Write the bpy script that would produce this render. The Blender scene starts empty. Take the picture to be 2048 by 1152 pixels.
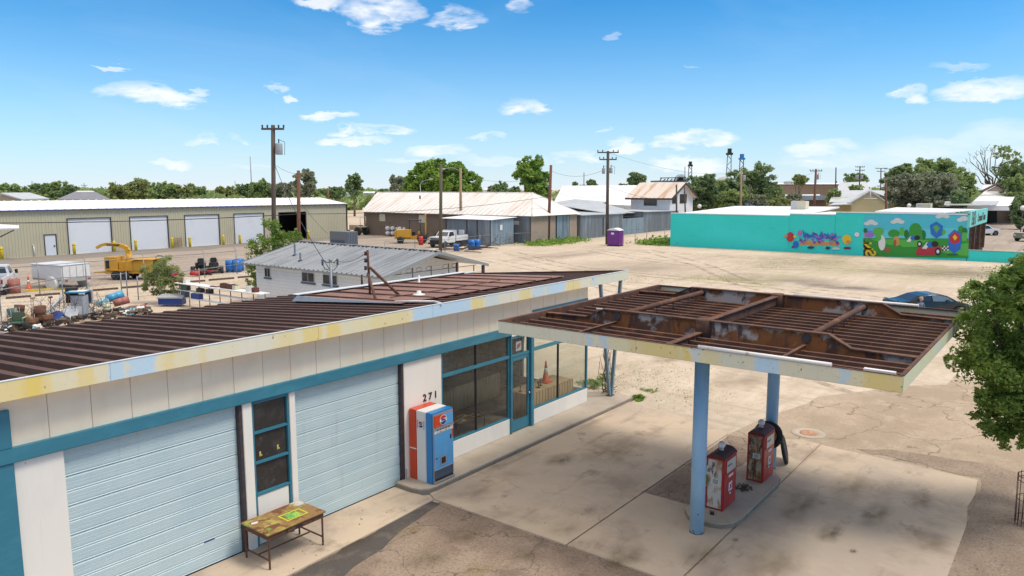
import bpy, bmesh, math, random
import numpy as np
from mathutils import Vector, Matrix
random.seed(7); rng = np.random.default_rng(7)
PI = math.pi
S = bpy.context.scene
COL = S.collection
# ---------------------------------------------------------------- camera
F, CX, CY, YH, VX, H = 1480., 1024., 576., 378., 2170., 7.3
pitch = math.atan((CY-YH)/F); fe = math.hypot(F, CY-YH); hd = math.atan((VX-CX)/fe)
cam = bpy.data.cameras.new('camera'); camo = bpy.data.objects.new('camera', cam); COL.objects.link(camo)
camo.location = (0, 0, H); camo.rotation_euler = (PI/2-pitch, 0, hd-PI/2)
cam.sensor_width = 36; cam.lens = 36*F/2048; cam.clip_start = .1; cam.clip_end = 9000
S.camera = camo
# ---------------------------------------------------------------- light
SUN_EL, SUN_AZ = math.radians(59), math.radians(-64)      # azimuth measured from +X towards +Y
sd = Vector((math.cos(SUN_EL)*math.cos(SUN_AZ), math.cos(SUN_EL)*math.sin(SUN_AZ), math.sin(SUN_EL)))
sun = bpy.data.lights.new('sun', 'SUN'); sun.energy = 1.5; sun.angle = math.radians(16); sun.color = (1, .93, .82)
suno = bpy.data.objects.new('sun', sun); COL.objects.link(suno)
suno.rotation_euler = sd.to_track_quat('Z', 'Y').to_euler()
W = bpy.data.worlds.new('World'); S.world = W; W.use_nodes = True
wn, wl = W.node_tree.nodes, W.node_tree.links
wn.clear()
def wnode(t, **k):
    n = wn.new(t)
    for a, b in k.items(): setattr(n, a, b)
    return n
def wmath(op, a, b=None, c=None, clamp=False):
    n = wn.new('ShaderNodeMath'); n.operation = op; n.use_clamp = clamp
    for i, v in enumerate((a, b, c)):
        if v is None: continue
        if isinstance(v, (int, float)): n.inputs[i].default_value = v
        else: wl.new(v, n.inputs[i])
    return n.outputs[0]
sky = wnode('ShaderNodeTexSky'); sky.sky_type = 'NISHITA'; sky.sun_disc = False
sky.sun_elevation = SUN_EL; sky.sun_rotation = PI/2-SUN_AZ; sky.altitude = 900; sky.air_density = 1.0; sky.dust_density = .7; sky.ozone_density = 3.0
tc = wnode('ShaderNodeTexCoord'); sx = wnode('ShaderNodeSeparateXYZ'); wl.new(tc.outputs['Generated'], sx.inputs[0])
az = wmath('ARCTAN2', sx.outputs[1], sx.outputs[0]); el = wmath('ARCSINE', sx.outputs[2])
mp = wnode('ShaderNodeMapping'); mp.inputs['Scale'].default_value = (1, 1, 3.2); wl.new(tc.outputs['Generated'], mp.inputs[0])
def wnoise(scale, detail=6, rough=.6, dist=0.):
    n = wnode('ShaderNodeTexNoise'); n.inputs['Scale'].default_value = scale; n.inputs['Detail'].default_value = detail
    n.inputs['Roughness'].default_value = rough; n.inputs['Distortion'].default_value = dist; wl.new(mp.outputs[0], n.inputs['Vector']); return n.outputs[0]
n1 = wnoise(16, 7, .62, .25); n2 = wnoise(3.0, 5, .6, .6); n3 = wnoise(9, 5, .55)
# clouds of the day: azimuth, elevation, half width, half height (degrees)
def pxdir(px, py):
    vd = Vector((math.cos(hd)*math.cos(pitch), math.sin(hd)*math.cos(pitch), -math.sin(pitch)))
    rt = Vector((math.sin(hd), -math.cos(hd), 0)); up = rt.cross(vd)
    return vd + rt*((px-CX)/F) + up*((CY-py)/F)
CL = [(305,190,74,15,1),(762,22,58,25,1),(645,5,45,12,.9),(905,38,48,17,.95),(410,185,30,6,.6),(594,193,16,8,.8),(552,174,18,7,.5),(672,231,42,10,.95),
      (752,263,62,8,1),(715,283,52,8,1),(432,282,36,7,.75),(340,327,32,8,.75),(885,303,58,11,.9),(812,322,55,5,.45),(1050,218,55,12,1),(980,276,36,8,.9),
      (480,338,30,4,.4),(1258,290,38,11,.8),(1383,277,60,17,.95),(1374,328,70,18,.8),(1147,317,45,10,.75),(1215,262,14,5,.5),(1640,298,62,17,.75),
      (1820,186,34,12,.85),(1984,181,60,18,.9),(1925,132,30,8,.35),(2010,265,60,20,.4),(218,130,30,5,.6),(1040,8,26,18,.6),(1235,68,10,6,.3),(1382,140,9,3,.5),(1700,320,90,14,.35),(1900,300,110,22,.4),(1000,320,80,10,.35)]
acc = None
wu = wmath('MULTIPLY', wmath('SUBTRACT', n3, .5), .11); wv = wmath('MULTIPLY', wmath('SUBTRACT', n1, .5), .045)
azw = wmath('ADD', az, wu); elw = wmath('ADD', el, wv)
for px, py, hw, hh, amp in CL:
    d = pxdir(px, py); a0 = math.atan2(d.y, d.x); e0 = math.atan2(d.z, math.hypot(d.x, d.y))
    u = wmath('MULTIPLY', wmath('SUBTRACT', azw, a0), 1480/hw); v = wmath('MULTIPLY', wmath('SUBTRACT', elw, e0), 1480/hh)
    r = wmath('ADD', wmath('MULTIPLY', u, u), wmath('MULTIPLY', v, v))
    g = wmath('MULTIPLY', wmath('MULTIPLY', wmath('SUBTRACT', 1.6, r, clamp=True), .85, clamp=True), amp)
    acc = g if acc is None else wmath('MAXIMUM', acc, g)
cl = wmath('MULTIPLY', acc, wmath('MULTIPLY', wmath('SUBTRACT', n1, .30, clamp=True), 3.8, clamp=True), clamp=True)
thin = wmath('MULTIPLY', wmath('SUBTRACT', n2, .47, clamp=True), .9, clamp=True)     # thin veil over the whole sky
low = wmath('MULTIPLY', wmath('SUBTRACT', .34, el, clamp=True), 1/.34)
low = wmath('MULTIPLY', wmath('POWER', low, 2.5), .88)
over = wnode('ShaderNodeMapRange', interpolation_type='SMOOTHSTEP'); over.inputs[1].default_value = .40; over.inputs[2].default_value = .85; over.inputs[4].default_value = .85; wl.new(el, over.inputs[0])
veil = wmath('ADD', wmath('MULTIPLY', thin, .3), low, clamp=True)
sc1 = wnode('ShaderNodeVectorMath', operation='SCALE'); sc1.inputs['Scale'].default_value = 1/6.5; wl.new(sky.outputs[0], sc1.inputs[0])
gm = wnode('ShaderNodeGamma'); gm.inputs['Gamma'].default_value = 1.15; wl.new(sc1.outputs[0], gm.inputs['Color'])
sc2 = wnode('ShaderNodeVectorMath', operation='MULTIPLY'); sc2.inputs[1].default_value = (4.7*.16, 4.7*.98, 4.7*1.30); wl.new(gm.outputs[0], sc2.inputs[0])
mix = wnode('ShaderNodeMix', data_type='RGBA'); wl.new(veil, mix.inputs[0]); wl.new(sc2.outputs[0], mix.inputs[6]); mix.inputs[7].default_value = (5.1, 5.3, 5.75, 1)
mixc = wnode('ShaderNodeMix', data_type='RGBA'); wl.new(cl, mixc.inputs[0]); wl.new(mix.outputs[2], mixc.inputs[6]); mixc.inputs[7].default_value = (6.2, 6.25, 6.4, 1); mix = mixc
# high bright haze overhead, where the softened sun stands (the photograph's shadows are soft)
mix2 = wnode('ShaderNodeMix', data_type='RGBA'); wl.new(over.outputs[0], mix2.inputs[0]); wl.new(mix.outputs[2], mix2.inputs[6]); mix2.inputs[7].default_value = (11.0, 9.8, 8.4, 1)
mix = mix2
bg = wnode('ShaderNodeBackground'); bg.inputs['Strength'].default_value = .12; wl.new(mix.outputs[2], bg.inputs[0])
wo = wnode('ShaderNodeOutputWorld'); wl.new(bg.outputs[0], wo.inputs[0])
S.view_settings.view_transform = 'Standard'; S.view_settings.look = 'None'; S.view_settings.gamma = 1; S.view_settings.use_curve_mapping = False
S.view_settings.exposure = 0.55
S.render.engine = 'CYCLES'
S.cycles.max_bounces = 6; S.cycles.transparent_max_bounces = 10

# ---------------------------------------------------------------- places measured on the ground
def _ray(px, py): return pxdir(px, py)
def atz(px, py, z=0.):
    d = _ray(px, py); t = (z-H)/d.z; return Vector((d.x*t, d.y*t, z))
def aty(px, py, y):
    d = _ray(px, py); t = y/d.y; return Vector((d.x*t, y, H+d.z*t))
def atx(px, py, x):
    d = _ray(px, py); t = x/d.x; return Vector((x, d.y*t, H+d.z*t))
def atd(px, py, dist):
    d = _ray(px, py); f = d.x*math.cos(hd)+d.y*math.sin(hd); t = dist/f; return Vector((d.x*t, d.y*t, H+d.z*t))

# ---------------------------------------------------------------- materials
def mat(name, col, layers=(), rough=.8, metal=0., bump=None, spec=None, emit=None, rlayer=None):
    m = bpy.data.materials.new(name); m.use_nodes = True; nt = m.node_tree; N, L = nt.nodes, nt.links
    p = N['Principled BSDF']; p.inputs['Roughness'].default_value = rough; p.inputs['Metallic'].default_value = metal
    if spec is not None: p.inputs['Specular IOR Level'].default_value = spec
    c4 = lambda c: (c[0], c[1], c[2], 1)
    p.inputs['Base Color'].default_value = c4(col)
    t = N.new('ShaderNodeTexCoord'); cur = None
    def vec(sc):
        mpn = N.new('ShaderNodeMapping'); L.new(t.outputs['Object'], mpn.inputs[0])
        mpn.inputs['Scale'].default_value = sc if isinstance(sc, tuple) else (sc, sc, sc); return mpn.outputs[0]
    def fac(kind, sc, lo, hi, off=0):
        if kind in ('noise', 'fine'):
            n = N.new('ShaderNodeTexNoise'); n.inputs['Detail'].default_value = 7 if kind == 'noise' else 3; n.inputs['Roughness'].default_value = .62
            n.inputs['Scale'].default_value = 1; o = n.outputs[0]
        elif kind == 'crack':
            n = N.new('ShaderNodeTexVoronoi'); n.feature = 'DISTANCE_TO_EDGE'; o = n.outputs['Distance']; n.inputs['Scale'].default_value = 1
        elif kind == 'spot':
            n = N.new('ShaderNodeTexVoronoi'); n.feature = 'F1'; o = n.outputs['Distance']; n.inputs['Scale'].default_value = 1
        elif kind == 'cell':
            n = N.new('ShaderNodeTexVoronoi'); n.feature = 'F1'; n.inputs['Scale'].default_value = 1
            s = N.new('ShaderNodeSeparateColor'); L.new(n.outputs['Color'], s.inputs[0]); o = s.outputs[0]
        elif kind == 'brick':
            n = N.new('ShaderNodeTexBrick'); n.inputs['Scale'].default_value = 1; n.inputs['Mortar Size'].default_value = .012
            n.inputs['Color1'].default_value = n.inputs['Color2'].default_value = (0, 0, 0, 1); n.inputs['Mortar'].default_value = (1, 1, 1, 1)
            n.inputs['Brick Width'].default_value = .4; n.inputs['Row Height'].default_value = .2; o = n.outputs['Color']
        v = vec(sc)
        if kind == 'brick':      # courses run along the wall, whichever way it faces
            sp_ = N.new('ShaderNodeSeparateXYZ'); L.new(v, sp_.inputs[0]); ad = N.new('ShaderNodeMath'); L.new(sp_.outputs[0], ad.inputs[0]); L.new(sp_.outputs[1], ad.inputs[1])
            cb = N.new('ShaderNodeCombineXYZ'); L.new(ad.outputs[0], cb.inputs[0]); L.new(sp_.outputs[2], cb.inputs[1]); v = cb.outputs[0]
        if off:
            a = N.new('ShaderNodeVectorMath'); a.inputs[1].default_value = (off, off*1.7, off*.3); L.new(v, a.inputs[0]); v = a.outputs[0]
        if kind == 'crack':      # warp the cells so that the cracks wander
            w = N.new('ShaderNodeTexNoise'); w.inputs['Scale'].default_value = 2.2; w.inputs['Detail'].default_value = 5; L.new(v, w.inputs['Vector'])
            a = N.new('ShaderNodeVectorMath'); a.operation = 'MULTIPLY_ADD'; L.new(w.outputs['Color'], a.inputs[0]); a.inputs[1].default_value = (.9, .9, .9); L.new(v, a.inputs[2]); v = a.outputs[0]
        L.new(v, n.inputs['Vector'])
        r = N.new('ShaderNodeMapRange'); r.inputs[1].default_value = lo; r.inputs[2].default_value = hi; r.clamp = True; L.new(o, r.inputs[0]); return r.outputs[0]
    for ly in layers:
        kind, sc, lo, hi, c = ly[:5]; amt = ly[5] if len(ly) > 5 else 1.; off = ly[6] if len(ly) > 6 else 0
        f = fac(kind, sc, lo, hi, off)
        if amt != 1:
            mm = N.new('ShaderNodeMath'); mm.operation = 'MULTIPLY'; mm.inputs[1].default_value = amt; L.new(f, mm.inputs[0]); f = mm.outputs[0]
        mx = N.new('ShaderNodeMix'); mx.data_type = 'RGBA'; L.new(f, mx.inputs[0])
        if cur is None: mx.inputs[6].default_value = c4(col)
        else: L.new(cur, mx.inputs[6])
        mx.inputs[7].default_value = c4(c); cur = mx.outputs[2]
    if cur is not None: L.new(cur, p.inputs['Base Color'])
    if bump:
        n = N.new('ShaderNodeTexNoise'); n.inputs['Scale'].default_value = 1; n.inputs['Detail'].default_value = 6; L.new(vec(bump[0]), n.inputs['Vector'])
        b = N.new('ShaderNodeBump'); b.inputs['Strength'].default_value = bump[1]; b.inputs['Distance'].default_value = bump[2] if len(bump) > 2 else .02
        L.new(n.outputs[0], b.inputs['Height']); L.new(b.outputs[0], p.inputs['Normal'])
    if emit:
        p.inputs['Emission Color'].default_value = c4(emit[0]); p.inputs['Emission Strength'].default_value = emit[1]
    return m
def leafmat(name, c1, c2, c3, scale=.6, trans=.25):
    m = mat(name, c1, [('noise', scale, .38, .62, c2), ('fine', scale*9, .5, .7, c3, .8)], rough=.6, spec=.25)
    N, L = m.node_tree.nodes, m.node_tree.links; p = N['Principled BSDF']; out = [n for n in N if n.type == 'OUTPUT_MATERIAL'][0]
    t = N.new('ShaderNodeBsdfTranslucent'); mx = N.new('ShaderNodeMixShader'); mx.inputs[0].default_value = trans
    src = p.inputs['Base Color'].links[0].from_socket; L.new(src, t.inputs[0]); L.new(p.outputs[0], mx.inputs[1]); L.new(t.outputs[0], mx.inputs[2]); L.new(mx.outputs[0], out.inputs[0])
    return m
def glassmat(name, tint, refl=1.0, dirt=.0):
    m = bpy.data.materials.new(name); m.use_nodes = True; N, L = m.node_tree.nodes, m.node_tree.links; N.clear()
    t = N.new('ShaderNodeBsdfTransparent'); t.inputs[0].default_value = (*tint, 1)
    g = N.new('ShaderNodeBsdfGlossy'); g.inputs['Roughness'].default_value = .02
    f = N.new('ShaderNodeLayerWeight'); f.inputs[0].default_value = .5; pw = N.new('ShaderNodeMath'); pw.operation = 'POWER'; pw.inputs[1].default_value = 4.5; L.new(f.outputs['Facing'], pw.inputs[0])
    mu = N.new('ShaderNodeMath'); mu.operation = 'MULTIPLY_ADD'; mu.inputs[1].default_value = .8*refl; mu.inputs[2].default_value = .035*refl; L.new(pw.outputs[0], mu.inputs[0])
    mx = N.new('ShaderNodeMixShader'); L.new(mu.outputs[0], mx.inputs[0]); L.new(t.outputs[0], mx.inputs[1]); L.new(g.outputs[0], mx.inputs[2])
    o = N.new('ShaderNodeOutputMaterial')
    if dirt:
        d = N.new('ShaderNodeBsdfDiffuse'); d.inputs[0].default_value = (.45, .43, .4, 1); nz = N.new('ShaderNodeTexNoise'); nz.inputs['Scale'].default_value = 2.5; nz.inputs['Detail'].default_value = 6
        tc = N.new('ShaderNodeTexCoord'); L.new(tc.outputs['Object'], nz.inputs[0]); r = N.new('ShaderNodeMapRange'); r.inputs[1].default_value = .3; r.inputs[2].default_value = .75; r.inputs[3].default_value = dirt*.35; r.inputs[4].default_value = dirt*1.5
        L.new(nz.outputs[0], r.inputs[0]); m2 = N.new('ShaderNodeMixShader'); L.new(r.outputs[0], m2.inputs[0]); L.new(mx.outputs[0], m2.inputs[1]); L.new(d.outputs[0], m2.inputs[2]); L.new(m2.outputs[0], o.inputs[0])
    else: L.new(mx.outputs[0], o.inputs[0])
    return m
def bandmat(name, base, axis, bands, layers, rough=.55):
    """paint in soft-edged patches along one axis; bands: (from, to, colour, strength) in object space"""
    m = mat(name, base, layers[:1], rough=rough, bump=(14, .1, .01)); N, L = m.node_tree.nodes, m.node_tree.links; p = N['Principled BSDF']
    tc = N.new('ShaderNodeTexCoord'); sp = N.new('ShaderNodeSeparateXYZ'); L.new(tc.outputs['Object'], sp.inputs[0])
    nz = N.new('ShaderNodeTexNoise'); nz.inputs['Scale'].default_value = 5; nz.inputs['Detail'].default_value = 6; nz.inputs['Roughness'].default_value = .7; L.new(tc.outputs['Object'], nz.inputs['Vector'])
    def M(op, a, b, cl=False):
        n = N.new('ShaderNodeMath'); n.operation = op; n.use_clamp = cl
        for i, v in enumerate((a, b)):
            if isinstance(v, (int, float)): n.inputs[i].default_value = v
            else: L.new(v, n.inputs[i])
        return n.outputs[0]
    pos = M('ADD', sp.outputs[axis], M('MULTIPLY', M('SUBTRACT', nz.outputs[0], .5), .38)); cur = p.inputs['Base Color'].links[0].from_socket
    for a, b, c, amt in bands:
        a, b = min(a, b), max(a, b); f = M('MULTIPLY', M('MULTIPLY', M('SUBTRACT', M('ADD', .0, (b-a)/2+.03), M('ABSOLUTE', M('SUBTRACT', pos, (a+b)/2), 0)), 11, True), amt)
        mx = N.new('ShaderNodeMix'); mx.data_type = 'RGBA'; L.new(f, mx.inputs[0]); L.new(cur, mx.inputs[6]); mx.inputs[7].default_value = (*c, 1); cur = mx.outputs[2]
    for kind, sc, lo, hi, c, amt, off in layers[1:]:
        mp2 = N.new('ShaderNodeMapping'); mp2.inputs['Scale'].default_value = sc; mp2.inputs['Location'].default_value = (off, off, off); L.new(tc.outputs['Object'], mp2.inputs[0]); n = N.new('ShaderNodeTexNoise'); n.inputs['Scale'].default_value = 1; n.inputs['Detail'].default_value = 7; n.inputs['Roughness'].default_value = .65; L.new(mp2.outputs[0], n.inputs['Vector'])
        r = N.new('ShaderNodeMapRange'); r.inputs[1].default_value = lo; r.inputs[2].default_value = hi; r.inputs[4].default_value = amt; L.new(n.outputs[0], r.inputs[0])
        mx = N.new('ShaderNodeMix'); mx.data_type = 'RGBA'; L.new(r.outputs[0], mx.inputs[0]); L.new(cur, mx.inputs[6]); mx.inputs[7].default_value = (*c, 1); cur = mx.outputs[2]
    L.new(cur, p.inputs['Base Color']); return m
def stainmat(name, col, amt, scale=3., lo=.22, hi=.72):
    """a soft stain: strongest in the middle of its sheet (object space radius 1), thinning to nothing"""
    m = bpy.data.materials.new(name); m.use_nodes = True; N, L = m.node_tree.nodes, m.node_tree.links; p = N['Principled BSDF']; p.inputs['Base Color'].default_value = (*col, 1); p.inputs['Roughness'].default_value = .85; out = [n for n in N if n.type == 'OUTPUT_MATERIAL'][0]
    tc = N.new('ShaderNodeTexCoord'); ln = N.new('ShaderNodeVectorMath'); ln.operation = 'LENGTH'; L.new(tc.outputs['Object'], ln.inputs[0])
    nz = N.new('ShaderNodeTexNoise'); nz.inputs['Scale'].default_value = scale*.6; nz.inputs['Detail'].default_value = 3.2; nz.inputs['Roughness'].default_value = .45; L.new(tc.outputs['Object'], nz.inputs['Vector'])
    a = N.new('ShaderNodeMapRange'); a.inputs[1].default_value = 1.; a.inputs[2].default_value = .0; a.interpolation_type = 'SMOOTHSTEP'; L.new(ln.outputs['Value'], a.inputs[0]); b = N.new('ShaderNodeMapRange'); b.inputs[1].default_value = lo; b.inputs[2].default_value = hi; L.new(nz.outputs[0], b.inputs[0])
    mu = N.new('ShaderNodeMath'); mu.operation = 'MULTIPLY'; L.new(a.outputs[0], mu.inputs[0]); L.new(b.outputs[0], mu.inputs[1]); m2 = N.new('ShaderNodeMath'); m2.operation = 'MULTIPLY'; m2.inputs[1].default_value = amt*1.35; m2.use_clamp = True; L.new(mu.outputs[0], m2.inputs[0])
    t = N.new('ShaderNodeBsdfTransparent'); mx = N.new('ShaderNodeMixShader'); L.new(m2.outputs[0], mx.inputs[0]); L.new(t.outputs[0], mx.inputs[1]); L.new(p.outputs[0], mx.inputs[2]); L.new(mx.outputs[0], out.inputs[0]); return m
RUST = (.23, .085, .035); DRUST = (.07, .028, .018)
K = {}
K['sand'] = mat('sand', (.53, .445, .355), [('noise', .09, .45, .60, (.465, .385, .30)), ('noise', (.25, 1.1, 1), .5, .66, (.60, .51, .415), .8), ('noise', .55, .55, .70, (.41, .32, .235), .55), ('noise', (.9, .12, 1), .56, .64, (.39, .325, .25), .6, 4.), ('noise', (.10, .75, 1), .58, .66, (.37, .32, .25), .55, 9.), ('fine', 3.2, .50, .70, (.36, .28, .20), .45),
     ('noise', (.035, .12, 1), .60, .68, (.40, .37, .20), .55, 3.), ('fine', 9, .62, .72, (.36, .27, .18), .5), ('spot', 2.2, .10, .03, (.26, .19, .12), .6)], rough=.95, bump=(7, .5, .03), spec=.1)
K['yard'] = mat('yard_paving', (.34, .28, .225), [('noise', (.05, .6, 1), .45, .60, (.29, .235, .19)), ('noise', (.3, .08, 1), .52, .64, (.42, .35, .28), .7), ('noise', (.06, 2.2, 1), .56, .62, (.19, .155, .13), .6), ('noise', .25, .58, .68, (.20, .17, .15), .5)], rough=.95)
K['asphalt_old'] = mat('weathered_asphalt', (.42, .335, .25), [('noise', .35, .44, .58, (.35, .275, .20)), ('noise', 1.3, .53, .68, (.47, .385, .29), .7), ('fine', 12, .50, .66, (.29, .225, .165), .6),
     ('crack', .30, .016, .002, (.19, .14, .10), .75), ('crack', .75, .010, .001, (.24, .18, .13), .45, 4.)], rough=.93, bump=(30, .35, .02), spec=.15)
K['asphalt'] = mat('brown_asphalt', (.25, .185, .140), [('noise', .55, .44, .58, (.32, .245, .185)), ('noise', 1.3, .52, .66, (.165, .12, .092), .8), ('fine', 14, .48, .62, (.17, .125, .10), .55), ('fine', 30, .54, .68, (.42, .34, .26), .6), ('crack', .45, .010, .001, (.09, .07, .055), .7), ('spot', 14, .11, .05, (.40, .33, .26), .5)], rough=.92, bump=(45, .6, .02), spec=.2)
K['tar'] = mat('dark_tar', (.082, .070, .062), [('noise', 1.8, .5, .66, (.15, .122, .10)), ('fine', 60, .58, .75, (.21, .18, .15), .6)], rough=.85, bump=(50, .5, .02))
K['concrete'] = mat('concrete', (.575, .46, .34), [('noise', .22, .44, .56, (.49, .40, .315)), ('noise', .75, .50, .66, (.37, .29, .225), .75), ('noise', (.9, 1.2, 1), .60, .70, (.20, .155, .12), .65, 6.), ('noise', (.35, 2.4, 1), .58, .68, (.33, .25, .19), .5, 2.),
     ('noise', 2.8, .55, .8, (.62, .52, .42), .4), ('fine', 40, .55, .75, (.36, .28, .21), .35), ('crack', .06, .0012, .0003, (.25, .2, .15), .4, 2.3)], rough=.88, bump=(25, .2, .01), spec=.2)
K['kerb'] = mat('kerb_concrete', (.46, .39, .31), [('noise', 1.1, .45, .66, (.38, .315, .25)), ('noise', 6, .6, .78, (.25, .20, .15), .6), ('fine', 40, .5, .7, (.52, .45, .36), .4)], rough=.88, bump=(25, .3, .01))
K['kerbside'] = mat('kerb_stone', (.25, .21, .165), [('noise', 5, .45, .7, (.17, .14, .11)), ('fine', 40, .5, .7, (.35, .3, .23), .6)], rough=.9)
K['white'] = mat('white_wall_paint', (.84, .785, .70), [('noise', (1.2, 1.2, .35), .50, .72, (.74, .69, .63), .8), ('noise', (5, 5, .5), .62, .75, (.55, .48, .40), .35), ('spot', 3.1, .035, .02, (.2, .12, .08), .8)], rough=.6, bump=(12, .08, .01))
K['whitewarm'] = mat('cream_panel_paint', (.88, .755, .58), [('noise', (1.0, 1.0, .4), .48, .66, (.82, .685, .51), .9), ('noise', (.5, .5, .5), .56, .66, (.74, .62, .48), .5, 3.), ('noise', (6, 6, .5), .60, .74, (.50, .42, .33), .4), ('spot', 2.3, .03, .015, (.2, .12, .08), .8)], rough=.6, bump=(12, .08, .01))
K['teal'] = mat('teal_trim_paint', (.035, .185, .26), [('noise', (1.5, 3, 3), .48, .7, (.05, .23, .31)), ('noise', 7, .63, .73, (.13, .29, .34), .6), ('spot', 4, .05, .02, (.16, .10, .07), .6)], rough=.45, bump=(14, .06, .01))
K['door'] = mat('pale_blue_door_paint', (.50, .605, .615), [('noise', (1, 1, .8), .45, .68, (.44, .565, .59)), ('noise', (.7, 4, 9), .60, .72, (.36, .46, .50), .45), ('noise', (3, 3, .45), .58, .70, (.37, .43, .42), .45, 5.), ('spot', 2.7, .022, .012, (.16, .10, .07), .7)], rough=.42, bump=(6, .05, .01))
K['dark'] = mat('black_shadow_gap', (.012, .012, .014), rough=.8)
K['frame'] = mat('dark_bronze_frame', (.05, .04, .045), [('noise', 6, .5, .7, (.10, .06, .05))], rough=.6)
K['roof'] = mat('rusted_brown_roof', (.080, .043, .033), [('noise', .8, .42, .62, (.108, .060, .045)), ('noise', (4, 1, 4), .58, .72, (.15, .085, .065), .7), ('fine', 22, .62, .72, (.23, .16, .13), .35)], rough=.75, bump=(20, .2, .01), spec=.25)
K['roofshaded'] = mat('shade_darkened_roof_pan', (.052, .031, .024), [('noise', 1.3, .45, .66, (.068, .041, .034)), ('fine', 20, .6, .75, (.11, .075, .06), .3)], rough=.85, spec=.2)  # roof brown made darker: shade between the ribs is put into the colour
K['roofpink'] = mat('faded_red_roof_sheet', (.21, .108, .082), [('noise', .9, .42, .65, (.26, .14, .105)), ('noise', (5, .8, 3), .58, .72, (.125, .065, .05), .7)], rough=.7, bump=(14, .15, .01))
K['steel'] = mat('rusted_steel', (.098, .051, .037), [('noise', 1.6, .45, .62, (.145, .076, .053)), ('noise', 4.5, .55, .68, (.25, .10, .04), .8), ('fine', 26, .6, .75, (.05, .03, .026), .6)], rough=.8, bump=(22, .4, .01), spec=.25)
K['girder'] = mat('rust_streaked_girder', (.13, .058, .036), [('noise', (2.0, 2.2, 1.0), .43, .53, (.30, .105, .03)), ('noise', (.8, .9, 1.2), .51, .56, (.50, .43, .38), 1., 5.), ('noise', (3, 3, 1), .56, .62, (.085, .04, .03), .9, 3.)], rough=.85, bump=(20, .4, .01))
K['fascia'] = mat('peeling_yellow_blue_fascia_paint', (.74, .68, .45), [('noise', (.55, .55, .35), .50, .60, (.69, .50, .13), .85), ('noise', (.7, .7, .25), .57, .585, (.42, .60, .76), .95, 7.), ('noise', (2.4, 2.4, .5), .55, .70, (.71, .68, .55), .8, 2.), ('noise', (14, 14, 1.5), .60, .70, (.62, .38, .10), .35),
     ('noise', 9, .67, .70, (.13, .06, .035), .95, 9.)], rough=.55, bump=(14, .1, .01))
K['fasciaend'] = mat('pale_green_peeling_fascia_paint', (.58, .60, .42), [('noise', (2, 2, .6), .48, .66, (.62, .56, .25), .7), ('noise', (1.2, 1.2, .5), .56, .63, (.50, .60, .62), .7, 4.), ('noise', 12, .66, .7, (.13, .06, .035), .9)], rough=.55)
K['fblue'] = mat('sky_blue_fascia_paint', (.44, .63, .80), [('noise', (2, 2, .6), .5, .72, (.56, .66, .68), .6), ('noise', 9, .66, .7, (.62, .42, .12), .6)], rough=.5)
K['flash'] = mat('white_flashing', (.62, .66, .68), [('noise', 2, .55, .66, (.50, .56, .60)), ('noise', 6, .66, .7, (.30, .13, .07), .7)], rough=.45)
K['pipewhite'] = mat('white_pipe', (.72, .70, .68), [('noise', 5, .58, .68, (.35, .2, .15), .6)], rough=.45)
K['column'] = mat('blue_column_paint', (.30, .53, .76), [('noise', (3, 3, 1.2), .46, .66, (.36, .60, .80)), ('noise', 6, .64, .70, (.42, .50, .54), .7), ('spot', 7, .045, .02, (.14, .07, .05), .9)], rough=.42, bump=(9, .12, .01))
K['pumpred'] = mat('faded_red_pump_enamel', (.46, .028, .028), [('noise', 3, .48, .7, (.52, .065, .06)), ('noise', 9, .60, .68, (.16, .025, .02), .7)], rough=.38, bump=(14, .1, .005))
K['pumptop'] = mat('rusty_red_pump_crown', (.14, .035, .028), [('noise', 5, .48, .62, (.10, .035, .025)), ('noise', 14, .58, .66, (.25, .07, .05), .6)], rough=.7, bump=(30, .4, .005))
K['pumpside'] = mat('white_enamel_with_rust', (.62, .60, .55), [('noise', (5, 5, 2.2), .53, .62, (.42, .22, .08)), ('noise', (9, 9, 3), .57, .63, (.10, .045, .022), .9), ('noise', (22, 22, 8), .6, .7, (.55, .38, .18), .5)], rough=.55, bump=(30, .3, .005))
K['pumprust'] = mat('heavily_rusted_enamel', (.45, .36, .24), [('noise', (10, 10, 4), .42, .56, (.28, .12, .04)), ('noise', (14, 14, 5), .5, .58, (.07, .032, .018), .9), ('noise', (26, 26, 9), .62, .7, (.60, .50, .36), .7)], rough=.7, bump=(30, .4, .005))
K['chrome'] = mat('dull_chrome', (.55, .55, .55), rough=.25, metal=1)
K['dial'] = mat('pump_dial_face', (.55, .53, .49), [('noise', 12, .55, .7, (.40, .38, .35))], rough=.3)
K['globe'] = mat('milky_lamp_globe', (.80, .78, .74), [('noise', 12, .6, .75, (.6, .57, .52))], rough=.25)
K['rubber'] = mat('black_rubber', (.022, .022, .024), [('noise', 9, .5, .7, (.045, .042, .04))], rough=.75, bump=(30, .3, .005))
K['yrim'] = mat('worn_yellow_rim', (.42, .31, .05), [('noise', 9, .5, .65, (.25, .20, .06)), ('noise', 18, .6, .68, (.15, .07, .03), .8)], rough=.55)
K['paper'] = mat('white_label', (.75, .74, .71), [('noise', 14, .6, .75, (.6, .57, .5))], rough=.5)
K['ink'] = mat('black_ink', (.018, .018, .022), rough=.5)
K['red'] = mat('signal_red', (.50, .03, .02), rough=.4)
K['vred'] = mat('orange_red_enamel', (.60, .065, .02), rough=.35)
K['vblue'] = mat('bright_blue_enamel', (.02, .20, .50), [('noise', 6, .6, .75, (.05, .26, .55))], rough=.32)
K['vwhite'] = mat('white_enamel', (.72, .71, .69), [('noise', (3, 3, 1), .6, .75, (.62, .60, .57))], rough=.35)
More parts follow.
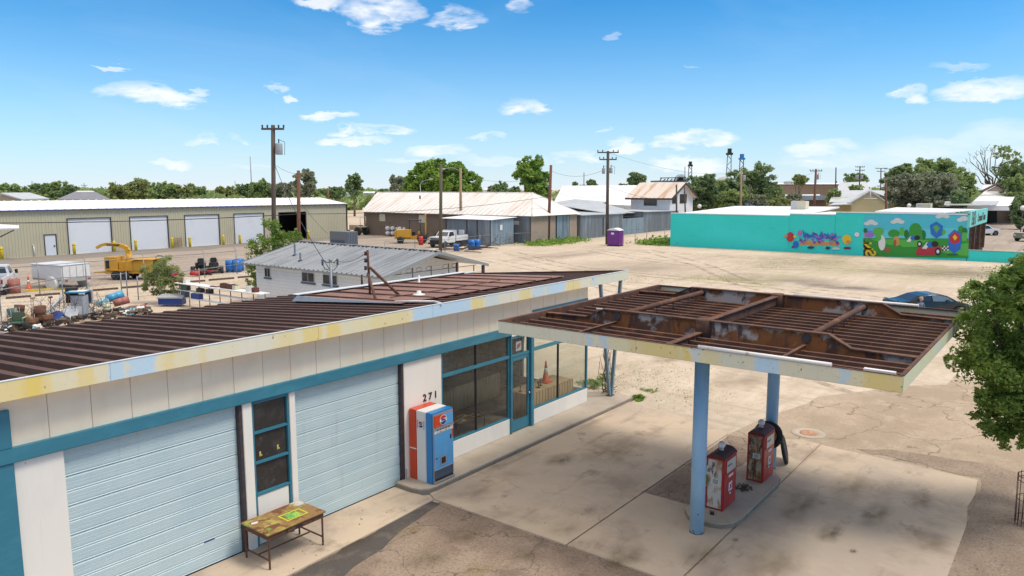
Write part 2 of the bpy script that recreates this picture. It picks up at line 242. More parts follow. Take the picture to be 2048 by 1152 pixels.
K['vface'] = mat('light_blue_machine_front', (.10, .36, .68), [('noise', (4, 4, 2), .55, .72, (.14, .41, .70)), ('spot', 9, .03, .015, (.3, .3, .35), .7)], rough=.35)
K['navy'] = mat('navy_print', (.015, .05, .22), rough=.4)
K['alu'] = mat('aluminium_trim', (.55, .56, .57), rough=.35, metal=.8)
K['slate'] = mat('slate_blue_panel', (.07, .09, .13), rough=.5)
K['deskrust'] = mat('rusty_desk_steel', (.11, .05, .032), [('noise', 8, .48, .64, (.17, .075, .045)), ('noise', 20, .6, .7, (.06, .03, .022), .7)], rough=.8)
K['desktop'] = mat('paint_splashed_desk_top', (.30, .17, .06), [('noise', 2.2, .47, .58, (.46, .40, .10)), ('noise', 3.1, .52, .58, (.17, .06, .025), .95, 3.), ('noise', 1.5, .56, .62, (.58, .56, .50), .95, 8.), ('noise', 3.5, .60, .65, (.20, .42, .08), .8, 5.), ('noise', 16, .58, .66, (.10, .05, .03), .6)], rough=.6)
K['limepaint'] = mat('yellow_green_spray_paint', (.62, .66, .03), [('noise', 12, .55, .65, (.30, .55, .10))], rough=.5)
K['greenpaint'] = mat('green_spray_paint', (.12, .42, .10), [('noise', 9, .5, .6, (.5, .6, .05))], rough=.5)
K['glassdark'] = mat('dark_dusty_glass', (.035, .033, .032), [('noise', 3, .5, .7, (.065, .062, .06)), ('noise', 9, .62, .72, (.13, .13, .13), .5)], rough=.14, spec=.6)
K['glass'] = glassmat('shop_glass', (.90, .92, .90), 1.2, .03)
K['glassclear'] = glassmat('clear_glass', (.93, .95, .93), 1.0, .01)
K['block'] = mat('grey_block_wall', (.48, .44, .40), [('noise', .9, .45, .6, (.18, .16, .145)), ('noise', 2.2, .52, .60, (.55, .52, .48), .8), ('brick', (1, 1, 1), .3, .7, (.08, .07, .065), .6)], rough=.9)
K['floor'] = mat('shop_floor', (.30, .235, .185), [('noise', 1.2, .45, .7, (.09, .07, .06))], rough=.7)
K['cloth'] = mat('tan_table_cloth', (.56, .38, .21), [('noise', (6, 6, 1), .45, .7, (.44, .29, .155))], rough=.9)
K['wood'] = mat('brown_wood', (.16, .08, .04), [('noise', (2, 2, 12), .45, .65, (.10, .05, .028))], rough=.6)
K['conc'] = mat('orange_cone', (.70, .10, .03), rough=.5)
K['iron'] = mat('black_iron', (.02, .02, .02), rough=.5)
# ---------------------------------------------------------------- mesh building
ORG = {}
def V3(a): return Vector(a)
class MB:
    def __init__(s): s.v = []; s.f = []; s.sm = []
    def add(s, vs, fs, smooth=False):
        n = len(s.v); s.v += [tuple(v) for v in vs]; s.f += [tuple(i+n for i in f) for f in fs]; s.sm += [smooth]*len(fs); return s
    def box(s, a, b, M_=None):
        x0, y0, z0 = (min(p, q) for p, q in zip(a, b)); x1, y1, z1 = (max(p, q) for p, q in zip(a, b))
        vs = [(x0,y0,z0),(x1,y0,z0),(x1,y1,z0),(x0,y1,z0),(x0,y0,z1),(x1,y0,z1),(x1,y1,z1),(x0,y1,z1)]
        if M_ is not None: vs = [M_ @ Vector(v) for v in vs]
        return s.add(vs, [(0,3,2,1),(4,5,6,7),(0,1,5,4),(1,2,6,5),(2,3,7,6),(3,0,4,7)])
    def cbox(s, c, sz, rz=0, rx=0, ry=0):
        M_ = Matrix.Translation(c) @ Matrix.Rotation(rz, 4, 'Z') @ Matrix.Rotation(ry, 4, 'Y') @ Matrix.Rotation(rx, 4, 'X')
        h = [k/2 for k in sz]; return s.box((-h[0],-h[1],-h[2]), h, M_)
    def bbox(s, a, b, r=.01, M_=None):
        """box with chamfered edges"""
        bm = bmesh.new(); bmesh.ops.create_cube(bm, size=1)
        for v in bm.verts: v.co = Vector((min(p, q)+(c+.5)*abs(q-p) for p, q, c in zip(a, b, v.co)))
        bmesh.ops.bevel(bm, geom=bm.edges[:], offset=r, segments=2, affect='EDGES')
        bm.verts.index_update(); vs = [M_ @ v.co if M_ is not None else v.co.copy() for v in bm.verts]
        fs = [[v.index for v in f.verts] for f in bm.faces]; bm.free(); return s.add(vs, fs)
    def tube(s, p0, p1, r, n=8, r2=None, cap=True, smooth=True):
        p0, p1 = Vector(p0), Vector(p1); d = p1-p0
        if d.length < 1e-6: return s
        q = d.to_track_quat('Z', 'Y'); r2 = r if r2 is None else r2; vs = []
        for k in range(n):
            a = 2*PI*k/n; e = q @ Vector((math.cos(a), math.sin(a), 0)); vs += [p0+e*r, p1+e*r2]
        fs = [(2*k, 2*((k+1) % n), 2*((k+1) % n)+1, 2*k+1) for k in range(n)]
        s.add(vs, fs, smooth)
        if cap: m = len(s.v)-2*n; s.f += [tuple(m+2*k for k in reversed(range(n))), tuple(m+2*k+1 for k in range(n))]; s.sm += [False, False]
        return s
    def path(s, pts, r, n=6):
        for a, b in zip(pts[:-1], pts[1:]): s.tube(a, b, r, n)
        return s
    def lathe(s, prof, c=(0,0,0), n=20, M_=None, smooth=True):
        vs = []
        for r, z in prof:
            for k in range(n):
                a = 2*PI*k/n; v = Vector((r*math.cos(a), r*math.sin(a), z)); vs.append((M_ @ v if M_ is not None else v+Vector(c)))
        fs = [(i*n+k, i*n+(k+1) % n, (i+1)*n+(k+1) % n, (i+1)*n+k) for i in range(len(prof)-1) for k in range(n)]
        s.add(vs, fs, smooth)
        m = len(s.v)-n*len(prof)
        if prof[0][0] > 1e-5: s.f.append(tuple(m+k for k in reversed(range(n)))); s.sm.append(False)
        if prof[-1][0] > 1e-5: s.f.append(tuple(m+n*(len(prof)-1)+k for k in range(n))); s.sm.append(False)
        return s
    def ball(s, c, r, n=12, sc=(1,1,1)):
        pr = [(max(1e-6, r*math.sin(PI*i/(n//2))), -r*math.cos(PI*i/(n//2))) for i in range(n//2+1)]
        M_ = Matrix.Translation(c) @ Matrix.Diagonal((*sc, 1)); return s.lathe(pr, n=n, M_=M_)
    def prism(s, poly, z0, z1):
        n = len(poly); vs = [(x, y, z0) for x, y in poly]+[(x, y, z1) for x, y in poly]
        fs = [tuple(reversed(range(n))), tuple(range(n, 2*n))]+[(k, (k+1) % n, n+(k+1) % n, n+k) for k in range(n)]
        return s.add(vs, fs)
    def slab(s, poly3, t):
        """polygon in space given thickness vector t"""
        n = len(poly3); t = Vector(t); vs = [Vector(p) for p in poly3]+[Vector(p)+t for p in poly3]
        return s.add(vs, [tuple(range(n)), tuple(reversed(range(n, 2*n)))]+[(k, n+k, n+(k+1) % n, (k+1) % n) for k in range(n)])
    def quad(s, *p): return s.add(p, [tuple(range(len(p)))])
    def rib(s, a, b, z0, z1, pitch, dep, nrm, duty=.35):
        """ribbed sheet wall from a to b (xy), ribs standing proud towards nrm"""
        a, b = Vector((*a[:2], 0)), Vector((*b[:2], 0)); L = (b-a).length; u = (b-a)/L; n = Vector((*nrm[:2], 0)).normalized(); x = 0; pts = []
        while x < L-1e-4:
            for t, h in ((0, 0), (pitch*(1-duty)*.9, 0), (pitch*(1-duty), dep), (pitch*.92, dep)):
                if x+t < L: pts.append((x+t, h))
            x += pitch
        pts.append((L, 0)); vs = []
        for t, h in pts:
            q = a+u*t+n*h; z1_ = z1(t/L) if callable(z1) else z1; vs += [(q.x, q.y, z0), (q.x, q.y, z1_)]
        return s.add(vs, [(2*i, 2*i+2, 2*i+3, 2*i+1) for i in range(len(pts)-1)])
    def ribroof(s, p00, p10, p01, p11, pitch, dep, duty=.25):
        """ribbed roof sheet: p00-p10 eave, p01-p11 ridge, ribs running eave to ridge"""
        p00, p10, p01, p11 = map(Vector, (p00, p10, p01, p11)); L = (p10-p00).length; n = (p10-p00).cross(p01-p00).normalized()
        if n.z < 0: n = -n
        x = 0; vs = []; m = 0
        while x < L:
            for t, h in ((0, 0), (pitch*(1-duty)*.92, 0), (pitch*(1-duty), dep), (pitch*.94, dep)):
                f = min(1, (x+t)/L); vs += [p00.lerp(p10, f)+n*h, p01.lerp(p11, f)+n*h]; m += 1
            x += pitch
        return s.add(vs, [(2*i, 2*i+2, 2*i+3, 2*i+1) for i in range(m-1)])
    def obj(s, name, m, parent=None, world=True, label=None, kind=None):
        me = bpy.data.meshes.new(name); off = ORG.get(parent.name, Vector()) if (parent is not None and world) else Vector()
        vs = [(v[0]-off.x, v[1]-off.y, v[2]-off.z) for v in s.v]
        me.from_pydata(vs, [], s.f)
        if any(s.sm): me.polygons.foreach_set('use_smooth', s.sm)
        me.materials.append(K[m] if isinstance(m, str) else m); me.update()
        o = bpy.data.objects.new(name, me); COL.objects.link(o)
        if parent is not None: o.parent = parent; ORG[o.name] = ORG.get(parent.name, Vector())
        if label: o['label'] = label
        if kind: o['kind'] = kind
        return o
def thing(name, label, cat, loc=(0,0,0), rz=0, group=None):
    o = bpy.data.objects.new(name, None); COL.objects.link(o); o.location = loc; o.rotation_euler = (0, 0, rz); o.empty_display_size = .2
    o['label'] = label; o['category'] = cat
    if group: o['group'] = group
    ORG[o.name] = Vector(loc); return o
def tag(o, label, cat, group=None, kind=None):
    if label: o['label'] = label
    if cat: o['category'] = cat
    if group: o['group'] = group
    if kind: o['kind'] = kind
    return o
def struct(o, label=None):
    o['kind'] = 'structure'
    if label: o['label'] = label
    return o
def single(mb, name, m, label, cat, loc, group=None, kind=None):
    """one-mesh thing with its origin at its base; mesh given in world coordinates"""
    for i, v in enumerate(mb.v): mb.v[i] = (v[0]-loc[0], v[1]-loc[1], v[2]-loc[2])
    o = mb.obj(name, m); o.location = loc; return tag(o, label, cat, group, kind)
def again(o, dx, parent=None):
    c = o.copy(); c.location = o.location+Vector(dx); COL.objects.link(c); ORG[c.name] = ORG.get(o.name, Vector()); return c
def copytree(o, parent=None):
    c = o.copy(); COL.objects.link(c); c.parent = parent if parent else o.parent
    for ch in list(o.children): copytree(ch, c)
    return c
def text(s, size, name, m, parent, M_, ext=.004, label=None, font_scale=1, bold=0.):
    cu = bpy.data.curves.new('t', 'FONT'); cu.body = s; cu.size = size; cu.align_x = 'CENTER'; cu.align_y = 'CENTER'; cu.extrude = ext; cu.offset = bold; cu.resolution_u = 3
    o = bpy.data.objects.new('t', cu); COL.objects.link(o); bpy.context.view_layer.update()
    me = bpy.data.meshes.new_from_object(o.evaluated_get(bpy.context.evaluated_depsgraph_get())); bpy.data.objects.remove(o); bpy.data.curves.remove(cu)
    off = ORG.get(parent.name, Vector()) if parent is not None else Vector()
    me.transform(Matrix.Translation(-off) @ M_); me.materials.clear(); me.materials.append(K[m]); me.name = name
    q = bpy.data.objects.new(name, me); COL.objects.link(q)
    if parent is not None: q.parent = parent; ORG[q.name] = off
    if label: q['label'] = label
    return q
def MF(c, xdir, ydir=(0,0,1)):
    """matrix placing text: local x along xdir, local y along ydir"""
    x = Vector(xdir).normalized(); y = Vector(ydir).normalized(); z = x.cross(y)
    return Matrix.Translation(c) @ Matrix((x, y, z)).transposed().to_4x4()
def fan(pts, name, m, parent, label=None, t=(0,0,0)):
    mb = MB(); mb.slab(pts, t) if Vector(t).length else mb.quad(*pts); return mb.obj(name, m, parent, label=label)

# ================================================================ GROUND
def sheet(poly, z, name, m, sub=None):
    mb = MB(); mb.quad(*[(x, y, z) for x, y in poly]); return struct(mb.obj(name, m))
sheet([(-3500,-3500),(5000,-3500),(5000,5000),(-3500,5000)], 0, 'ground', 'sand')
def P2(*pp): return [tuple(atz(*p)[:2]) for p in pp]
def wob(poly, amp=.12, step=.5, seed=1):
    r = random.Random(seed); out = []
    for (x0, y0), (x1, y1) in zip(poly, poly[1:]+poly[:1]):
        L = math.hypot(x1-x0, y1-y0); n = max(1, int(L/step))
        for k in range(n):
            t = k/n; out.append((x0+(x1-x0)*t+r.uniform(-amp, amp), y0+(y1-y0)*t+r.uniform(-amp, amp)))
    return out
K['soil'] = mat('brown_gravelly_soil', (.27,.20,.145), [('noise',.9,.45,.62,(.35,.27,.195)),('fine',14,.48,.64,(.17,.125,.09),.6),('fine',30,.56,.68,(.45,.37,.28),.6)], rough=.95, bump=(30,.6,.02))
# storage yard paving far left, worn dirt alley
yard = MB(); yard.quad(*[(x, y, .004) for x, y in [(-60,59.5),(20,59.2),(36.9,58.9),(45,60.5),(70,64),(79.5,63),(79.8,90.3),(-60,90.3)]]); struct(yard.obj('yard_paving', 'yard'))
K['yarddark'] = mat('dark_yard_asphalt', (.20,.175,.155), [('noise',(.06,1.2,1),.46,.6,(.25,.22,.19)),('noise',(.5,.1,1),.55,.64,(.16,.14,.125),.7)], rough=.92)
sheet(wob([(-60,83),(10,84),(35,83),(60,85),(79,84),(79.6,90.2),(-60,90.2)],.8,3,9),.008,'yard_apron','yarddark')
# weathered asphalt round the slab (left part in front of the garage is browner)
sheet(wob([(12,-30),(60,-30),(46,-8),(38,-1),(33,3.2),(27,6.6),(23,7.6),(21.0,7.8),(15,7.8),(12,5)], .35, 1.2), .004, 'street_edge_paving', 'asphalt_old')
sheet([(-12,-14),(12.15,-14),(12.15,11.45),(-12,11.45)], .004, 'forecourt_paving', 'asphalt')
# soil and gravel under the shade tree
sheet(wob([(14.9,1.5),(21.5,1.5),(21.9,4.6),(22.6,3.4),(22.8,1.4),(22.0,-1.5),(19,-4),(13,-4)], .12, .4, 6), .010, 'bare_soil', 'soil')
def stain(px, py, rx, ry, col, amt, z=.041, name='stain', **k):
    p = atz(px, py); me = bpy.data.meshes.new(name); me.from_pydata([(1.05*math.cos(2*PI*i/16), 1.05*math.sin(2*PI*i/16), 0) for i in range(16)], [], [tuple(range(16))]); me.materials.append(stainmat(name, col, amt, **k)); o = bpy.data.objects.new(name, me); COL.objects.link(o)
    o.location = (p.x, p.y, z); o.scale = (rx, ry, 1); struct(o)
for q_ in ((1120,922,.75,.5,(.09,.07,0.03),0.46),(1010,905,1.6,1.0,(.20,.15,0.07),0.31),(1220,905,1.5,1.2,(.22,.165,0.08),0.31),(1130,1060,.6,.5,(.24,.19,0.09),0.25),(1250,1118,.75,.55,(.20,.155,0.07),0.37),(1230,1128,.35,.35,(.16,.12,0.06),0.37),(1600,1015,1.3,.5,(.16,.13,0.06),0.37),(1660,1070,.7,.35,(.10,.08,0.04),0.46),(1755,1030,1.1,.4,(.13,.10,0.05),0.34),(1840,1005,.8,.35,(.2,.16,0.08),0.31),(1470,1083,.13,.1,(.10,.08,0.04),0.50),(1706,1106,.14,.1,(.05,.045,0.02),0.62),(1540,1130,1.2,.8,(.24,.19,0.09),0.31),(1700,975,1.4,.6,(.24,.19,0.09),0.31),(1860,1090,.8,.5,(.22,.17,0.08),0.25),(950,985,.9,.6,(.24,.18,0.09),0.28),(1400,1110,.8,.5,(.22,.17,0.08),0.31)): stain(*q_, name='oil_stain')
for q_ in ((1690,575,2.2,4.4,(.16,.14,.12),.8),(1560,560,5,8,(.30,.26,.20),.5),(1900,545,8,9,(.33,.29,.23),.5),(1430,557,3,5,(.42,.40,.16),.5),(1180,640,3,4,(.42,.33,.24),.4),(1260,535,9,9,(.36,.30,.23),.45),(1800,540,10,14,(.40,.38,.20),.35),(1330,720,1.1,.8,(.36,.26,.17),.5),(1220,735,.8,.6,(.38,.28,.18),.5),(1480,760,2.2,1.6,(.33,.26,.19),.4),(1560,690,2.5,2.5,(.37,.29,.21),.4),(1050,560,5,5,(.38,.31,.23),.4),(1620,520,18,7,(.36,.33,.20),.4),(1130,510,12,4,(.36,.29,.22),.45)): stain(*q_, z=.006, name='ground_patch')
for q_ in ((700,1085,1.3,.5,(.10,.075,0.04),0.37),(860,1115,.8,.6,(.13,.10,0.05),0.37),(930,1070,.8,.5,(.14,.105,0.05),0.37),(1050,1110,.5,.4,(.11,.09,0.04),0.37),(960,1140,.5,.4,(.32,.25,0.12),0.37),(820,1060,.5,.35,(.33,.26,0.12),0.37)): stain(*q_, z=.012, name='oil_stain')
# tyre tracks worn across the dirt lot
def track(pts, w, amt, col=(.34,.28,.21)):
    ps = [atz(*p) for p in pts]; cv = []
    for i in range(len(ps)-1):
        p0, p1, p2, p3 = ps[max(0,i-1)], ps[i], ps[i+1], ps[min(len(ps)-1,i+2)]
        for k in range(10): t = k/10; cv.append(.5*((2*p1)+(p2-p0)*t+(2*p0-5*p1+4*p2-p3)*t*t+(3*p1-p0-3*p2+p3)*t**3))
    for off in (-.85, .85):
        vs = []
        for i in range(len(cv)-1):
            d = (cv[i+1]-cv[i]).normalized(); n = Vector((-d.y, d.x, 0)); c = cv[i]+n*off; vs += [tuple(c-n*w/2+Vector((0,0,.0075))), tuple(c+n*w/2+Vector((0,0,.0075)))]
        me = bpy.data.meshes.new('tyre_track'); me.from_pydata(vs, [], [(2*i,2*i+1,2*i+3,2*i+2) for i in range(len(vs)//2-1)]); me.materials.append(trackm); o = bpy.data.objects.new('tyre_track', me); COL.objects.link(o); struct(o)
trackm = bpy.data.materials.new('worn_track'); trackm.use_nodes = True; N_, L_n = trackm.node_tree.nodes, trackm.node_tree.links; p_ = N_['Principled BSDF']; p_.inputs['Base Color'].default_value = (.34,.275,.205,1); p_.inputs['Roughness'].default_value = .95
nz_ = N_.new('ShaderNodeTexNoise'); nz_.inputs['Scale'].default_value = .8; nz_.inputs['Detail'].default_value = 8; nz_.inputs['Roughness'].default_value = .7; r_ = N_.new('ShaderNodeMapRange'); r_.inputs[1].default_value = .42; r_.inputs[2].default_value = .62; r_.inputs[4].default_value = .5; tc_ = N_.new('ShaderNodeTexCoord'); L_n.new(tc_.outputs['Object'], nz_.inputs['Vector']); L_n.new(nz_.outputs[0], r_.inputs[0])
t_ = N_.new('ShaderNodeBsdfTransparent'); mx_ = N_.new('ShaderNodeMixShader'); L_n.new(r_.outputs[0], mx_.inputs[0]); L_n.new(t_.outputs[0], mx_.inputs[1]); L_n.new(p_.outputs[0], mx_.inputs[2]); L_n.new(mx_.outputs[0], [n for n in N_ if n.type == 'OUTPUT_MATERIAL'][0].inputs[0])
track([(1180,500),(1300,520),(1450,535),(1700,540),(2040,560)], .45, .5); track([(1020,505),(1150,535),(1400,560),(1700,590),(2000,640)], .5, .5); track([(1290,500),(1400,530),(1500,570),(1650,600),(1950,640)], .45, .5); track([(980,520),(1100,545),(1300,600),(1500,700),(1800,800)], .4, .5); track([(1190,497),(1500,515),(1800,530),(2048,540)], .6, .5); track([(0,610),(150,600),(300,588),(480,570)], .4, .5); track([(-20,560),(150,540),(330,520),(500,505)], .5, .5)
sheet(wob([(-2,9.95),(5,10.3),(7.6,10.4),(9.3,10.75),(10.8,11.15),(12.0,11.3),(12.0,11.62),(8,11.42),(-2,11.3)], .07, .35, 4), .008, 'tar_strip', 'tar')
sheet([(15.5,6.6),(20.9,6.6),(20.9,7.84),(15.5,7.84)], .008, 'island_gutter', 'asphalt')
# concrete slabs, each cast piece one object, joints left open
def slabp(poly, z=.035, m='concrete'):
    mb = MB(); mb.prism(poly, -.05, z); o = struct(mb.obj('concrete_slab', m)); return o
J = .022
slabp([(12.12,11.62),(12.12,7.88+J),(15.5,7.88+J),(20.95,7.88+J)]+[(21.2,8.2),(21.42,8.75),(21.62,9.6),(21.8,10.8),(21.95,11.55),(22.2,11.93),(12.3,11.93)])
slabp([(12.12,7.88-J),(12.12,5.43+J),(15.5-J,5.43+J),(15.5-J,6.7),(15.5-J,7.88-J)])
slabp([(15.5+J,5.43+J),(21.62,5.43+J),(21.75,6.0),(21.4,6.45),(19.9,6.62),(15.5+J,6.62)])
slabp([(12.12,5.43-J),(12.12,1.5)]+[(18.2,1.46),(19.3,1.56),(20.2,1.5),(21.3,1.55),(21.42,2.9),(21.5,4.2),(21.6,5.43-J)])
slabp([(-3,12.9),(-3,11.35),(4,11.36),(7.98,11.42),(10,11.5),(12.1,11.62),(12.1,12.9)], .03)
# raised shop walkway with kerb
wk = [(12.06,12.86),(12.06,12.30),(12.12,12.08),(12.26,11.95),(12.5,11.9),(22.35,11.86),(22.55,12.9),(21.4,13.9),(20.98,13.9),(20.98,12.86)]
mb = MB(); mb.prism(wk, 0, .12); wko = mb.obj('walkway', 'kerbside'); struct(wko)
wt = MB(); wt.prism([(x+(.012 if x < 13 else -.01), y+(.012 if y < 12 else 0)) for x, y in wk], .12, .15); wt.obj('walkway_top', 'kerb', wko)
# pump island
ip = [(14.74,6.4),(14.66,6.15),(14.66,5.85),(14.74,5.62),(14.94,5.45),(15.25,5.38),(17.75,5.38),(18.15,5.46),(18.42,5.66),(18.55,5.95),(18.55,6.3),(18.4,6.5),(18.1,6.6),(15.0,6.6)]
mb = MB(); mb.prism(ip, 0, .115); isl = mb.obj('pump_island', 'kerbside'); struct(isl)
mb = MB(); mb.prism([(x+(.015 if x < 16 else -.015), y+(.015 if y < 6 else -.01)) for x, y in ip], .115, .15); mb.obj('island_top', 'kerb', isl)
# manhole cover
mh = atz(1617, 867); o = thing('manhole_cover', 'round rusty manhole cover in a pale concrete collar on the cracked paving', 'manhole cover', mh)
mb = MB(); mb.lathe([(.50,.0),(.48,.02),(.27,.022),(.26,.012)], mh, 24); mb.obj('collar', 'kerb', o)
mb = MB(); mb.lathe([(.25,.0),(.25,.026),(.2,.028),(.19,.022),(.0001,.024)], mh, 20)
K['mrust'] = mat('orange_rusty_iron', (.42, .20, .10), [('noise', 9, .5, .65, (.5, .36, .25))], rough=.8); mb.obj('lid', 'mrust', o)

# ================================================================ SERVICE STATION
X0, X1, YW = .6, 20.9, 12.85                     # wall line of the front
ZT = 3.11
SL = .082
def zr(y): return 4.44-SL*(y-12.5)               # roof sheet height
st = thing('service_station', 'low garage with brown ribbed roof, pale blue roll-up doors, teal trim and the number 271', 'building', (X0, YW, 0))
# body walls
mb = MB()
mb.box((X0,13.0,0),(X1-.02,13.06,.01)); mb.quad((X0,21,0),(X0,13.1,0),(X0,13.1,zr(13.1)-.24),(X0,21,zr(21)-.24))
mb.box((X0+.01,21.0,0),(X1,21.15,zr(21)-.24)); mb.box((X0,13.1,0),(X0+.1,21,zr(21)-.24)); mb.obj('side_wall', 'white', st)
mb = MB(); mb.box((12.55,13.2,.0),(12.7,20.9,3.7)); mb.box((12.7,17.6,0),(X1-.1,17.75,3.9)); mb.box((X1-.1,15.62,0),(X1,21,3.75)); mb.obj('inner_wall', 'block', st)
mb = MB(); mb.box((12.7,12.95,.145),(X1-.1,17.6,.155)); mb.obj('shop_floor', 'floor', st)
# cream panels above the trim, one per board
W_ = .6545; x = 4.57-W_*6; first = None; k = 0
def panel(name, a, b, m, **kw): mb = MB(); mb.bbox(a, b, .006); return mb.obj(name, m, st, **kw)
while x < X1-.05:
    xe = min(x+W_, X1)
    panel('wall_panel', (x+.003, YW-.0, ZT+.16), (xe-.003, YW+.05, 4.30), 'whitewarm'); x += W_
mb = MB(); mb.box((X0,YW+.035,ZT),(X1,YW+.06,4.3)); mb.obj('panel_backing', 'dark', st)
# corner returns and piers
def part(name, a, b, m, r=.008, **kw): mb = MB(); mb.bbox(a, b, r); return mb.obj(name, m, st, **kw)
part('trim_band', (X0, YW-.10, ZT), (16.62, YW+.02, ZT+.235), 'teal', .012)
part('corner_trim', (3.55, YW-.07, 0), (4.02, YW+.03, ZT-.002), 'teal')
part('corner_trim', (3.72, YW-.07, ZT+.237), (4.02, YW-.004, 3.95), 'teal')
part('pier', (X0, YW, 0), (3.55, YW+.2, ZT), 'white'); part('pier', (4.02, YW-.01, 0), (4.745, YW+.2, ZT-.002), 'white')
part('pier', (7.98, YW-.03, .03), (8.185, YW+.2, ZT-.002), 'white')
part('pier', (9.07, YW-.03, .03), (9.215, YW+.2, ZT-.002), 'white')
part('door_jamb', (7.90, YW-.01, .0), (7.975, YW+.2, ZT-.002), 'frame'); part('door_jamb', (12.29, YW-.01, .0), (12.37, YW+.2, ZT-.002), 'frame')
part('pier', (12.375, YW-.02, .0), (13.72, YW+.2, ZT-.002), 'white')
part('base_block', (12.375, YW-.035, .15), (12.41, YW-.02, .4), 'kerb', .004)
# two roll-up doors made of ribbed sections
def garage(x0, x1, label):
    n = 6; h = (ZT-.03)/n
    for i in range(n):
        z0 = .03+i*h; z1 = z0+h-.008; mb = MB(); d = YW+.09; prof = []
        for t, off in ((0,.016),(.012,0),(.035,0),(.05,.007),(.075,.007),(.09,0),(.19,0),(.197,.002),(.21,.002),(.217,0),(.30,0),(.307,.002),(.32,.002),(.327,0),(.44,0),(.455,.008),(.485,.008),(.50,0),(.525,0),(.54,.007),(.565,.007),(.58,0),(.68,0),(.687,.002),(.70,.002),(.707,0),(.79,0),(.797,.002),(.81,.002),(.817,0),(.95,0),(.965,.008),(.988,.008),(1,.016)):
            prof.append((z0+(z1-z0)*t, d+off))
        vs = []
        for z, y in prof: vs += [(x0, y, z), (x1, y, z)]
        mb.add(vs, [(2*k, 2*k+1, 2*k+3, 2*k+2) for k in range(len(prof)-1)]); mb.box((x0, d+.02, z0), (x1, d+.05, z1)); gd = mb.obj('door_section', 'door', st)
        if i == 0: mb = MB(); mb.box((x0, d+.012, .0), (x1, d+.045, .032)); mb.obj('bottom_seal', 'rubber', gd)
garage(4.75, 7.895, ''); garage(9.22, 12.285, '')
mb = MB(); mb.box((7.1, YW+.088, .52), (7.32, YW+.09, .545)); mb.obj('scratch', 'navy', st)
# tall narrow window between the doors
part('window_stile', (8.19,YW-.005,.03),(8.235,YW+.12,ZT-.002),'teal',.004); part('window_stile', (9.02,YW-.005,.03),(9.065,YW+.12,ZT-.002),'teal',.004)
for z in (ZT-.06, 2.42, 1.79, 1.13): part('window_rail', (8.237,YW-.005,z-.02),(9.018,YW+.1,z+.03),'teal',.004)
for za, zb in ((2.45,ZT-.08),(1.82,2.40),(1.16,1.77)):
    p = part('pane', (8.237,YW+.05,za),(9.018,YW+.07,zb),'glassdark',.002)
mb = MB()
for xx, zz in ((8.36,1.9),(8.78,1.93)): mb.box((xx,YW+.044,zz),(xx+.035,YW+.049,zz+.1)); mb.box((xx+.02,YW+.044,zz-.0),(xx+.06,YW+.049,zz+.03))
mb.obj('yellow_sticker', mat('yellow_sticker', (.65,.52,.12)), st)
part('window_apron', (8.24,YW+.02,.04),(9.015,YW+.1,1.105),'white',.02)
# storefront
BZ = .62
part('bulkhead', (13.725, YW-.02, .15), (16.62, YW+.12, BZ), 'white'); part('bulkhead', (17.76, YW-.02, .15), (X1, YW+.12, BZ), 'white')
mb = MB(); mb.bbox((X1-.12, YW+.12, .15), (X1, 15.6, BZ), .008); mb.obj('bulkhead', 'white', st)
for a, b in (((13.73,YW-.015,BZ),(16.60,YW+.08,BZ+.05)),((13.73,YW-.02,2.43),(16.62,YW+.07,2.52)),((17.75,YW-.02,2.44),(X1,YW+.07,2.53)),((17.75,YW-.015,BZ),(X1,YW+.08,BZ+.05)),
             ((16.66,YW-.02,2.42),(17.60,YW+.07,2.50)),((16.66,YW-.02,2.97),(17.75,YW+.07,3.03)),((17.75,YW-.02,3.62),(X1,YW+.07,3.70))): part('window_rail', a, b, 'teal', .006)
for xx, w, m in ((13.725,.05,'teal'),(15.12,.03,'frame'),(16.56,.05,'teal'),(19.16,.025,'frame')):
    part('window_stile', (xx, YW-.01, BZ+.05), (xx+w, YW+.06, (ZT-.005 if xx < 17 else 3.62)), m, .004)
part('window_stile', (X1-.07, YW-.02, BZ+.05), (X1, YW+.05, 3.62), 'teal', .004)
part('door_post', (16.62, YW-.06, .15), (16.68, YW+.1, 3.10), 'teal'); part('door_post', (17.60, YW-.08, .15), (17.745, YW+.12, 3.40), 'teal')
part('end_panel', (16.69, YW-.015, 3.04), (17.6, YW+.05, 3.27), 'white')
def pane(a, b, m='glass', **kw): mb = MB(); mb.box(a, b); return mb.obj('pane', m, st, **kw)
gy = YW+.03
for a, b in (((13.78,2.53),(15.115,ZT-.01)),((15.155,2.53),(16.555,ZT-.01)),((13.78,BZ+.055),(15.115,2.425)),((15.155,BZ+.055),(16.555,2.425)),((16.69,2.505),(17.595,2.965)),
             ((17.75,2.535),(19.155,3.615)),((19.19,2.535),(X1-.075,3.615)),((17.75,BZ+.055),(19.155,2.435)),((19.19,BZ+.055),(X1-.075,2.435))):
    pane((a[0], gy, a[1]), (b[0], gy+.008, b[1]), 'glass' if a[0] < 17.7 else 'glassclear')
mb = MB(); mb.box((X1-.04,YW+.08,BZ+.05),(X1-.03,15.5,3.9)); mb.obj('pane','glassclear',st)
mb = MB(); mb.box((X1-.09,15.51,BZ),(X1+.01,15.6,3.95)); mb.obj('window_stile','teal',st)
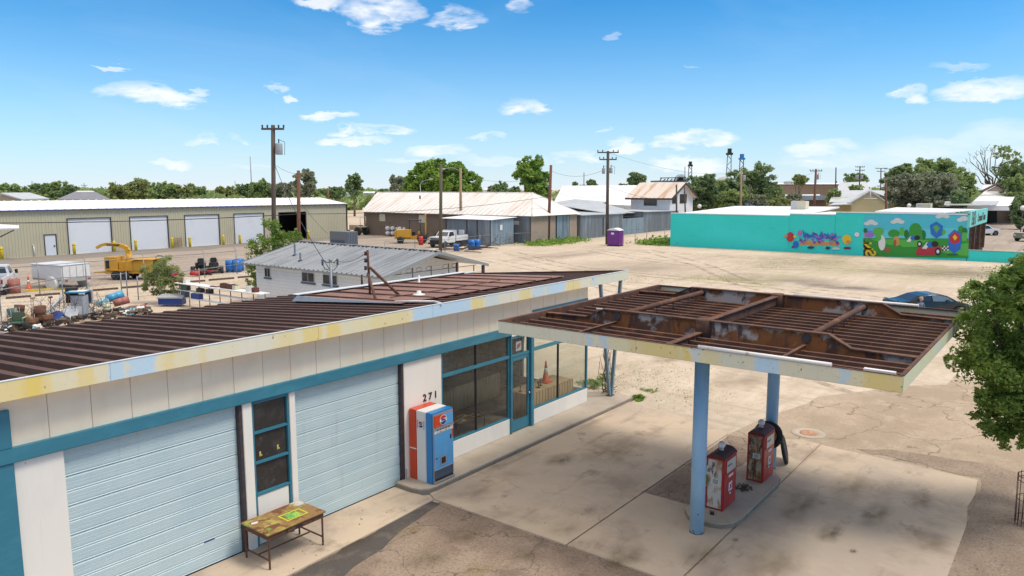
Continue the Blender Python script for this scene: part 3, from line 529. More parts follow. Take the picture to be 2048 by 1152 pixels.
# shop door with glass
dr = part('shop_door', (16.69,YW-.01,.17),(17.595,YW+.035,.50),'teal')
for a, b in (((16.69,.50),(16.77,2.41)),((17.50,.50),(17.595,2.41)),((16.77,2.30),(17.50,2.41))):
    mb = MB(); mb.bbox((a[0],YW-.01,a[1]),(b[0],YW+.035,b[1]),.004); mb.obj('door_stile','teal',dr)
mb = MB(); mb.box((16.77,YW+.01,.50),(17.50,YW+.018,2.30)); mb.obj('door_glass','glass',dr)
mb = MB(); mb.ball((17.53,YW-.05,1.22),.035,10); mb.tube((17.53,YW-.05,1.22),(17.53,YW,1.22),.015); mb.obj('door_knob','chrome',dr)
# door number, wall lamp, faded poster in the transom
text('2 7 1', .255, 'number', 'ink', st, MF((13.28,YW-.03,2.06),(1,0,0)), .01, bold=.002)
mb = MB(); mb.bbox((17.0,YW-.14,3.19),(17.22,YW-.02,3.24),.01); mb.obj('wall_lamp','iron',st)
mb = MB(); mb.box((17.0,gy+.02,2.56),(17.26,gy+.024,2.84)); mb.obj('poster','paper',st); mb = MB(); mb.prism([(0,0)],0,0) if False else None
fan([(17.03,gy+.016,2.6),(17.2,gy+.016,2.68),(17.24,gy+.016,2.8),(17.05,gy+.016,2.76)],'poster_print',mat('faded_magenta',(.45,.12,.35)),st)
# roof sheet with standing ribs
XB = 22.95                                             # right end of the roof
YB = 21.35
xi0 = None
def onroof(px, py):
    d = _ray(px, py); t = (4.44+SL*12.5-H)/(d.z+SL*d.y); return Vector((d.x*t, d.y*t, H+d.z*t))
ra, rb_ = onroof(586,605), onroof(812,606)             # left foot of the pitched red panel
ix, iyb, iyf = (ra.x+rb_.x)/2, ra.y, rb_.y
ixe = onroof(1150,560).x
mb = MB(); mb.slab([(X0,12.53,zr(12.53)-.19),(XB-.05,12.53,zr(12.53)-.19),(XB-.05,YB,zr(YB)-.19),(X0,YB,zr(YB)-.19)],(0,0,-.03)); mb.obj('roof_deck','roofshaded',st)
mb = MB(); y0, y1 = 12.53, YB
w = .15
mb.slab([(-w/2,y0,zr(y0)-.035),(w/2,y0,zr(y0)-.035),(w/2,y1,zr(y1)),(-w/2,y1,zr(y1))],(0,0,-.02))
mb.slab([(-w/2,y0,zr(y0)-.04),(-w/2,y1,zr(y1)-.02),(-w/2-.035,y1,zr(y1)-.188),(-w/2-.035,y0,zr(y0)-.188)],(.006,0,0)); mb.slab([(w/2,y0,zr(y0)-.04),(w/2,y1,zr(y1)-.02),(w/2+.035,y1,zr(y1)-.188),(w/2+.035,y0,zr(y0)-.188)],(-.006,0,0))
# turned-down rib ends at the fascia
pr = .437; x = 3.94-pr*7; first = None
while x < XB-.15:
    if first is None:
        first = mb.obj('roof_rib','roof',st); first.location = (x-ORG[st.name].x+0, 0, 0)
        for v in first.data.vertices: v.co.x += ORG[st.name].x
        base_x = x
    else:
        c = first.copy(); c.location = (x-ORG[st.name].x, 0, 0); COL.objects.link(c)
    x += pr
FY, FB, FP, FC = (.80,.58,.12), (.45,.66,.84), (.72,.70,.62), (.76,.68,.42)
def fxp(px): return aty(px, 776-.178*px, 12.47).x-X0
bands = [(fxp(a_), fxp(b_), c_, w_*.82) for a_, b_, c_, w_ in ((-60,105,FY,.55),(40,85,FY,.9),(150,188,FY,.6),(213,252,FB,.95),(256,310,FB,1.),(325,352,FY,.45),(380,470,FP,.5),(395,415,FY,.4),(470,545,FP,.7),(556,590,FY,.35),(602,642,FY,.75),(652,682,FY,.8),(690,822,FC,.5),(740,820,FY,.35),(826,941,FB,1.),(944,968,FY,.55),(970,1000,FB,.55),(1000,1040,FP,.7),(1040,1062,FY,.5),(1064,1092,FB,.75),(1094,1132,FB,.95),(1133,1160,FY,.5),(1162,1180,FP,.8),(1182,1198,FB,.6),(1200,1270,(.62,.66,.56),.9))]
FL = [('noise',(1.2,1.2,.5),.50,.68,(.76,.66,.34),.7),('n',(10,10,1.2),.56,.70,(.72,.60,.36),.45,0.),('n',(3,3,.5),.58,.72,(.70,.69,.60),.5,3.),('n',(9,9,7),.665,.69,(.16,.07,.03),.95,7.),('n',(26,26,20),.66,.70,(.25,.11,.05),.7,2.)]
K['fasciaband'] = bandmat('peeling_fascia_paint', (.76,.68,.46), 0, bands, FL)
for xa, xb in ((X0-.3,5.4),(5.403,9.6),(9.603,13.05),(13.053,16.2),(16.203,19.4),(19.403,XB)): part('fascia', (xa,12.47,4.165), (xb,12.50,4.47), 'fasciaband', .004)
mb = MB(); mb.box((X0-.3,12.462,4.470),(XB,12.52,4.482)); mb.obj('drip_edge','flash',st)
mb = MB(); mb.slab([(XB-.02,12.5,4.20),(XB-.02,YB,zr(YB)-.24),(XB-.02,YB,zr(YB)+.04),(XB-.02,12.5,4.48)],(.04,0,0)); mb.obj('end_beam','steel',st)
mb = MB(); mb.box((X0,YB,zr(YB)-.24),(XB,YB+.03,zr(YB)-.03)); mb.obj('rear_fascia','roof',st)
mb = MB(); mb.slab([(X0,12.86,4.15),(X1+1.9,12.86,4.15),(X1+1.9,12.5,4.165),(X0,12.5,4.165)],(0,0,.01)); mb.obj('soffit','whitewarm',st)
# pitched red panel rising to the back, with white flashing
zf = zr(iyf)+.02; zb = aty(590,594,iyb).z
ixr = aty(931,548,iyb).x
wd = thing_part = MB(); wd.slab([(ix,iyf,zf),(ixr,iyf,zf),(ixr,iyb,zb),(ix,iyb,zb)],(0,0,-.02)); red = wd.obj('pitched_roof_panel','roofpink',st)
x = ix+.25
i = 0
while x < ixr:
    mb = MB(); mb.slab([(x,iyf,zf+.02),(x+.07,iyf,zf+.02),(x+.07,iyb,zb+.05),(x,iyb,zb+.05)],(0,0,-.06)); mb.obj('seam_rib','steel',red); x += .95
mb = MB(); mb.slab([(ix-.02,iyf,zf-.01),(ix-.02,iyb,zb+.03),(ix-.02,iyb+.25,zr(iyb+.25)+.02),(ix-.02,iyf,zr(iyf)+.01)],(.02,0,0)); mb.obj('side_flashing','flash',st)
mb = MB(); mb.slab([(ix-.03,iyb-.03,zb+.05),(ixr,iyb-.03,zb+.05),(ixr,iyb+.22,zb+.05),(ix-.03,iyb+.22,zb+.05)],(0,0,.02)); mb.obj('ridge_flashing','flash',st)
mb = MB(); mb.box((ix,iyb+.05,zr(iyb)-.1),(ixr,iyb+.09,zb+.048)); mb.obj('rear_upstand','roof',st)
mb = MB(); mb.slab([(ixr,iyf,zf),(ixr,iyb,zb),(ixr,iyb,zr(iyb)-.1),(ixr,iyf,zr(iyf)-.1)],(.02,0,0)); mb.obj('side_flashing','fblue',st)
mb = MB(); mb.slab([(ixr+.1,iyb+.3,zr(iyb)+.11),(XB-.6,iyb+.3,zr(iyb)+.11),(XB-.6,iyb+.55,zr(iyb)+.09),(ixr+.1,iyb+.55,zr(iyb)+.09)],(0,0,.02)); mb.obj('side_flashing','flash',st)
# conduit lying on the ribs, roof vents
mb = MB(); a = onroof(790,606); b = onroof(868,606); c = onroof(884,610); mb.path([(a.x,a.y,a.z+.04),(b.x,b.y,b.z+.04),(c.x,c.y-.0,c.z+.03)],.03,8); mb.obj('conduit','pipewhite',st)
def onred(px, py):
    s_ = (zb-zf)/(iyb-iyf); d = _ray(px, py); t = (zf-s_*iyf-H)/(d.z-s_*d.y); return Vector((d.x*t, d.y*t, H+d.z*t))
p = onred(838,590); mb = MB(); mb.lathe([(.19,.0),(.17,.03),(.07,.05),(.06,.12),(.0001,.13)],p,16); mb.obj('roof_vent','pipewhite',st)
p = onred(838,566); mb = MB(); mb.lathe([(.06,.0),(.055,.03),(.035,.04),(.035,.25),(.0001,.26)],p,12); mb.obj('roof_vent','pipewhite',st)
p = onroof(699,578); mb = MB(); mb.lathe([(.1,0),(.09,.07),(.04,.1),(.0001,.1)],p,12); mb.obj('roof_vent','flash',st)
p = onroof(724,572); mb = MB(); mb.tube(p,(p.x,p.y,p.z+.42),.035); mb.obj('roof_vent','steel',st)
a = onred(780,597); b = onred(1000,563); mb = MB(); mb.path([(a.x,a.y,a.z+.03),((a.x+b.x)/2,(a.y+b.y)/2,(a.z+b.z)/2+.02),(b.x,b.y,b.z+.04)],.014,6); mb.obj('guy_rope','steel',st)
# rusty service mast with strut, standing on the roof
a = onred(740,589); b = onred(751,599); c = onred(797,589)
dm = (a.x*math.cos(hd)+a.y*math.sin(hd)); tp = atd(735,500,dm)
ms = thing('service_mast','thin rusty braced electric service mast standing on the red part of the roof','mast',a)
mb = MB(); mb.tube(a, tp, .035); mb.obj('mast_pole','steel',ms); mb = MB(); mb.tube(b, tp-Vector((0,0,.7)), .04); mb.obj('mast_pole','steel',ms)
mb = MB(); mb.tube(c, atd(740,535,dm), .045); mb.obj('strut','steel',ms)
for py in (507,521,536):
    q = atd(731,py,dm); mb = MB(); mb.lathe([(.02,-.06),(.05,-.05),(.03,0),(.05,.05),(.02,.06)],q,8); mb.tube(q,atd(736,py,dm),.015); mb.obj('insulator','steel',ms)
# V posts at the right end
for lab, yy in (('front',12.58),('rear',16.6),):
    v = thing('v_post', 'blue-grey steel V-shaped roof post at the '+('front corner beside the walkway' if lab == 'front' else 'back, seen through the shop glass'), 'post', (22.03,yy,.0), group='V posts under the roof end')
    zt = 4.2 if lab == 'front' else zr(yy)-.22
    K.setdefault('postpaint', mat('grey_blue_post_paint', (.16,.24,.29), [('noise',7,.55,.68,(.24,.29,.30))], rough=.5))
    for dx in (-.80,.58):
        mb = MB(); a, b = Vector((22.03+(.05 if dx > 0 else -.03),yy,.0)), Vector((22.03+dx,yy,zt)); d = (b-a); u = Vector((0,1,0)).cross(d.normalized())
        mb.slab([a-u*.045+Vector((0,-.05,0)),a+u*.045+Vector((0,-.05,0)),b+u*.045+Vector((0,-.05,0)),b-u*.045+Vector((0,-.05,0))],(0,.1,0)); mb.obj('post_leg','postpaint',v)
    mb = MB(); mb.box((22.03-.14,yy-.1,.0),(22.03+.14,yy+.1,.165 if lab == 'front' else .03)); mb.obj('base_plate','steel',v)
# dry bare vine climbing the front V post
mb = MB(); r = random.Random(5)
for k in range(16):
    p = Vector((22.2+r.uniform(0,.35),12.75+r.uniform(0,.3),0)); q = [p.copy()]
    for j in range(7):
        p = p+Vector((r.uniform(-.1,.08),r.uniform(-.06,.06),r.uniform(.12,.32))); q.append(p.copy())
    mb.path(q,.009,4)
for k in range(30):
    p = Vector((22.3+r.uniform(-.2,.35),12.8+r.uniform(-.1,.3),r.uniform(0,.35))); mb.tube(p,p+Vector((r.uniform(-.2,.2),r.uniform(-.2,.2),r.uniform(-.05,.2))),.012,4)
K['drywood'] = mat('dry_grey_wood',(.10,.065,.045),[('noise',9,.5,.7,(.2,.15,.11))],rough=.9)
single(mb,'dead_vine','drywood','bare dry vine stems tangled around the foot of the front V post','vine',(22.3,12.8,0))
# -------------------------------- shop interior
def tbl(x0,y0,x1,y1,h,m,label,skirt=True,name='display_table'):
    t = thing(name,label,'table',((x0+x1)/2,(y0+y1)/2,.155),group='display tables in the shop')
    mb = MB(); mb.bbox((x0,y0,h-.03),(x1,y1,h),.01); mb.obj('table_top',m,t)
    if skirt:
        mb = MB(); 
        for (a,b) in (((x0,y0),(x1,y0)),((x1,y0),(x1,y1)),((x1,y1),(x0,y1)),((x0,y1),(x0,y0))):
            n = Vector((b[1]-a[1],a[0]-b[0],0)).normalized(); mb.rib((a[0],a[1]),(b[0],b[1]),.17,h-.005,.16,.02,(n.x,n.y),.5)
        mb.obj('cloth_skirt','cloth',t)
    else:
        for xx in (x0+.05,x1-.05):
            for yy in (y0+.05,y1-.05): mb = MB(); mb.tube((xx,yy,.155),(xx,yy,h-.03),.02); mb.obj('leg','frame',t)
    return t
tbl(18.0,13.15,20.5,14.0,.98,'cloth','long tan cloth table in the glass corner with cone and iron stands')
tbl(17.2,15.6,19.6,16.4,.98,'cloth','tan cloth table further back in the shop behind the door')
tbl(15.35,13.7,16.6,14.6,.62,mat('dark_red_table',(.14,.05,.035)),'low red-brown table with framed prints inside the big window',False)
tbl(13.9,14.6,15.6,15.3,.98,'block','grey shelf table of silver teapots inside the big window',False)
tbl(15.9,15.2,17.0,16.0,1.05,'cloth','tan cloth table in the middle of the shop floor')
def cone(x,y,z,h,label,group=None):
    t = thing('traffic_cone',label,'traffic cone',(x,y,z)); mb = MB(); mb.lathe([(h*.2,.03),(h*.17,.05),(h*.10,h*.45)],(x,y,z),16); mb.obj('cone_body','conc',t)
    mb = MB(); mb.lathe([(h*.102,h*.45),(h*.07,h*.68)],(x,y,z),16); mb.obj('collar','paper',t); mb = MB(); mb.lathe([(h*.07,h*.68),(h*.03,h)],(x,y,z),16); mb.obj('tip','conc',t)
    mb = MB(); mb.bbox((x-h*.24,y-h*.24,z),(x+h*.24,y+h*.24,z+.035),.01); mb.obj('base','conc',t); return t
cone(19.55,13.6,.98,.72,'red-orange traffic cone standing on the tan table in the glass corner')
r = random.Random(3)
for k,(x,y) in enumerate(((18.3,13.35),(18.55,13.55),(18.85,13.4),(19.1,13.5),(18.15,13.6))):
    t = thing('iron_stand',('small black iron scroll stand, number counted along the tan corner table',)[0] if False else ['small black scrolled iron stand nearest the door on the tan table','taller black scrolled iron stand second along the tan table','black scrolled iron stand in the middle of the tan table','black scrolled iron stand closest to the cone on the tan table','black scrolled iron stand at the back edge of the tan table'][k],'ornament',(x,y,.98))
    h = r.uniform(.14,.26); mb = MB(); mb.tube((x,y,.98),(x,y,.98+h),.012,6); mb.tube((x,y,.98),(x,y,.995),.07,12); mb.obj('stem','iron',t)
    mb = MB(); pts = [(x+.09*math.cos(a)*a/6,y,.98+h+.09*math.sin(a)*a/6) for a in [q*.5 for q in range(2,13)]]; mb.path(pts,.010,5); mb.obj('scroll','iron',t)
for k,(x,y,w_) in enumerate(((15.6,13.85,.28),(15.95,14.1,.3),(16.25,13.9,.3))):
    t = thing('framed_print',['small framed print at the left of the low red table','framed print in the middle of the low red table','framed print at the right end of the low red table'][k],'picture',(x,y,.62))
    mb = MB(); mb.bbox((x-w_/2,y-.11,.62),(x+w_/2,y+.11,.635),.004); mb.obj('frame',mat('gold_frame',(.45,.36,.12)),t); mb = MB(); mb.box((x-w_/2+.03,y-.08,.635),(x+w_/2-.03,y+.08,.639)); mb.obj('print',mat('dark_print',(.05,.06,.05),[('noise',14,.5,.6,(.5,.5,.4))]),t)
t = thing('cardboard_box','small tan cardboard box on the low table inside the big window','box',(15.3,14.3,.62)); mb = MB(); mb.bbox((15.15,14.15,.155),(15.5,14.5,.75),.006); mb.obj('carton','cloth',t); mb = MB(); mb.box((15.15,14.15,.751),(15.32,14.5,.757)); mb.obj('flap','cloth',t)
gls = mat('silver_pot',(.42,.42,.43),rough=.3,metal=.6)
for k in range(6):
    x,y = 14.05+k*.25,14.8+r.uniform(-.1,.2); t = thing('teapot',['silver teapot at the left end of the grey table','second silver teapot from the left on the grey table','third silver teapot along the grey table','fourth silver teapot along the grey table','fifth silver teapot along the grey table','tall silver pot at the right end of the grey table'][k],'teapot',(x,y,.98),group='silver pots on the grey table')
    mb = MB(); hh = .16 if k < 5 else .3; mb.lathe([(.04,0),(.08,.05),(.07,hh*.8),(.03,hh),(.0001,hh+.03)],(x,y,.98),10); mb.obj('pot',gls,t); mb = MB(); mb.tube((x+.07,y,1.03),(x+.14,y,1.12),.012); mb.obj('spout',gls,t)
for k,(x,z,w_,h_) in enumerate(((14.6,2.2,.35,.3),(15.6,2.25,.6,.45),(17.3,2.2,.5,.5))):
    mb = MB(); mb.box((x,17.57,z),(x+w_,17.595,z+h_)); mb.obj('wall_picture',['dark','block','cloth'][k],st)
# ================================================================ PUMP CANOPY
cx0, cx1, cy0, cy1, ct = 12.55, 20.26, 2.0, 10.0, 4.42
cn = thing('pump_canopy','open rusty steel canopy over the petrol pumps, yellow-edged, on two blue columns','canopy',(16.6,6,0))
def cpart(name, a, b, m, r=.006, **kw): mb = MB(); mb.bbox(a, b, r); return mb.obj(name, m, cn, **kw)
ysp = 6.62
K['fyel'] = mat('strong_yellow_fascia_paint', (.70,.55,.20), [('noise',(2,2,.6),.5,.7,(.72,.64,.38),.7),('noise',(14,14,1.5),.6,.7,(.5,.2,.05),.5),('noise',9,.67,.70,(.13,.06,.035),.9)], rough=.55)
K['fcream'] = mat('cream_fascia_paint', (.66,.62,.47), [('noise',(1.2,1.2,.5),.52,.66,(.70,.58,.28),.8),('noise',(14,14,1.5),.6,.7,(.5,.25,.08),.4),('noise',8,.66,.70,(.13,.06,.035),.95)], rough=.55)
def fyp(px): return atx(px, 655+.138*(px-993), 12.55).y-6
FG = (.60,.66,.66)
bands = [(fyp(a_), fyp(b_), c_, w_*.85) for a_, b_, c_, w_ in ((990,1170,(.70,.68,.56),.7),(1172,1184,FB,.9),(1186,1202,FP,.6),(1203,1216,FB,.85),(1217,1260,FC,.9),(1255,1290,FY,.5),(1285,1362,FY,.7),(1363,1381,FY,1.),(1382,1404,FG,.95),(1406,1440,FY,.3),(1440,1500,(.66,.66,.54),.7),(1508,1562,FB,1.),(1565,1670,(.68,.66,.52),.6),(1676,1700,FB,.7),(1702,1770,FC,1.),(1730,1810,FY,.7))]
K['edgeband'] = bandmat('peeling_canopy_edge_paint', (.72,.67,.48), 1, bands, [('noise',(1.2,1.2,.5),.50,.68,(.74,.66,.40),.7),('n',(10,10,1.2),.56,.70,(.66,.55,.34),.45,0.),('n',(9,9,7),.64,.67,(.16,.07,.03),.95,7.),('n',(26,26,20),.64,.69,(.25,.11,.05),.7,2.)])
for a, b in ((ysp+.002,cy1),(cy0,ysp-.002)): cpart('edge_board', (cx0-.012,a,ct-.255), (cx0+.012,b,ct), 'edgeband', .003)
cpart('edge_board', (cx0,cy0-.012,ct-.255), (cx1,cy0+.012,ct), 'fasciaend', .003)
cpart('edge_board', (cx1-.012,cy0,ct-.255), (cx1+.012,cy1,ct-.01), 'fcream', .003)
cpart('edge_board', (cx0,cy1-.012,ct-.255), (cx1,cy1+.012,ct-.01), 'fcream', .003)
cpart('edge_angle', (cx0,cy1-.09,ct-.02), (cx1,cy1+.014,ct+.02), 'steel', .004); cpart('edge_angle', (cx0+.02,cy0-.014,ct-.005), (cx1,cy0+.05,ct+.02), 'steel', .004)
cpart('edge_angle', (cx1-.05,cy0,ct-.01), (cx1+.014,cy1,ct+.02), 'steel', .004); cpart('edge_angle', (cx0+.012,cy1-.1,ct-.25), (cx1-.012,cy1-.06,ct), 'steel', .004)
mb = MB(); mb.box((cx0-.02,cy0,ct+.002),(cx0+.02,cy1,ct+.012)); mb.obj('edge_angle','steel',cn)
mb = MB(); mb.tube((cx0-.005,3.05,ct+.035),(cx0-.005,5.35,ct+.035),.035,10); mb.obj('conduit','pipewhite',cn)
mb = MB(); mb.tube((cx1,3.0,ct+.045),(cx1,6.0,ct+.045),.04,10); mb.obj('conduit','pipewhite',cn)
mb = MB(); mb.box((12.78,2.15,ct-.06),(12.88,2.62,ct-.005)); mb.obj('junction_box','pipewhite',cn)
mb = MB(); mb.slab([(cx0+.02,cy0+.02,ct-.245),(cx1-.02,cy0+.02,ct-.245),(cx1-.02,cy1-.1,ct-.245),(cx0+.02,cy1-.1,ct-.245)],(0,0,-.02)); mb.obj('deck_sheet','roofshaded',cn)
# deep deck ribs
mb = MB(); y0, y1 = cy0+.03, cy1-.12; h = .15
zt_ = ct-.245+h
mb.slab([(-.045,y0,zt_),(.045,y0,zt_),(.045,y1,zt_),(-.045,y1,zt_)],(0,0,-.012)); mb.slab([(-.045,y0,zt_-.005),(-.045,y1,zt_-.005),(-.06,y1,ct-.243),(-.06,y0,ct-.243)],(.008,0,0)); mb.slab([(.045,y0,zt_-.005),(.045,y1,zt_-.005),(.06,y1,ct-.243),(.06,y0,ct-.243)],(-.008,0,0))
fr = None
xs = [cx0+.22+.40*k for k in range(19)]
for x in xs:
    if abs(x-14.3) < .14 or abs(x-18.96) < .14: continue
    if fr is None:
        fr = mb.obj('deck_rib','steel',cn)
        for v in fr.data.vertices: v.co.x += ORG[cn.name].x
        fr.location = (x-16.6,0,0)
    else: c = fr.copy(); c.location = (x-16.6,0,0); COL.objects.link(c)
for x in (15.7,13.1): mb = MB(); mb.tube((x,cy0+3.2 if x < 14 else 5.7,zt_+.02),(x,cy1-.6,zt_+.02),.028,8); mb.obj('conduit','pipewhite',cn) if x > 14 else None
# two girders over the columns: deep in the middle, tapering to the ends
for gx, lab in ((14.3,'front'),(18.96,'rear')):
    pf = [(cy0+.03,ct-.23),(cy0+.03,ct-.04),(3.15,ct-.02),(3.55,ct+.20),(8.35,ct+.20),(8.8,ct-.02),(cy1-.1,ct-.04),(cy1-.1,ct-.23)]
    mb = MB(); mb.slab([(gx-.012,y,z) for y,z in pf],(.024,0,0)); g = mb.obj('girder','girder',cn)
    mb = MB(); top = pf[1:-1]
    for (ya,za),(yb,zb_) in zip(top[:-1],top[1:]): mb.slab([(gx-.075,ya,za),(gx+.075,ya,za),(gx+.075,yb,zb_),(gx-.075,yb,zb_)],(0,0,.022))
    mb.obj('girder_flange','steel',g)
    mb = MB(); mb.lathe([(.17,ct-.24),(.17,ct+.215),(.155,ct+.235),(.0001,ct+.235)],(gx,6,0),20); mb.obj('column_cap','steel',cn)
    mb = MB(); mb.lathe([(.152,.02),(.152,ct-.26)],(gx,6,0),28); cc = mb.obj('column','column',cn)
    mb = MB(); mb.lathe([(.156,.0),(.157,.035),(.153,.045)],(gx,6,0),24); mb.obj('column_foot','frame',cc)
    rr_ = random.Random(int(gx)); mb = MB()
    for k in range(13):      # chips of bare rust round the foot
        a_ = rr_.uniform(0,2*PI); w_ = rr_.uniform(.04,.16); h_ = rr_.uniform(.01,.07); z_ = .04+rr_.choice([0,0,0,rr_.uniform(0,.5)]); pts = [(gx+.1535*math.cos(a_+w_*t),6+.1535*math.sin(a_+w_*t),z_) for t in (-1,-.3,.4,1)]+[(gx+.1535*math.cos(a_+w_*t),6+.1535*math.sin(a_+w_*t),z_+h_*q) for t,q in ((.8,.6),(.3,1),(-.4,.7),(-.9,.3))]
        mb.quad(*pts)
    mb.obj('rust_chips','drywood' if 'drywood' in K else 'frame',cc,kind='stuff')
def beam(x0,x1,y,h=.24,w=.13,z=ct-.03): cpart('cross_beam',(x0,y-w/2,z),(x1,y+w/2,z+.022),'steel',.004); cpart('cross_beam',(x0,y-.012,z-h+.02),(x1,y+.012,z),'steel',.003)
beam(cx0+.02,14.1,6,.2); beam(14.5,18.78,6,.24,.16,ct+.17); beam(19.15,cx1-.02,6,.2)
for y in (8.0,3.95):
    mb = MB(); mb.tube((14.33,y,ct+.10),(18.94,y,ct+.10),.062,14); mb.obj('tie_pipe','steel',cn)
    for x in (15.3,16.2,17.1,18.0): mb = MB(); mb.tube((x,y,ct+.04),(x,y,ct-.12),.012,6); mb.obj('hanger','steel',cn)
    for x0,x1 in ((cx0+.02,14.24),(19.0,cx1-.02)): cpart('tie_angle',(x0,y-.035,ct-.03),(x1,y+.035,ct-.018),'steel',.003); cpart('tie_angle',(x0,y-.006,ct-.09),(x1,y+.006,ct-.03),'steel',.002)
    for gx in (14.3,18.96): mb = MB(); mb.tube((gx-.05,y,ct+.08),(gx+.05,y,ct+.08),.085,12); mb.obj('pipe_collar','frame',cn)
# ================================================================ FUEL PUMPS
def pump(x, y, side, label):
    t = thing('fuel_pump', label, 'petrol pump', (x+.38,y+.22,.15), group='old petrol pumps on the island')
    w, d, h = .78, .42, 1.22
    def bx(name, a, b, m, r=.02, par=t): mb = MB(); mb.bbox((x+a[0],y+a[1],.15+a[2]),(x+b[0],y+b[1],.15+b[2]),r); return mb.obj(name, m, par)
    body = bx('body',(0,0,0),(w,d,h),'pumpred',.03)
    # crown: shallow arch across the width
    mb = MB(); n = 10; vs = []
    for k in range(n+1):
        a = k/n; yy = y+d*a; zz = .15+h-.02+.10*math.sin(PI*a)**.7
        vs += [(x+.01,yy,zz),(x+w-.01,yy,zz)]
    vs2 = [(v[0],v[1],.15+h-.05) for v in vs]; N_ = len(vs)
    mb.add(vs+vs2,[(2*k,2*k+1,2*k+3,2*k+2) for k in range(n)]+[tuple([2*k for k in range(n+1)]+[N_+2*k for k in reversed(range(n+1))]),tuple([2*k+1 for k in reversed(range(n+1))]+[N_+2*k+1 for k in range(n+1)])]); mb.obj('crown','pumptop',t)
    sp = bx('side_panel',(-.008,.05,.05),(.006,d-.05,h-.06),side,.004)
    for yy in (.025,d-.028): bx('corner_trim',(-.012,yy-.018,.0),(.02,yy+.018,h-.03),'pumpred',.006)
    # label on the side panel
    mb = MB(); mb.box((x-.0135,y+.10,.15+.60),(x-.009,y+.27,.15+.73)); lb = mb.obj('price_label','paper',t)
    for k in range(4): mb = MB(); mb.box((x-.0155,y+.12,.15+.62+k*.027),(x-.0138,y+.25,.15+.632+k*.027)); mb.obj('print_line','ink',lb)
    # front face (towards -Y): dial, name plate, shield
    bx('dial_bezel',(.10,-.014,.82),(w-.10,.0,h-.06),'pumpred',.006); bx('dial_face',(.13,-.018,.85),(w-.13,-.008,h-.09),'dial',.004)
    mb = MB(); mb.box((x+.17,y-.0215,.15+1.0),(x+.40,y-.0185,.15+1.03)); mb.obj('dial_figures','ink',t)
    bx('name_plate',(.28,-.012,.71),(.54,.0,.77),'paper',.004)
    c = Vector((x+w/2,y-.006,.15+.45)); s_ = .10
    sh = [(-1,1.35),(1,1.35),(1,-.5),(.55,-1.25),(0,-1.6),(-.55,-1.25),(-1,-.5)]
    mb = MB(); mb.slab([(c.x+a*s_,c.y,c.z+b*s_) for a,b in sh],(0,-.006,0)); shd = mb.obj('shield_badge','paper',t)
    # red winged horse, reared up, on the shield
    hs = [(-.75,-.05),(-.45,.10),(-.25,.45),(-.6,1.05),(-.1,.85),(.12,.62),(.35,1.05),(.55,1.1),(.78,.85),(.6,.78),(.5,.5),(.45,.25),(.75,.2),(.85,-.05),(.62,.02),(.35,0),(.25,-.25),(.05,-.1),(-.2,-.12),(-.35,-.4),(-.6,-.55),(-.45,-.25),(-.5,-.08)]
    mb = MB(); mb.slab([(c.x+a*s_*.9,c.y-.0085,c.z+b*s_*.9) for a,b in hs],(0,-.003,0)); mb.obj('winged_horse','red',shd)
    text('Mobilgas',.052,'badge_lettering','navy',shd,MF((c.x,c.y-.009,c.z-.085),(1,0,0)),.002,bold=.001)
    mb = MB(); mb.lathe([(.055,0),(.05,.03),(.04,.05)],(x+w/2-.05,y+d/2,.15+h+.07),14); gb = mb.obj('globe_base','alu',t)
    mb = MB(); mb.ball((x+w/2-.05,y+d/2,.15+h+.20),.085,16); mb.obj('lamp_globe','globe',t)
    # hose from the far side
    mb = MB(); pts = []
    for k in range(15):
        a = k/14; pts.append((x+w+.02+.30*math.sin(PI*a),y+.20+.05*math.sin(2*PI*a),.15+.98-.62*a-.12*math.sin(PI*a)))
    mb.path(pts,.018,8); mb.obj('hose','rubber',t)
    mb = MB(); mb.tube((x+w,y+.2,.15+.36),(x+w+.06,y+.2,.15+.52),.022); mb.obj('nozzle','alu',t)
    return t
pump(15.33,5.84,'pumpside','red fuel pump with a white rust-streaked side, nearest the front blue column')
pump(17.48,5.68,'pumprust','red fuel pump with a heavily rusted side, beside the tyre on the rear blue column')
# tyres and discs
def tyre(c, axis, R, w, rim, name, label, cat, rimr=.58):
    t = thing(name,label,cat,c); M_ = Matrix.Translation(c) @ Vector(axis).to_track_quat('Z','Y').to_matrix().to_4x4()
    mb = MB(); pr = [(R*rimr,-w*.35),(R*.8,-w*.5),(R*.95,-w*.42),(R,-w*.25),(R,w*.25),(R*.95,w*.42),(R*.8,w*.5),(R*rimr,w*.35),(R*rimr,-w*.35)]
    mb.lathe(pr,n=32,M_=M_); mb.obj('tyre_rubber','rubber',t)
    mb = MB(); mb.lathe([(.0001,-w*.1),(R*rimr*.5,-w*.12),(R*rimr*.9,-w*.25),(R*rimr+.004,-w*.34),(R*rimr+.004,w*.34),(R*rimr*.9,w*.25),(R*rimr*.5,w*.12),(.0001,w*.1)],n=28,M_=M_); mb.obj('rim',rim,t)
    return t
q = atx(1537,868,18.62)
tyre(atd(1536,870,(18.62*math.cos(hd)+5.80*math.sin(hd))),(-.93,-.30,.12),.36,.17,'yrim','hung_tyre','black tyre with worn yellow rim fixed to the rear blue column above the pump','tyre')
q = atz(1560,938,.15); K['drust'] = mat('brown_dusty_rubber',(.055,.038,.03),[('noise',9,.5,.7,(.10,.07,.055))],rough=.9)
t = tyre(Vector((19.55,5.82,.39)),(.25,-.95,.22),.385,.10,'drust','leaning_tyre','thin dusty brown tyre leaning behind the rear blue column','tyre')
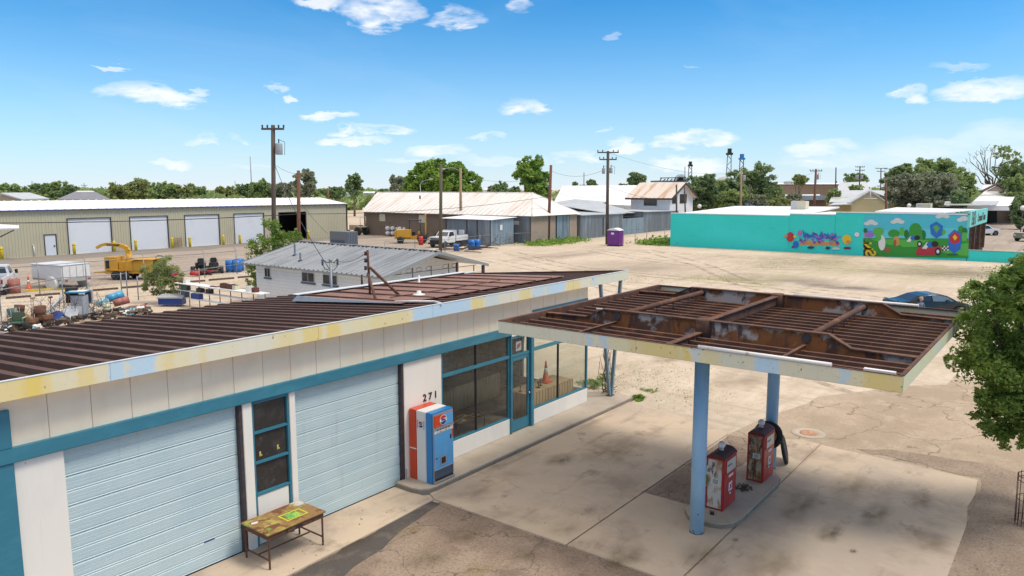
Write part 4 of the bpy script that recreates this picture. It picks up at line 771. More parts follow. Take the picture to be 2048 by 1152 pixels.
# round enamel disc sign behind the front column
c = atx(1402,957,14.53); ds = thing('round_sign','round olive and white disc sign fixed behind the front blue column','sign',c)
M_ = Matrix.Translation(c) @ Vector((.75,.66,0)).to_track_quat('Z','Y').to_matrix().to_4x4()
K['olive'] = mat('olive_yellow_enamel',(.28,.27,.02),[('noise',9,.55,.7,(.18,.17,.03))],rough=.4)
mb = MB(); mb.lathe([(.20,-.03),(.215,0),(.20,.03),(.155,.035)],n=28,M_=M_); mb.lathe([(.0001,-.03),(.20,-.03)],n=28,M_=M_); mb.obj('rim','alu',ds); mb = MB(); mb.lathe([(.0001,-.034),(.16,-.032)],n=28,M_=M_); mb.lathe([(.16,.036),(.0001,.038)],n=28,M_=M_); mb.obj('disc_face','olive',ds)
mb = MB(); mb.tube(c,(14.42,6.0,c.z),.02); mb.obj('bracket','alu',ds)
t = thing('paper_towel_box','small clear box strapped high on the front blue column','box',(14.32,5.83,1.45)); 
mb = MB(); mb.bbox((14.40,5.86,1.30),(14.48,5.95,1.50),.01); mb.obj('case','dial',t); mb = MB(); mb.box((14.44,5.855,1.36),(14.47,5.86,1.44)); mb.obj('slot','ink',t)
# bits lying on the island
p = atz(1424,1027,.15); t = thing('metal_scrap','small black twisted metal scrap on the island beside the near pump','scrap',p)
mb = MB(); mb.cbox(p+Vector((0,0,.02)),(.16,.09,.035),.4); mb.obj('plate','iron',t); mb = MB(); mb.cbox(p+Vector((.05,.02,.045)),(.05,.05,.03),.8); mb.obj('nut','alu',t)
p = atz(1487,977,.15); mb = MB(); r = random.Random(2)
for k in range(60): a = r.uniform(0,2*PI); rr = r.uniform(0,.22); mb.tube(p+Vector((rr*math.cos(a),rr*math.sin(a)*1.1,.005)),p+Vector((rr*math.cos(a+.5),rr*math.sin(a+.5),r.uniform(.02,.07))),.012,5)
single(mb,'rope_heap','drywood','flat heap of dark coiled cable on the island between the two pumps','cable',p)
# ================================================================ VENDING MACHINE
vx, vy, vz, vw, vd_, vh = 12.50, 12.03, .15, .76, .78, 1.78
vm = thing('vending_machine','old blue, white and orange cola vending machine on the kerb beside the shop window','vending machine',(vx+vw/2,vy+vd_/2,vz))
def vb(name,a,b,m,r=.006,par=vm): mb = MB(); mb.bbox((vx+a[0],vy+a[1],vz+a[2]),(vx+b[0],vy+b[1],vz+b[2]),r); return mb.obj(name,m,par)
vb('rear_shell',(0,.53,0),(vw,vd_-.0,vh),'vred',.015); vb('middle_shell',(.0,.21,0),(vw,.528,vh),'vwhite',.012); vb('front_shell',(0,.0,0),(vw,.208,vh),'vblue',.015)
vb('side_strip',(-.004,.535,.78),(.0,vd_-.02,.81),'vwhite',.001)
fx = lambda u: u*vw
vb('face_frame',(.02,-.03,.02),(vw-.02,.0,vh-.03),'alu',.012)
vb('door_face',(.045,-.038,.36),(vw-.045,-.028,vh-.52),'vface',.003)
dg = vb('display_panel',(.045,-.04,vh-.36),(vw-.045,-.028,vh-.07),'vred',.004); vb('display_panel',(vw*.5,-.0425,vh-.355),(vw-.05,-.0395,vh-.075),'vface',.002)
vb('ledge',(.03,-.075,vh-.40),(vw-.03,-.03,vh-.37),'alu',.008); vb('selector_panel',(.045,-.045,vh-.52),(vw-.045,-.03,vh-.405),'vwhite',.004)
for k in range(5): vb('selector_button',(.12+k*.10,-.052,vh-.445),(.19+k*.10,-.044,vh-.42),'slate',.003); vb('selector_button',(.12+k*.10,-.052,vh-.50),(.19+k*.10,-.044,vh-.47),'yrim' if k % 2 else 'dial',.003)
vb('coin_plate',(vw-.16,-.044,1.02),(vw-.11,-.037,1.13),'iron',.004); vb('coin_plate',(.09,-.044,.62),(.14,-.037,.66),'iron',.004); vb('price_tag',(vw-.09,-.042,1.06),(vw-.05,-.037,1.26),'vred',.002)
vb('hatch_frame',(.24,-.05,.43),(.46,-.036,.66),'alu',.006); vb('hatch',(.275,-.054,.465),(.425,-.048,.625),'iron',.003)
vb('kick_panel',(.045,-.04,.12),(vw-.045,-.028,.345),'slate',.003); vb('tray_rail',(.03,-.06,.345),(vw-.03,-.03,.365),'alu',.004); vb('bottom_rail',(.02,-.06,.02),(vw-.02,-.03,.07),'alu',.004); vb('bottle_slot',(.06,-.045,.075),(vw-.06,-.03,.115),'ink',.002)
# round emblem: red top wave, white middle with lettering, blue bottom
def emblem(par, M_, R, lettering=True):
    def seg(sg, m, zz):
        a0 = math.asin(.34); n = 20; r_ = R*.90
        arc = [(r_*math.cos(a0+(PI-2*a0)*k/n), sg*r_*math.sin(a0+(PI-2*a0)*k/n)) for k in range(n+1)]
        x1_ = arc[0][0]; wave = [(-x1_+2*x1_*k/10, sg*r_*.34+.07*R*math.sin(2*PI*k/10)*(-1)) for k in range(1,10)]
        mb = MB(); mb.slab([M_ @ Vector((x_,y_,zz)) for x_,y_ in arc+wave],(M_.to_3x3() @ Vector((0,0,.002)))); mb.obj('emblem_wave',m,par)
    mb = MB(); mb.slab([M_ @ Vector((R*math.cos(2*PI*k/28),R*math.sin(2*PI*k/28),.001)) for k in range(28)],M_.to_3x3() @ Vector((0,0,.003))); d = mb.obj('emblem_disc','paper',par)
    seg(1,'red',.005); seg(-1,'navy',.005)
    text('PEPSI',R*.50,'emblem_lettering','navy',par,M_ @ Matrix.Translation((0,-R*.0,.008)),.0015,bold=.003 if R > .1 else .001)
emblem(vm, MF((vx+vw*.47,vy-.044,vz+vh-.215),(1,0,0)), .125)
mfs = MF((vx-.002,vy+.37,vz+vh-.33),(0,-1,0)); emblem(vm, mfs, .085)
for sx_,m in ((1,'vred'),(-1,'vblue')):
    for a,b in (((.10,-.10),(.118,.10)),((.085,-.10),(.10,-.082)),((.085,.082),(.10,.10))):
        mb = MB(); mb.slab([mfs @ Vector((x_*-sx_,y_,.001)) for x_,y_ in ((a[0],a[1]),(b[0],a[1]),(b[0],b[1]),(a[0],b[1]))],mfs.to_3x3() @ Vector((0,0,.003))); mb.obj('bracket_print',m,vm)
# ================================================================ OLD DESK
dk = thing('metal_desk','rusty old metal desk with a paint-splashed top standing in front of the narrow window','desk',(8.42,12.22,.03))
dx0,dx1,dy0,dy1,dz = 7.74,9.12,11.80,12.70,.765
mb = MB(); mb.bbox((dx0,dy0,dz-.03),(dx1,dy1,dz),.008); tp_ = mb.obj('desk_top','desktop',dk)
mb = MB()
for a,b in (((8.35,12.02),(8.85,12.05)),((8.35,12.32),(8.85,12.35)),((8.35,12.05),(8.38,12.32)),((8.82,12.05),(8.85,12.32))): mb.box((*a,dz+.0005),(*b,dz+.003))
mb.obj('spray_paint_frame','limepaint',tp_); mb = MB(); mb.prism(wob([(8.42,12.08),(8.78,12.07),(8.75,12.28),(8.45,12.3)],.03,.06,8),dz+.0003,dz+.002); mb.obj('spray_paint_fill','greenpaint',tp_)
mb = MB(); mb.prism(wob([(7.83,12.45),(7.93,12.42),(7.98,12.48),(7.86,12.52)],.01,.05,8),dz+.0003,dz+.003); mb.obj('white_splash','paper',tp_)
for a,b in (((dx0+.04,dy0+.04,dz-.14),(dx1-.04,dy0+.055,dz-.03)),((dx0+.04,dy1-.055,dz-.14),(dx1-.04,dy1-.04,dz-.03)),((dx0+.04,dy0+.055,dz-.14),(dx0+.055,dy1-.055,dz-.03)),((dx1-.055,dy0+.055,dz-.14),(dx1-.04,dy1-.055,dz-.03))):
    mb = MB(); mb.box(a,b); mb.obj('apron','deskrust',dk)
mb = MB(); mb.bbox((8.2,dy0+.02,dz-.12),(8.75,dy0+.04,dz-.045),.004); dw = mb.obj('drawer','deskrust',dk); mb = MB(); mb.box((8.4,dy0+.005,dz-.085),(8.55,dy0+.02,dz-.07)); mb.obj('drawer_pull','iron',dw)
for xx in (dx0+.06,dx1-.06):
    for yy in (dy0+.06,dy1-.06): mb = MB(); mb.bbox((xx-.016,yy-.016,.03),(xx+.016,yy+.016,dz-.03),.004); mb.obj('leg','deskrust',dk)
    mb = MB(); mb.box((xx-.012,dy0+.076,.20),(xx+.012,dy1-.076,.225)); mb.obj('stretcher','deskrust',dk)
mb = MB(); mb.box((dx0+.07,12.24,.2),(dx1-.07,12.262,.225)); mb.obj('stretcher','deskrust',dk)
# ================================================================ FOLIAGE
def leaves(lumps, n, size, flat=.9, seed=0, droop=0.):
    """lumps: (x,y,z,rx,ry,rz,weight). small random quads on and inside knobbly lumps"""
    g = np.random.default_rng(seed); L_ = np.array([l[:6] for l in lumps]); w = np.array([(l[6] if len(l) > 6 else 1.)*l[3]*l[5] for l in lumps]); w = w/w.sum()
    sub = []
    for l in lumps:      # each lump breaks up into smaller tufts
        for k in range(14):
            d = g.normal(size=3); d /= np.linalg.norm(d); rr = g.uniform(.45,.95); sub.append([l[0]+d[0]*l[3]*rr,l[1]+d[1]*l[4]*rr,l[2]+d[2]*l[5]*rr,l[3]*g.uniform(.22,.42),l[4]*g.uniform(.22,.42),l[5]*g.uniform(.18,.36)])
    sub = np.array(sub); sw = np.repeat(w,14); sw = sw/sw.sum(); idx = g.choice(len(sub),n,p=sw); d = g.normal(size=(n,3)); d /= np.linalg.norm(d,axis=1,keepdims=True)
    c = sub[idx,:3]+d*sub[idx,3:]*(g.uniform(.25,1.12,(n,1)))
    u = g.normal(size=(n,3)); u[:,2] *= .7; u /= np.linalg.norm(u,axis=1,keepdims=True); v = np.cross(u,g.normal(size=(n,3))); v /= np.linalg.norm(v,axis=1,keepdims=True)
    s = size*g.uniform(.55,1.25,(n,1)); a = u*s; b = v*s*.5
    vs = np.stack([c-a,c-b*.9,c+a,c+b],1).reshape(-1,3); return vs
def leafobj(name, vs, m, parent, off):
    n = len(vs)//4; me = bpy.data.meshes.new(name); me.vertices.add(4*n); me.vertices.foreach_set('co',(vs-np.array(off)).astype('f').ravel()); me.loops.add(4*n); me.loops.foreach_set('vertex_index',np.arange(4*n,dtype='i'))
    me.polygons.add(n); me.polygons.foreach_set('loop_start',np.arange(0,4*n,4,dtype='i')); me.polygons.foreach_set('loop_total',np.full(n,4,dtype='i')); me.update(); me.validate(); me.materials.append(K[m])
    o = bpy.data.objects.new(name,me); COL.objects.link(o)
    if parent is not None: o.parent = parent; ORG[o.name] = ORG[parent.name]
    return o
K['bark'] = mat('grey_brown_bark',(.12,.09,.065),[('noise',(6,6,1.5),.45,.65,(.19,.15,.115))],rough=.95,bump=(20,.5,.02))
K['leafnear'] = leafmat('fresh_green_leaves',(.16,.25,.06),(.23,.34,.065),(.32,.43,.10),.9,.4)
K['leafmid'] = leafmat('mid_green_leaves',(.25,.34,.12),(.33,.42,.16),(.40,.47,.21),.35,.4)
K['leafbright'] = leafmat('bright_green_leaves',(.19,.31,.05),(.25,.38,.07),(.32,.44,.12),.3,.3)
K['leafdark'] = leafmat('dark_green_leaves',(.19,.27,.12),(.25,.34,.15),(.32,.40,.19),.3,.4)
K['leafolive'] = leafmat('olive_leaves',(.27,.31,.11),(.34,.38,.14),(.40,.43,.19),.3,.35)
K['leafgrey'] = leafmat('grey_green_leaves',(.27,.29,.19),(.33,.35,.23),(.21,.24,.15),.3,.3)
def limbs(mb, base, tips, r0, seed=0, trunk=.35, wig=.12):
    g = random.Random(seed); base = Vector(base); cz = sum((Vector(t).z for t in tips))/len(tips)
    fork = base+Vector((g.uniform(-.1,.1),g.uniform(-.1,.1),(cz-base.z)*trunk)); mb.tube(base,fork,r0,9,r0*.78)
    for t in tips:
        t = Vector(t); p = fork.copy(); rr = r0*.5; n = 4
        for k in range(1,n+1):
            q = fork.lerp(t,k/n)+Vector((g.uniform(-1,1),g.uniform(-1,1),g.uniform(-.3,.8)))*(t-fork).length*wig*(1-k/n)
            mb.tube(p,q,rr,6,rr*.72,cap=False); p = q; rr *= .72
def tree(name, label, base, lumps, n, size, m, r0=.2, seed=0, group=None, cat='tree', ntips=7):
    t = thing(name,label,cat,base,group=group); g = random.Random(seed)
    mb = MB(); tl = sorted(lumps,key=lambda l:-l[3])[:ntips] if len(lumps) > ntips else lumps; limbs(mb,base,[l[:3] for l in tl],r0,seed); mb.obj('trunk','bark',t)
    leafobj('crown',leaves(lumps,n,size,seed=seed+11),m,t,base); return t
def lump(px,py,rp,dist,dz=0,wt=1.,fl=1.):
    c = atd(px,py,dist+dz); k = dist/F; return (c.x,c.y,c.z,rp*k,rp*k,rp*k*fl,wt)
# the big shade tree on the right edge, in a wire guard
tb = atz(2064,1052); td = tb.x*math.cos(hd)+tb.y*math.sin(hd)
lm = []
r = random.Random(11)
for px,py,rp in ((1985,612,62),(2040,575,60),(1955,650,48),(1998,680,80),(2060,640,110),(2080,740,150),(2010,745,75),(2035,820,70),(1925,716,20),(1950,735,24),(1902,722,14),(1985,845,30),(1965,836,20),(2010,862,30),(1945,830,13),(2120,600,90),(2150,700,150),(2140,830,100),(1930,640,18),(2040,540,30),(2035,870,42),(2050,790,80),(2010,800,50),(1990,790,40),(2000,560,26),(1968,590,32),(2110,520,60)):
    lm.append(lump(px,py,rp,td,r.uniform(-.7,.7)))
tree('shade_tree','large leafy green tree at the right edge overhanging the canopy corner',tb,lm,66000,.052,'leafnear',.13,1,ntips=12)
cg = thing('tree_guard','rusty round wire guard around the trunk of the shade tree','tree guard',tb)
mb = MB()
for k in range(20): a = 2*PI*k/20; mb.tube((tb.x+.32*math.cos(a),tb.y+.32*math.sin(a),0),(tb.x+.34*math.cos(a+.05),tb.y+.34*math.sin(a+.05),1.15),.007,4)
mb.obj('bars','deskrust',cg)
for z in (.15,.6,1.02,1.12):
    mb = MB(); pts = [(tb.x+.335*math.cos(2*PI*k/20),tb.y+.335*math.sin(2*PI*k/20),z) for k in range(21)]; mb.path(pts,.008,4); mb.obj('hoop','deskrust',cg)
# weeds near the walkway
def weed(px,py,rad,h,n,label,m='leafmid',grp='weeds in the dirt lot'):
    p = atz(px,py); lumps = [(p.x,p.y,p.z+h*.4,rad,rad,h*.6)]; vs = leaves(lumps,n,.05,seed=px); vs[:,2] = np.abs(vs[:,2]); o = leafobj('weed_patch',vs,m,None,(p.x,p.y,0)); o.location = p; tag(o,label,'weeds',grp)
weed(1277,799,.28,.14,700,'dense green weed tuft growing at the end of the walkway','leafbright')
weed(1183,772,.55,.28,700,'leafy weed growing just behind the glass corner of the shop')
weed(1212,757,.5,.2,420,'low weed clump between the shop glass and the V post')
weed(1300,782,.35,.08,120,'sparse low weeds beyond the walkway corner')
# ================================================================ VEHICLES
for n_,c_,ro in (('paintwhite',(.70,.70,.69),.3),('paintblue',(.012,.024,.036),.2),('paintsilver',(.50,.51,.52),.3),('paintgreen',(.20,.22,.16),.35),('yellow',(.62,.36,.02),.45),('grime',(.42,.40,.37),.7)):
    K[n_] = mat(n_,c_,[('noise',1.5,.55,.75,tuple(k*.8+.03 for k in c_),.7)],rough=ro)
K['carglass'] = mat('dark_car_glass',(.025,.035,.045),rough=.06,spec=.8); K['carglasslite'] = mat('pale_reflecting_car_glass',(.14,.19,.22),rough=.08,spec=.9)
K['lampred'] = mat('red_lens',(.4,.02,.015),rough=.3); K['lampwhite'] = mat('clear_lens',(.6,.6,.6),rough=.2); K['rimgrey'] = mat('grey_wheel_rim',(.35,.35,.36),rough=.35,metal=.6); K['rimblack']=mat('black_wheel_rim',(.03,.03,.03),rough=.4)
def vehicle(name,label,cat,pos,rz,prof,belt,W2,wheels,R,paint,wins,wr='rimgrey',tum=.16,extra=None):
    """side profile polygon prof [(x,z)..], cabin above belt leans in; wins: side glass polygons; wheels: x positions"""
    t = thing(name,label,cat,pos,rz)
    def hw(z): return W2 if z <= belt else W2-tum*(z-belt)/.55
    arch = prof
    mb = MB(); n = len(arch); vs = []
    for sgn in (1,-1):
        for x,z in arch: vs.append((x,sgn*(hw(z)-(.05 if z < .35 else 0)),z))
    ins = [(x,z) for x,z in arch]; fs = [(k,(k+1) % n,n+(k+1) % n,n+k) for k in range(n)]+[tuple(reversed(range(n))),tuple(range(n,2*n))]
    bm = bmesh.new(); bv = [bm.verts.new(v) for v in vs]
    for f in fs:
        try: bm.faces.new([bv[i] for i in f])
        except ValueError: pass
    bmesh.ops.recalc_face_normals(bm,faces=bm.faces); bmesh.ops.bevel(bm,geom=[e for e in bm.edges if len(e.link_faces) == 2 and any(len(f.verts) > 4 for f in e.link_faces)],offset=.045,segments=3,affect='EDGES')
    bmesh.ops.triangulate(bm,faces=[f for f in bm.faces if len(f.verts) > 4]); bm.verts.index_update(); mb.add([v.co.copy() for v in bm.verts],[[v.index for v in f.verts] for f in bm.faces]); bm.free()
    mb.obj('body',paint,t,world=False)
    for poly,m in wins:
        for sgn in (1,-1):
            mb = MB(); mb.slab([(x,sgn*(hw(z)+.004),z) for x,z in poly],(0,sgn*.006,0)); mb.obj('side_window',m,t,world=False)
    for wx in wheels:
        for sgn in (1,-1):
            c = Vector((wx,sgn*(W2-.09),R)); M_ = Matrix.Translation(c) @ Matrix.Rotation(-sgn*PI/2,4,'X')
            mb = MB(); mb.lathe([(R+.07,-.12),(R+.07,.094)],n=24,M_=M_); mb.lathe([(R+.07,.094),(.0001,.094)],n=24,M_=M_); mb.obj('wheel_arch','dark',t,world=False)
            mb = MB(); mb.lathe([(R*.62,.10),(R*.9,.125),(R,.09),(R,-.11)],n=24,M_=M_); wh = mb.obj('wheel','rubber',t,world=False)
            mb = MB(); mb.lathe([(R*.62,.10),(R*.5,.07),(R*.18,.10),(.0001,.115)],n=20,M_=M_); mb.obj('rim',wr,wh,world=False)
    return t
def lb(t,name,a,b,m,r=.01):
    mb = MB(); mb.bbox(a,b,r) if r else mb.box(a,b); return mb.obj(name,m,t,world=False)
def glassq(t,name,p,m='carglass'): mb = MB(); mb.quad(*p); return mb.obj(name,m,t,world=False)
# dark blue coupe beyond the canopy, nose to the right
cp = atd(1856,596,42.5); cpos = Vector((cp.x,cp.y,0))
prof = [(-2.2,.30),(-2.25,.62),(-2.18,.86),(-1.75,.93),(-1.45,.98),(-.85,1.24),(-.35,1.33),(.25,1.34),(.75,1.22),(1.25,.95),(1.75,.84),(2.15,.68),(2.25,.45),(2.2,.25),(-1.9,.22)]
coupe = vehicle('parked_car','dark blue coupe parked on the dirt beyond the canopy','car',cpos,hd-PI/2-.02,prof,.9,.88,(-1.4,1.35),.32,'paintblue',[([(-1.0,.97),(-.80,1.18),(-.38,1.27),(-.30,1.27),(-.25,.96)],'carglass'),([(-.17,.96),(-.2,1.27),(.22,1.28),(.68,1.18),(1.0,.96)],'carglasslite')])
glassq(coupe,'windscreen',[(1.20,-.68,.99),(1.20,.68,.99),(.76,.62,1.23),(.76,-.62,1.23)],'carglasslite'); glassq(coupe,'rear_window',[(-1.40,-.68,1.0),(-1.40,.68,1.0),(-.87,.60,1.25),(-.87,-.60,1.25)])
lb(coupe,'headlight',(2.12,-.78,.55),(2.24,-.45,.68),'lampwhite'); lb(coupe,'headlight',(2.12,.45,.55),(2.24,.78,.68),'lampwhite'); lb(coupe,'spoiler',(-2.22,-.72,.93),(-2.02,.72,.97),'paintblue'); lb(coupe,'mirror',(.55,-.99,.93),(.72,-.86,1.05),'paintblue')
# person sitting low beside the coupe, only head and shoulders show over the canopy edge
def person(name,label,pos,rz,shirt,hair,skin,sit=True):
    t = thing(name,label,'person',pos,rz)
    J = dict(p=(0,0,.50),ch=(0,.0,.78),nk=(0,.0,1.02),hd=(0,.01,1.10),sl=(.17,0,.97),sr=(-.17,0,.97),el=(.24,.06,.72),er=(-.24,.06,.72),wl=(.12,.26,.66),wr=(-.12,.26,.66),hl=(.10,.02,.48),hr=(-.10,.02,.48),kl=(.13,.44,.50),kr=(-.13,.44,.50),al=(.13,.44,.08),ar=(-.13,.44,.08),tl=(.13,.60,.05),tr=(-.13,.60,.05))
    R_ = dict(p=.13,ch=.14,nk=.055,hd=.06,sl=.07,sr=.07,el=.045,er=.045,wl=.033,wr=.033,hl=.10,hr=.10,kl=.065,kr=.065,al=.045,ar=.045,tl=.04,tr=.04)
    E_ = [('p','ch'),('ch','nk'),('nk','hd'),('ch','sl'),('ch','sr'),('sl','el'),('sr','er'),('el','wl'),('er','wr'),('p','hl'),('p','hr'),('hl','kl'),('hr','kr'),('kl','al'),('kr','ar'),('al','tl'),('ar','tr')]
    ks = list(J); me = bpy.data.meshes.new('body'); me.from_pydata([J[k] for k in ks],[(ks.index(a),ks.index(b)) for a,b in E_],[]); o = bpy.data.objects.new('tmp',me); COL.objects.link(o)
    sk = o.modifiers.new('s','SKIN'); o.modifiers.new('d','SUBSURF').levels = 1
    for k,v in zip(ks,me.skin_vertices[0].data): v.radius = (R_[k],R_[k]*.8); v.use_root = (k == 'p')
    bpy.context.view_layer.update(); m2 = bpy.data.meshes.new_from_object(o.evaluated_get(bpy.context.evaluated_depsgraph_get())); bpy.data.objects.remove(o)
    m2.materials.clear(); m2.materials.append(K[shirt]); b = bpy.data.objects.new('body',m2); COL.objects.link(b); b.parent = t; ORG[b.name] = Vector(pos)
    for p in m2.polygons: p.use_smooth = True
    mb = MB(); mb.ball((0,.03,1.20),.105,16,(.86,1,1.18)); mb.ball((0,.14,1.18),.018,8); mb.ball((.09,.03,1.19),.025,8,(.4,1,1.3)); mb.ball((-.09,.03,1.19),.025,8,(.4,1,1.3)); mb.obj('head',skin,t,world=False)
    mb = MB(); mb.ball((0,.0,1.245),.105,14,(.95,1.02,.85)); mb.obj('hair',hair,t,world=False)
    mb = MB(); [mb.ball((s*.035,.127,1.215),.011,6) for s in (1,-1)]; mb.cbox((0,.133,1.135),(.045,.01,.009)); mb.obj('face','ink',t,world=False)
    for s in (1,-1):
        mb = MB(); mb.ball((s*.11,.30,.655),.038,10,(1,1.1,.5))
        for k in range(4): mb.path([(s*(.085+.016*k),.33,.655),(s*(.085+.016*k),.36+.004*(k % 3),.645),(s*(.085+.016*k),.375+.004*(k % 3),.628)],.008,5)
        mb.path([(s*.075,.30,.66),(s*.055,.325,.66),(s*.055,.345,.65)],.009,5); mb.obj('hand',skin,t,world=False)
    return t
K['skin'] = mat('skin',(.50,.27,.19),rough=.6); K['hair'] = mat('sandy_hair',(.42,.24,.15),rough=.8); K['shirt'] = mat('blue_grey_shirt',(.12,.17,.24),[('noise',20,.5,.7,(.2,.25,.32))],rough=.9)
pp = atd(1842,600,41.0)
person('person','person with sandy hair in a blue-grey shirt beside the dark coupe',(pp.x,pp.y,0),hd+PI/2+.4,'shirt','hair','skin')
K['stool']=mat('stool_green',(.08,.12,.09),rough=.6)
mb = MB(); mb.tube((pp.x,pp.y,0),(pp.x,pp.y,.40),.16,16,.14); single(mb,'low_stool','stool','low stool under the person beside the dark coupe','stool',(pp.x,pp.y,0))
# ================================================================ TEAL BUILDING WITH MURAL
K['tealwall'] = mat('turquoise_wall_paint',(.03,.66,.58),[('noise',(.15,.15,.4),.45,.65,(.04,.70,.64)),('noise',1.2,.6,.75,(.06,.74,.68),.5),('brick',(1,1,1),.3,.8,(.02,.50,.44),.7),('noise',(2,2,.6),.60,.70,(.12,.55,.50),.4,6.),('noise',(.5,.5,1.5),.62,.70,(.03,.52,.48),.5,2.)],rough=.6)
K['whiteroof'] = mat('white_roof_coating',(.78,.78,.79),[('noise',.4,.55,.75,(.70,.70,.70))],rough=.5)
TX = 88.3
tb_ = thing('mural_shop','long turquoise block building with a painted mural on the side facing the dirt lot','building',(TX,25,0))
steps = [(42.0,27.0,4.18),(27.0,21.95,4.40),(21.95,9.05,4.68)]
for a,b,z in steps:
    mb = MB(); mb.box((TX,b+.02,.0),(TX+.3,a,z)); mb.obj('wall','tealwall',tb_)
    mb = MB(); mb.box((TX-.05,b+.02,z+.002),(TX+.36,a,z+.10)); mb.obj('coping','whiteroof',tb_)
mb = MB(); mb.box((TX+.3,9.1,3.9),(TX+17,27,4.28)); mb.obj('roof','whiteroof',tb_); mb = MB(); mb.slab([(TX+.3,27,4.2),(TX+.3,41.9,4.1),(TX+22,41.9,4.75),(TX+22,27,4.85)],(0,0,-.2)); mb.obj('roof','whiteroof',tb_)
mb = MB(); mb.box((TX+.3,26.9,0),(TX+16,41.95,4.05)); mb.obj('wall','tealwall',tb_); mb = MB(); mb.box((TX+16.5,9.2,0),(TX+16.8,27,4.2)); mb.obj('wall','block',tb_)
mb = MB(); mb.slab([(TX+.3,11.5,4.9),(TX+12,9.4,5.0),(TX+12,18,5.1),(TX+.3,18,4.9)],(0,0,-.1)); mb.obj('roof','whiteroof',tb_)
# sign parapet over the front, facing -Y
mb = MB(); mb.box((TX-.05,9.0,3.40),(TX+16.7,9.25,5.03)); sp_ = mb.obj('sign_parapet',mat('pale_turquoise_sign',(.20,.62,.56)),tb_)
text("E&J's",2.0,'sign_lettering','ink',sp_,MF((TX+3.1,8.99,4.2),(1,0,0)),.01,bold=.01); text('Carousel Town',1.25,'sign_lettering','ink',sp_,MF((TX+10.6,8.99,4.15),(1,0,0)),.01,bold=.012)
for x in (.25,5.6,10.8,16.3): mb = MB(); mb.box((TX+x,9.05,.35),(TX+x+.28,9.3,3.4)); mb.obj('front_post','wood',tb_)
mb = MB(); mb.box((TX+.5,11.3,.2),(TX+16.4,11.4,3.4)); mb.obj('shop_front','glassdark',tb_)
for k in range(14): mb = MB(); mb.box((TX+.6+k*1.15,9.3,.3),(TX+.66+k*1.15,9.34,3.3)); mb.obj('porch_bar','deskrust',tb_)
mb = MB(); mb.box((TX+.3,8.3,.15),(TX+9.5,11.3,.35)); mb.obj('porch_floor','roofpink',tb_)
# two roof air conditioners
for px,py,lab in ((1757,388,'left'),(1862,383,'right')): pass
def acunit(px,py,dist,w,h,d,label,m1='grime',grp='boxy coolers on the turquoise building roof'):
    p = atd(px,py,dist); t = thing('rooftop_cooler',label,'cooler',(p.x,p.y,4.2),group=grp)
    mb = MB(); mb.bbox((p.x,p.y-w,4.2),(p.x+d,p.y,p.z),.03); mb.obj('case',K.setdefault('coolcream',mat('cream_cooler_case',(.62,.57,.42),rough=.5)),t); mb = MB(); mb.box((p.x-.02,p.y-w*.42,4.3),(p.x,p.y-.1,p.z-.12)); mb.obj('louvre_panel','slate' if False else 'paintsilver',t)
acunit(1582,402,100,1.9,1,1.6,'cream evaporative cooler on the white roof left of the yellow house'); acunit(1832,407,98,1.7,1,1.6,'cream evaporative cooler on the white roof at the front of the mural shop')
# low wall to the right
lw = thing('low_wall','low turquoise wall running on from the mural building','wall',(TX,5,0)); mb = MB(); mb.box((TX,-6,0),(TX+.25,9.0,1.1)); mb.obj('wall_body','tealwall',lw); mb = MB(); mb.box((TX-.04,-6,1.102),(TX+.29,9.0,1.16)); mb.obj('wall_cap','kerb',lw)
# --- mural: flat paint as thin shapes on the wall
mu = thing('wall_mural','bright painted mural of green hills, clouds and racing karts on the turquoise wall','mural',(TX,14,0))
C_ = lambda n,c: K.setdefault(n, mat(n,c,[('noise',1.5,.5,.75,tuple(k*.8+.02 for k in c),.7)],rough=.6))
for n,c in (('p_sky',(.07,.50,.62)),('p_sky2',(.12,.55,.66)),('p_green',(.03,.28,.03)),('p_green2',(.09,.42,.06)),('p_dkgreen',(.01,.15,.04)),('p_cloud',(.62,.64,.63)),('p_purple',(.27,.17,.55)),('p_red',(.45,.03,.05)),('p_blue',(.02,.14,.55)),('p_yellow',(.75,.52,.02)),('p_skin',(.6,.42,.25)),('p_brown',(.3,.12,.03)),('p_white',(.72,.72,.7)),('p_black',(.015,.015,.02)),('p_orange',(.6,.28,.08)),('p_violet',(.17,.06,.36)),('p_maroon',(.19,.015,.05)),('p_navy',(.01,.06,.13)),('p_pink',(.45,.16,.40))): C_(n,c)
MLAY = [0]
def mpoly(pts,m,lay,name='paint_shape',par=None):
    """pts: pixel positions on the wall face"""
    MLAY[0] += 1; q = [atx(px,py,TX) for px,py in pts]; x = TX-.006*lay-.003-MLAY[0]*.00004; mb = MB(); mb.slab([(x,p.y,p.z) for p in q],(.002,0,0)); return mb.obj(name,m,par or mu)
def mell(cx,cy,rx,ry,m,lay,name='paint_shape',n=20,a0=0,a1=2*PI): return mpoly([(cx+rx*math.cos(a0+(a1-a0)*k/n),cy-ry*math.sin(a0+(a1-a0)*k/n)) for k in range(n if a1-a0 > 6 else n+1)],m,lay,name)
mpoly([(1728,430),(1938,425),(1937,480),(1728,490)],'p_sky',1,'sky_paint'); mpoly([(1728,462),(1937,455),(1937,490),(1728,492)],'p_sky2',2,'sky_paint')
mpoly([(1727,476),(1937,477),(1937,516.3),(1727,512)],'p_green',3,'grass_paint'); mpoly([(1740,478),(1860,480),(1830,492),(1780,490)],'p_green2',4,'grass_paint'); mpoly([(1860,496),(1937,486),(1937,512),(1900,509)],'p_green2',4,'grass_paint')
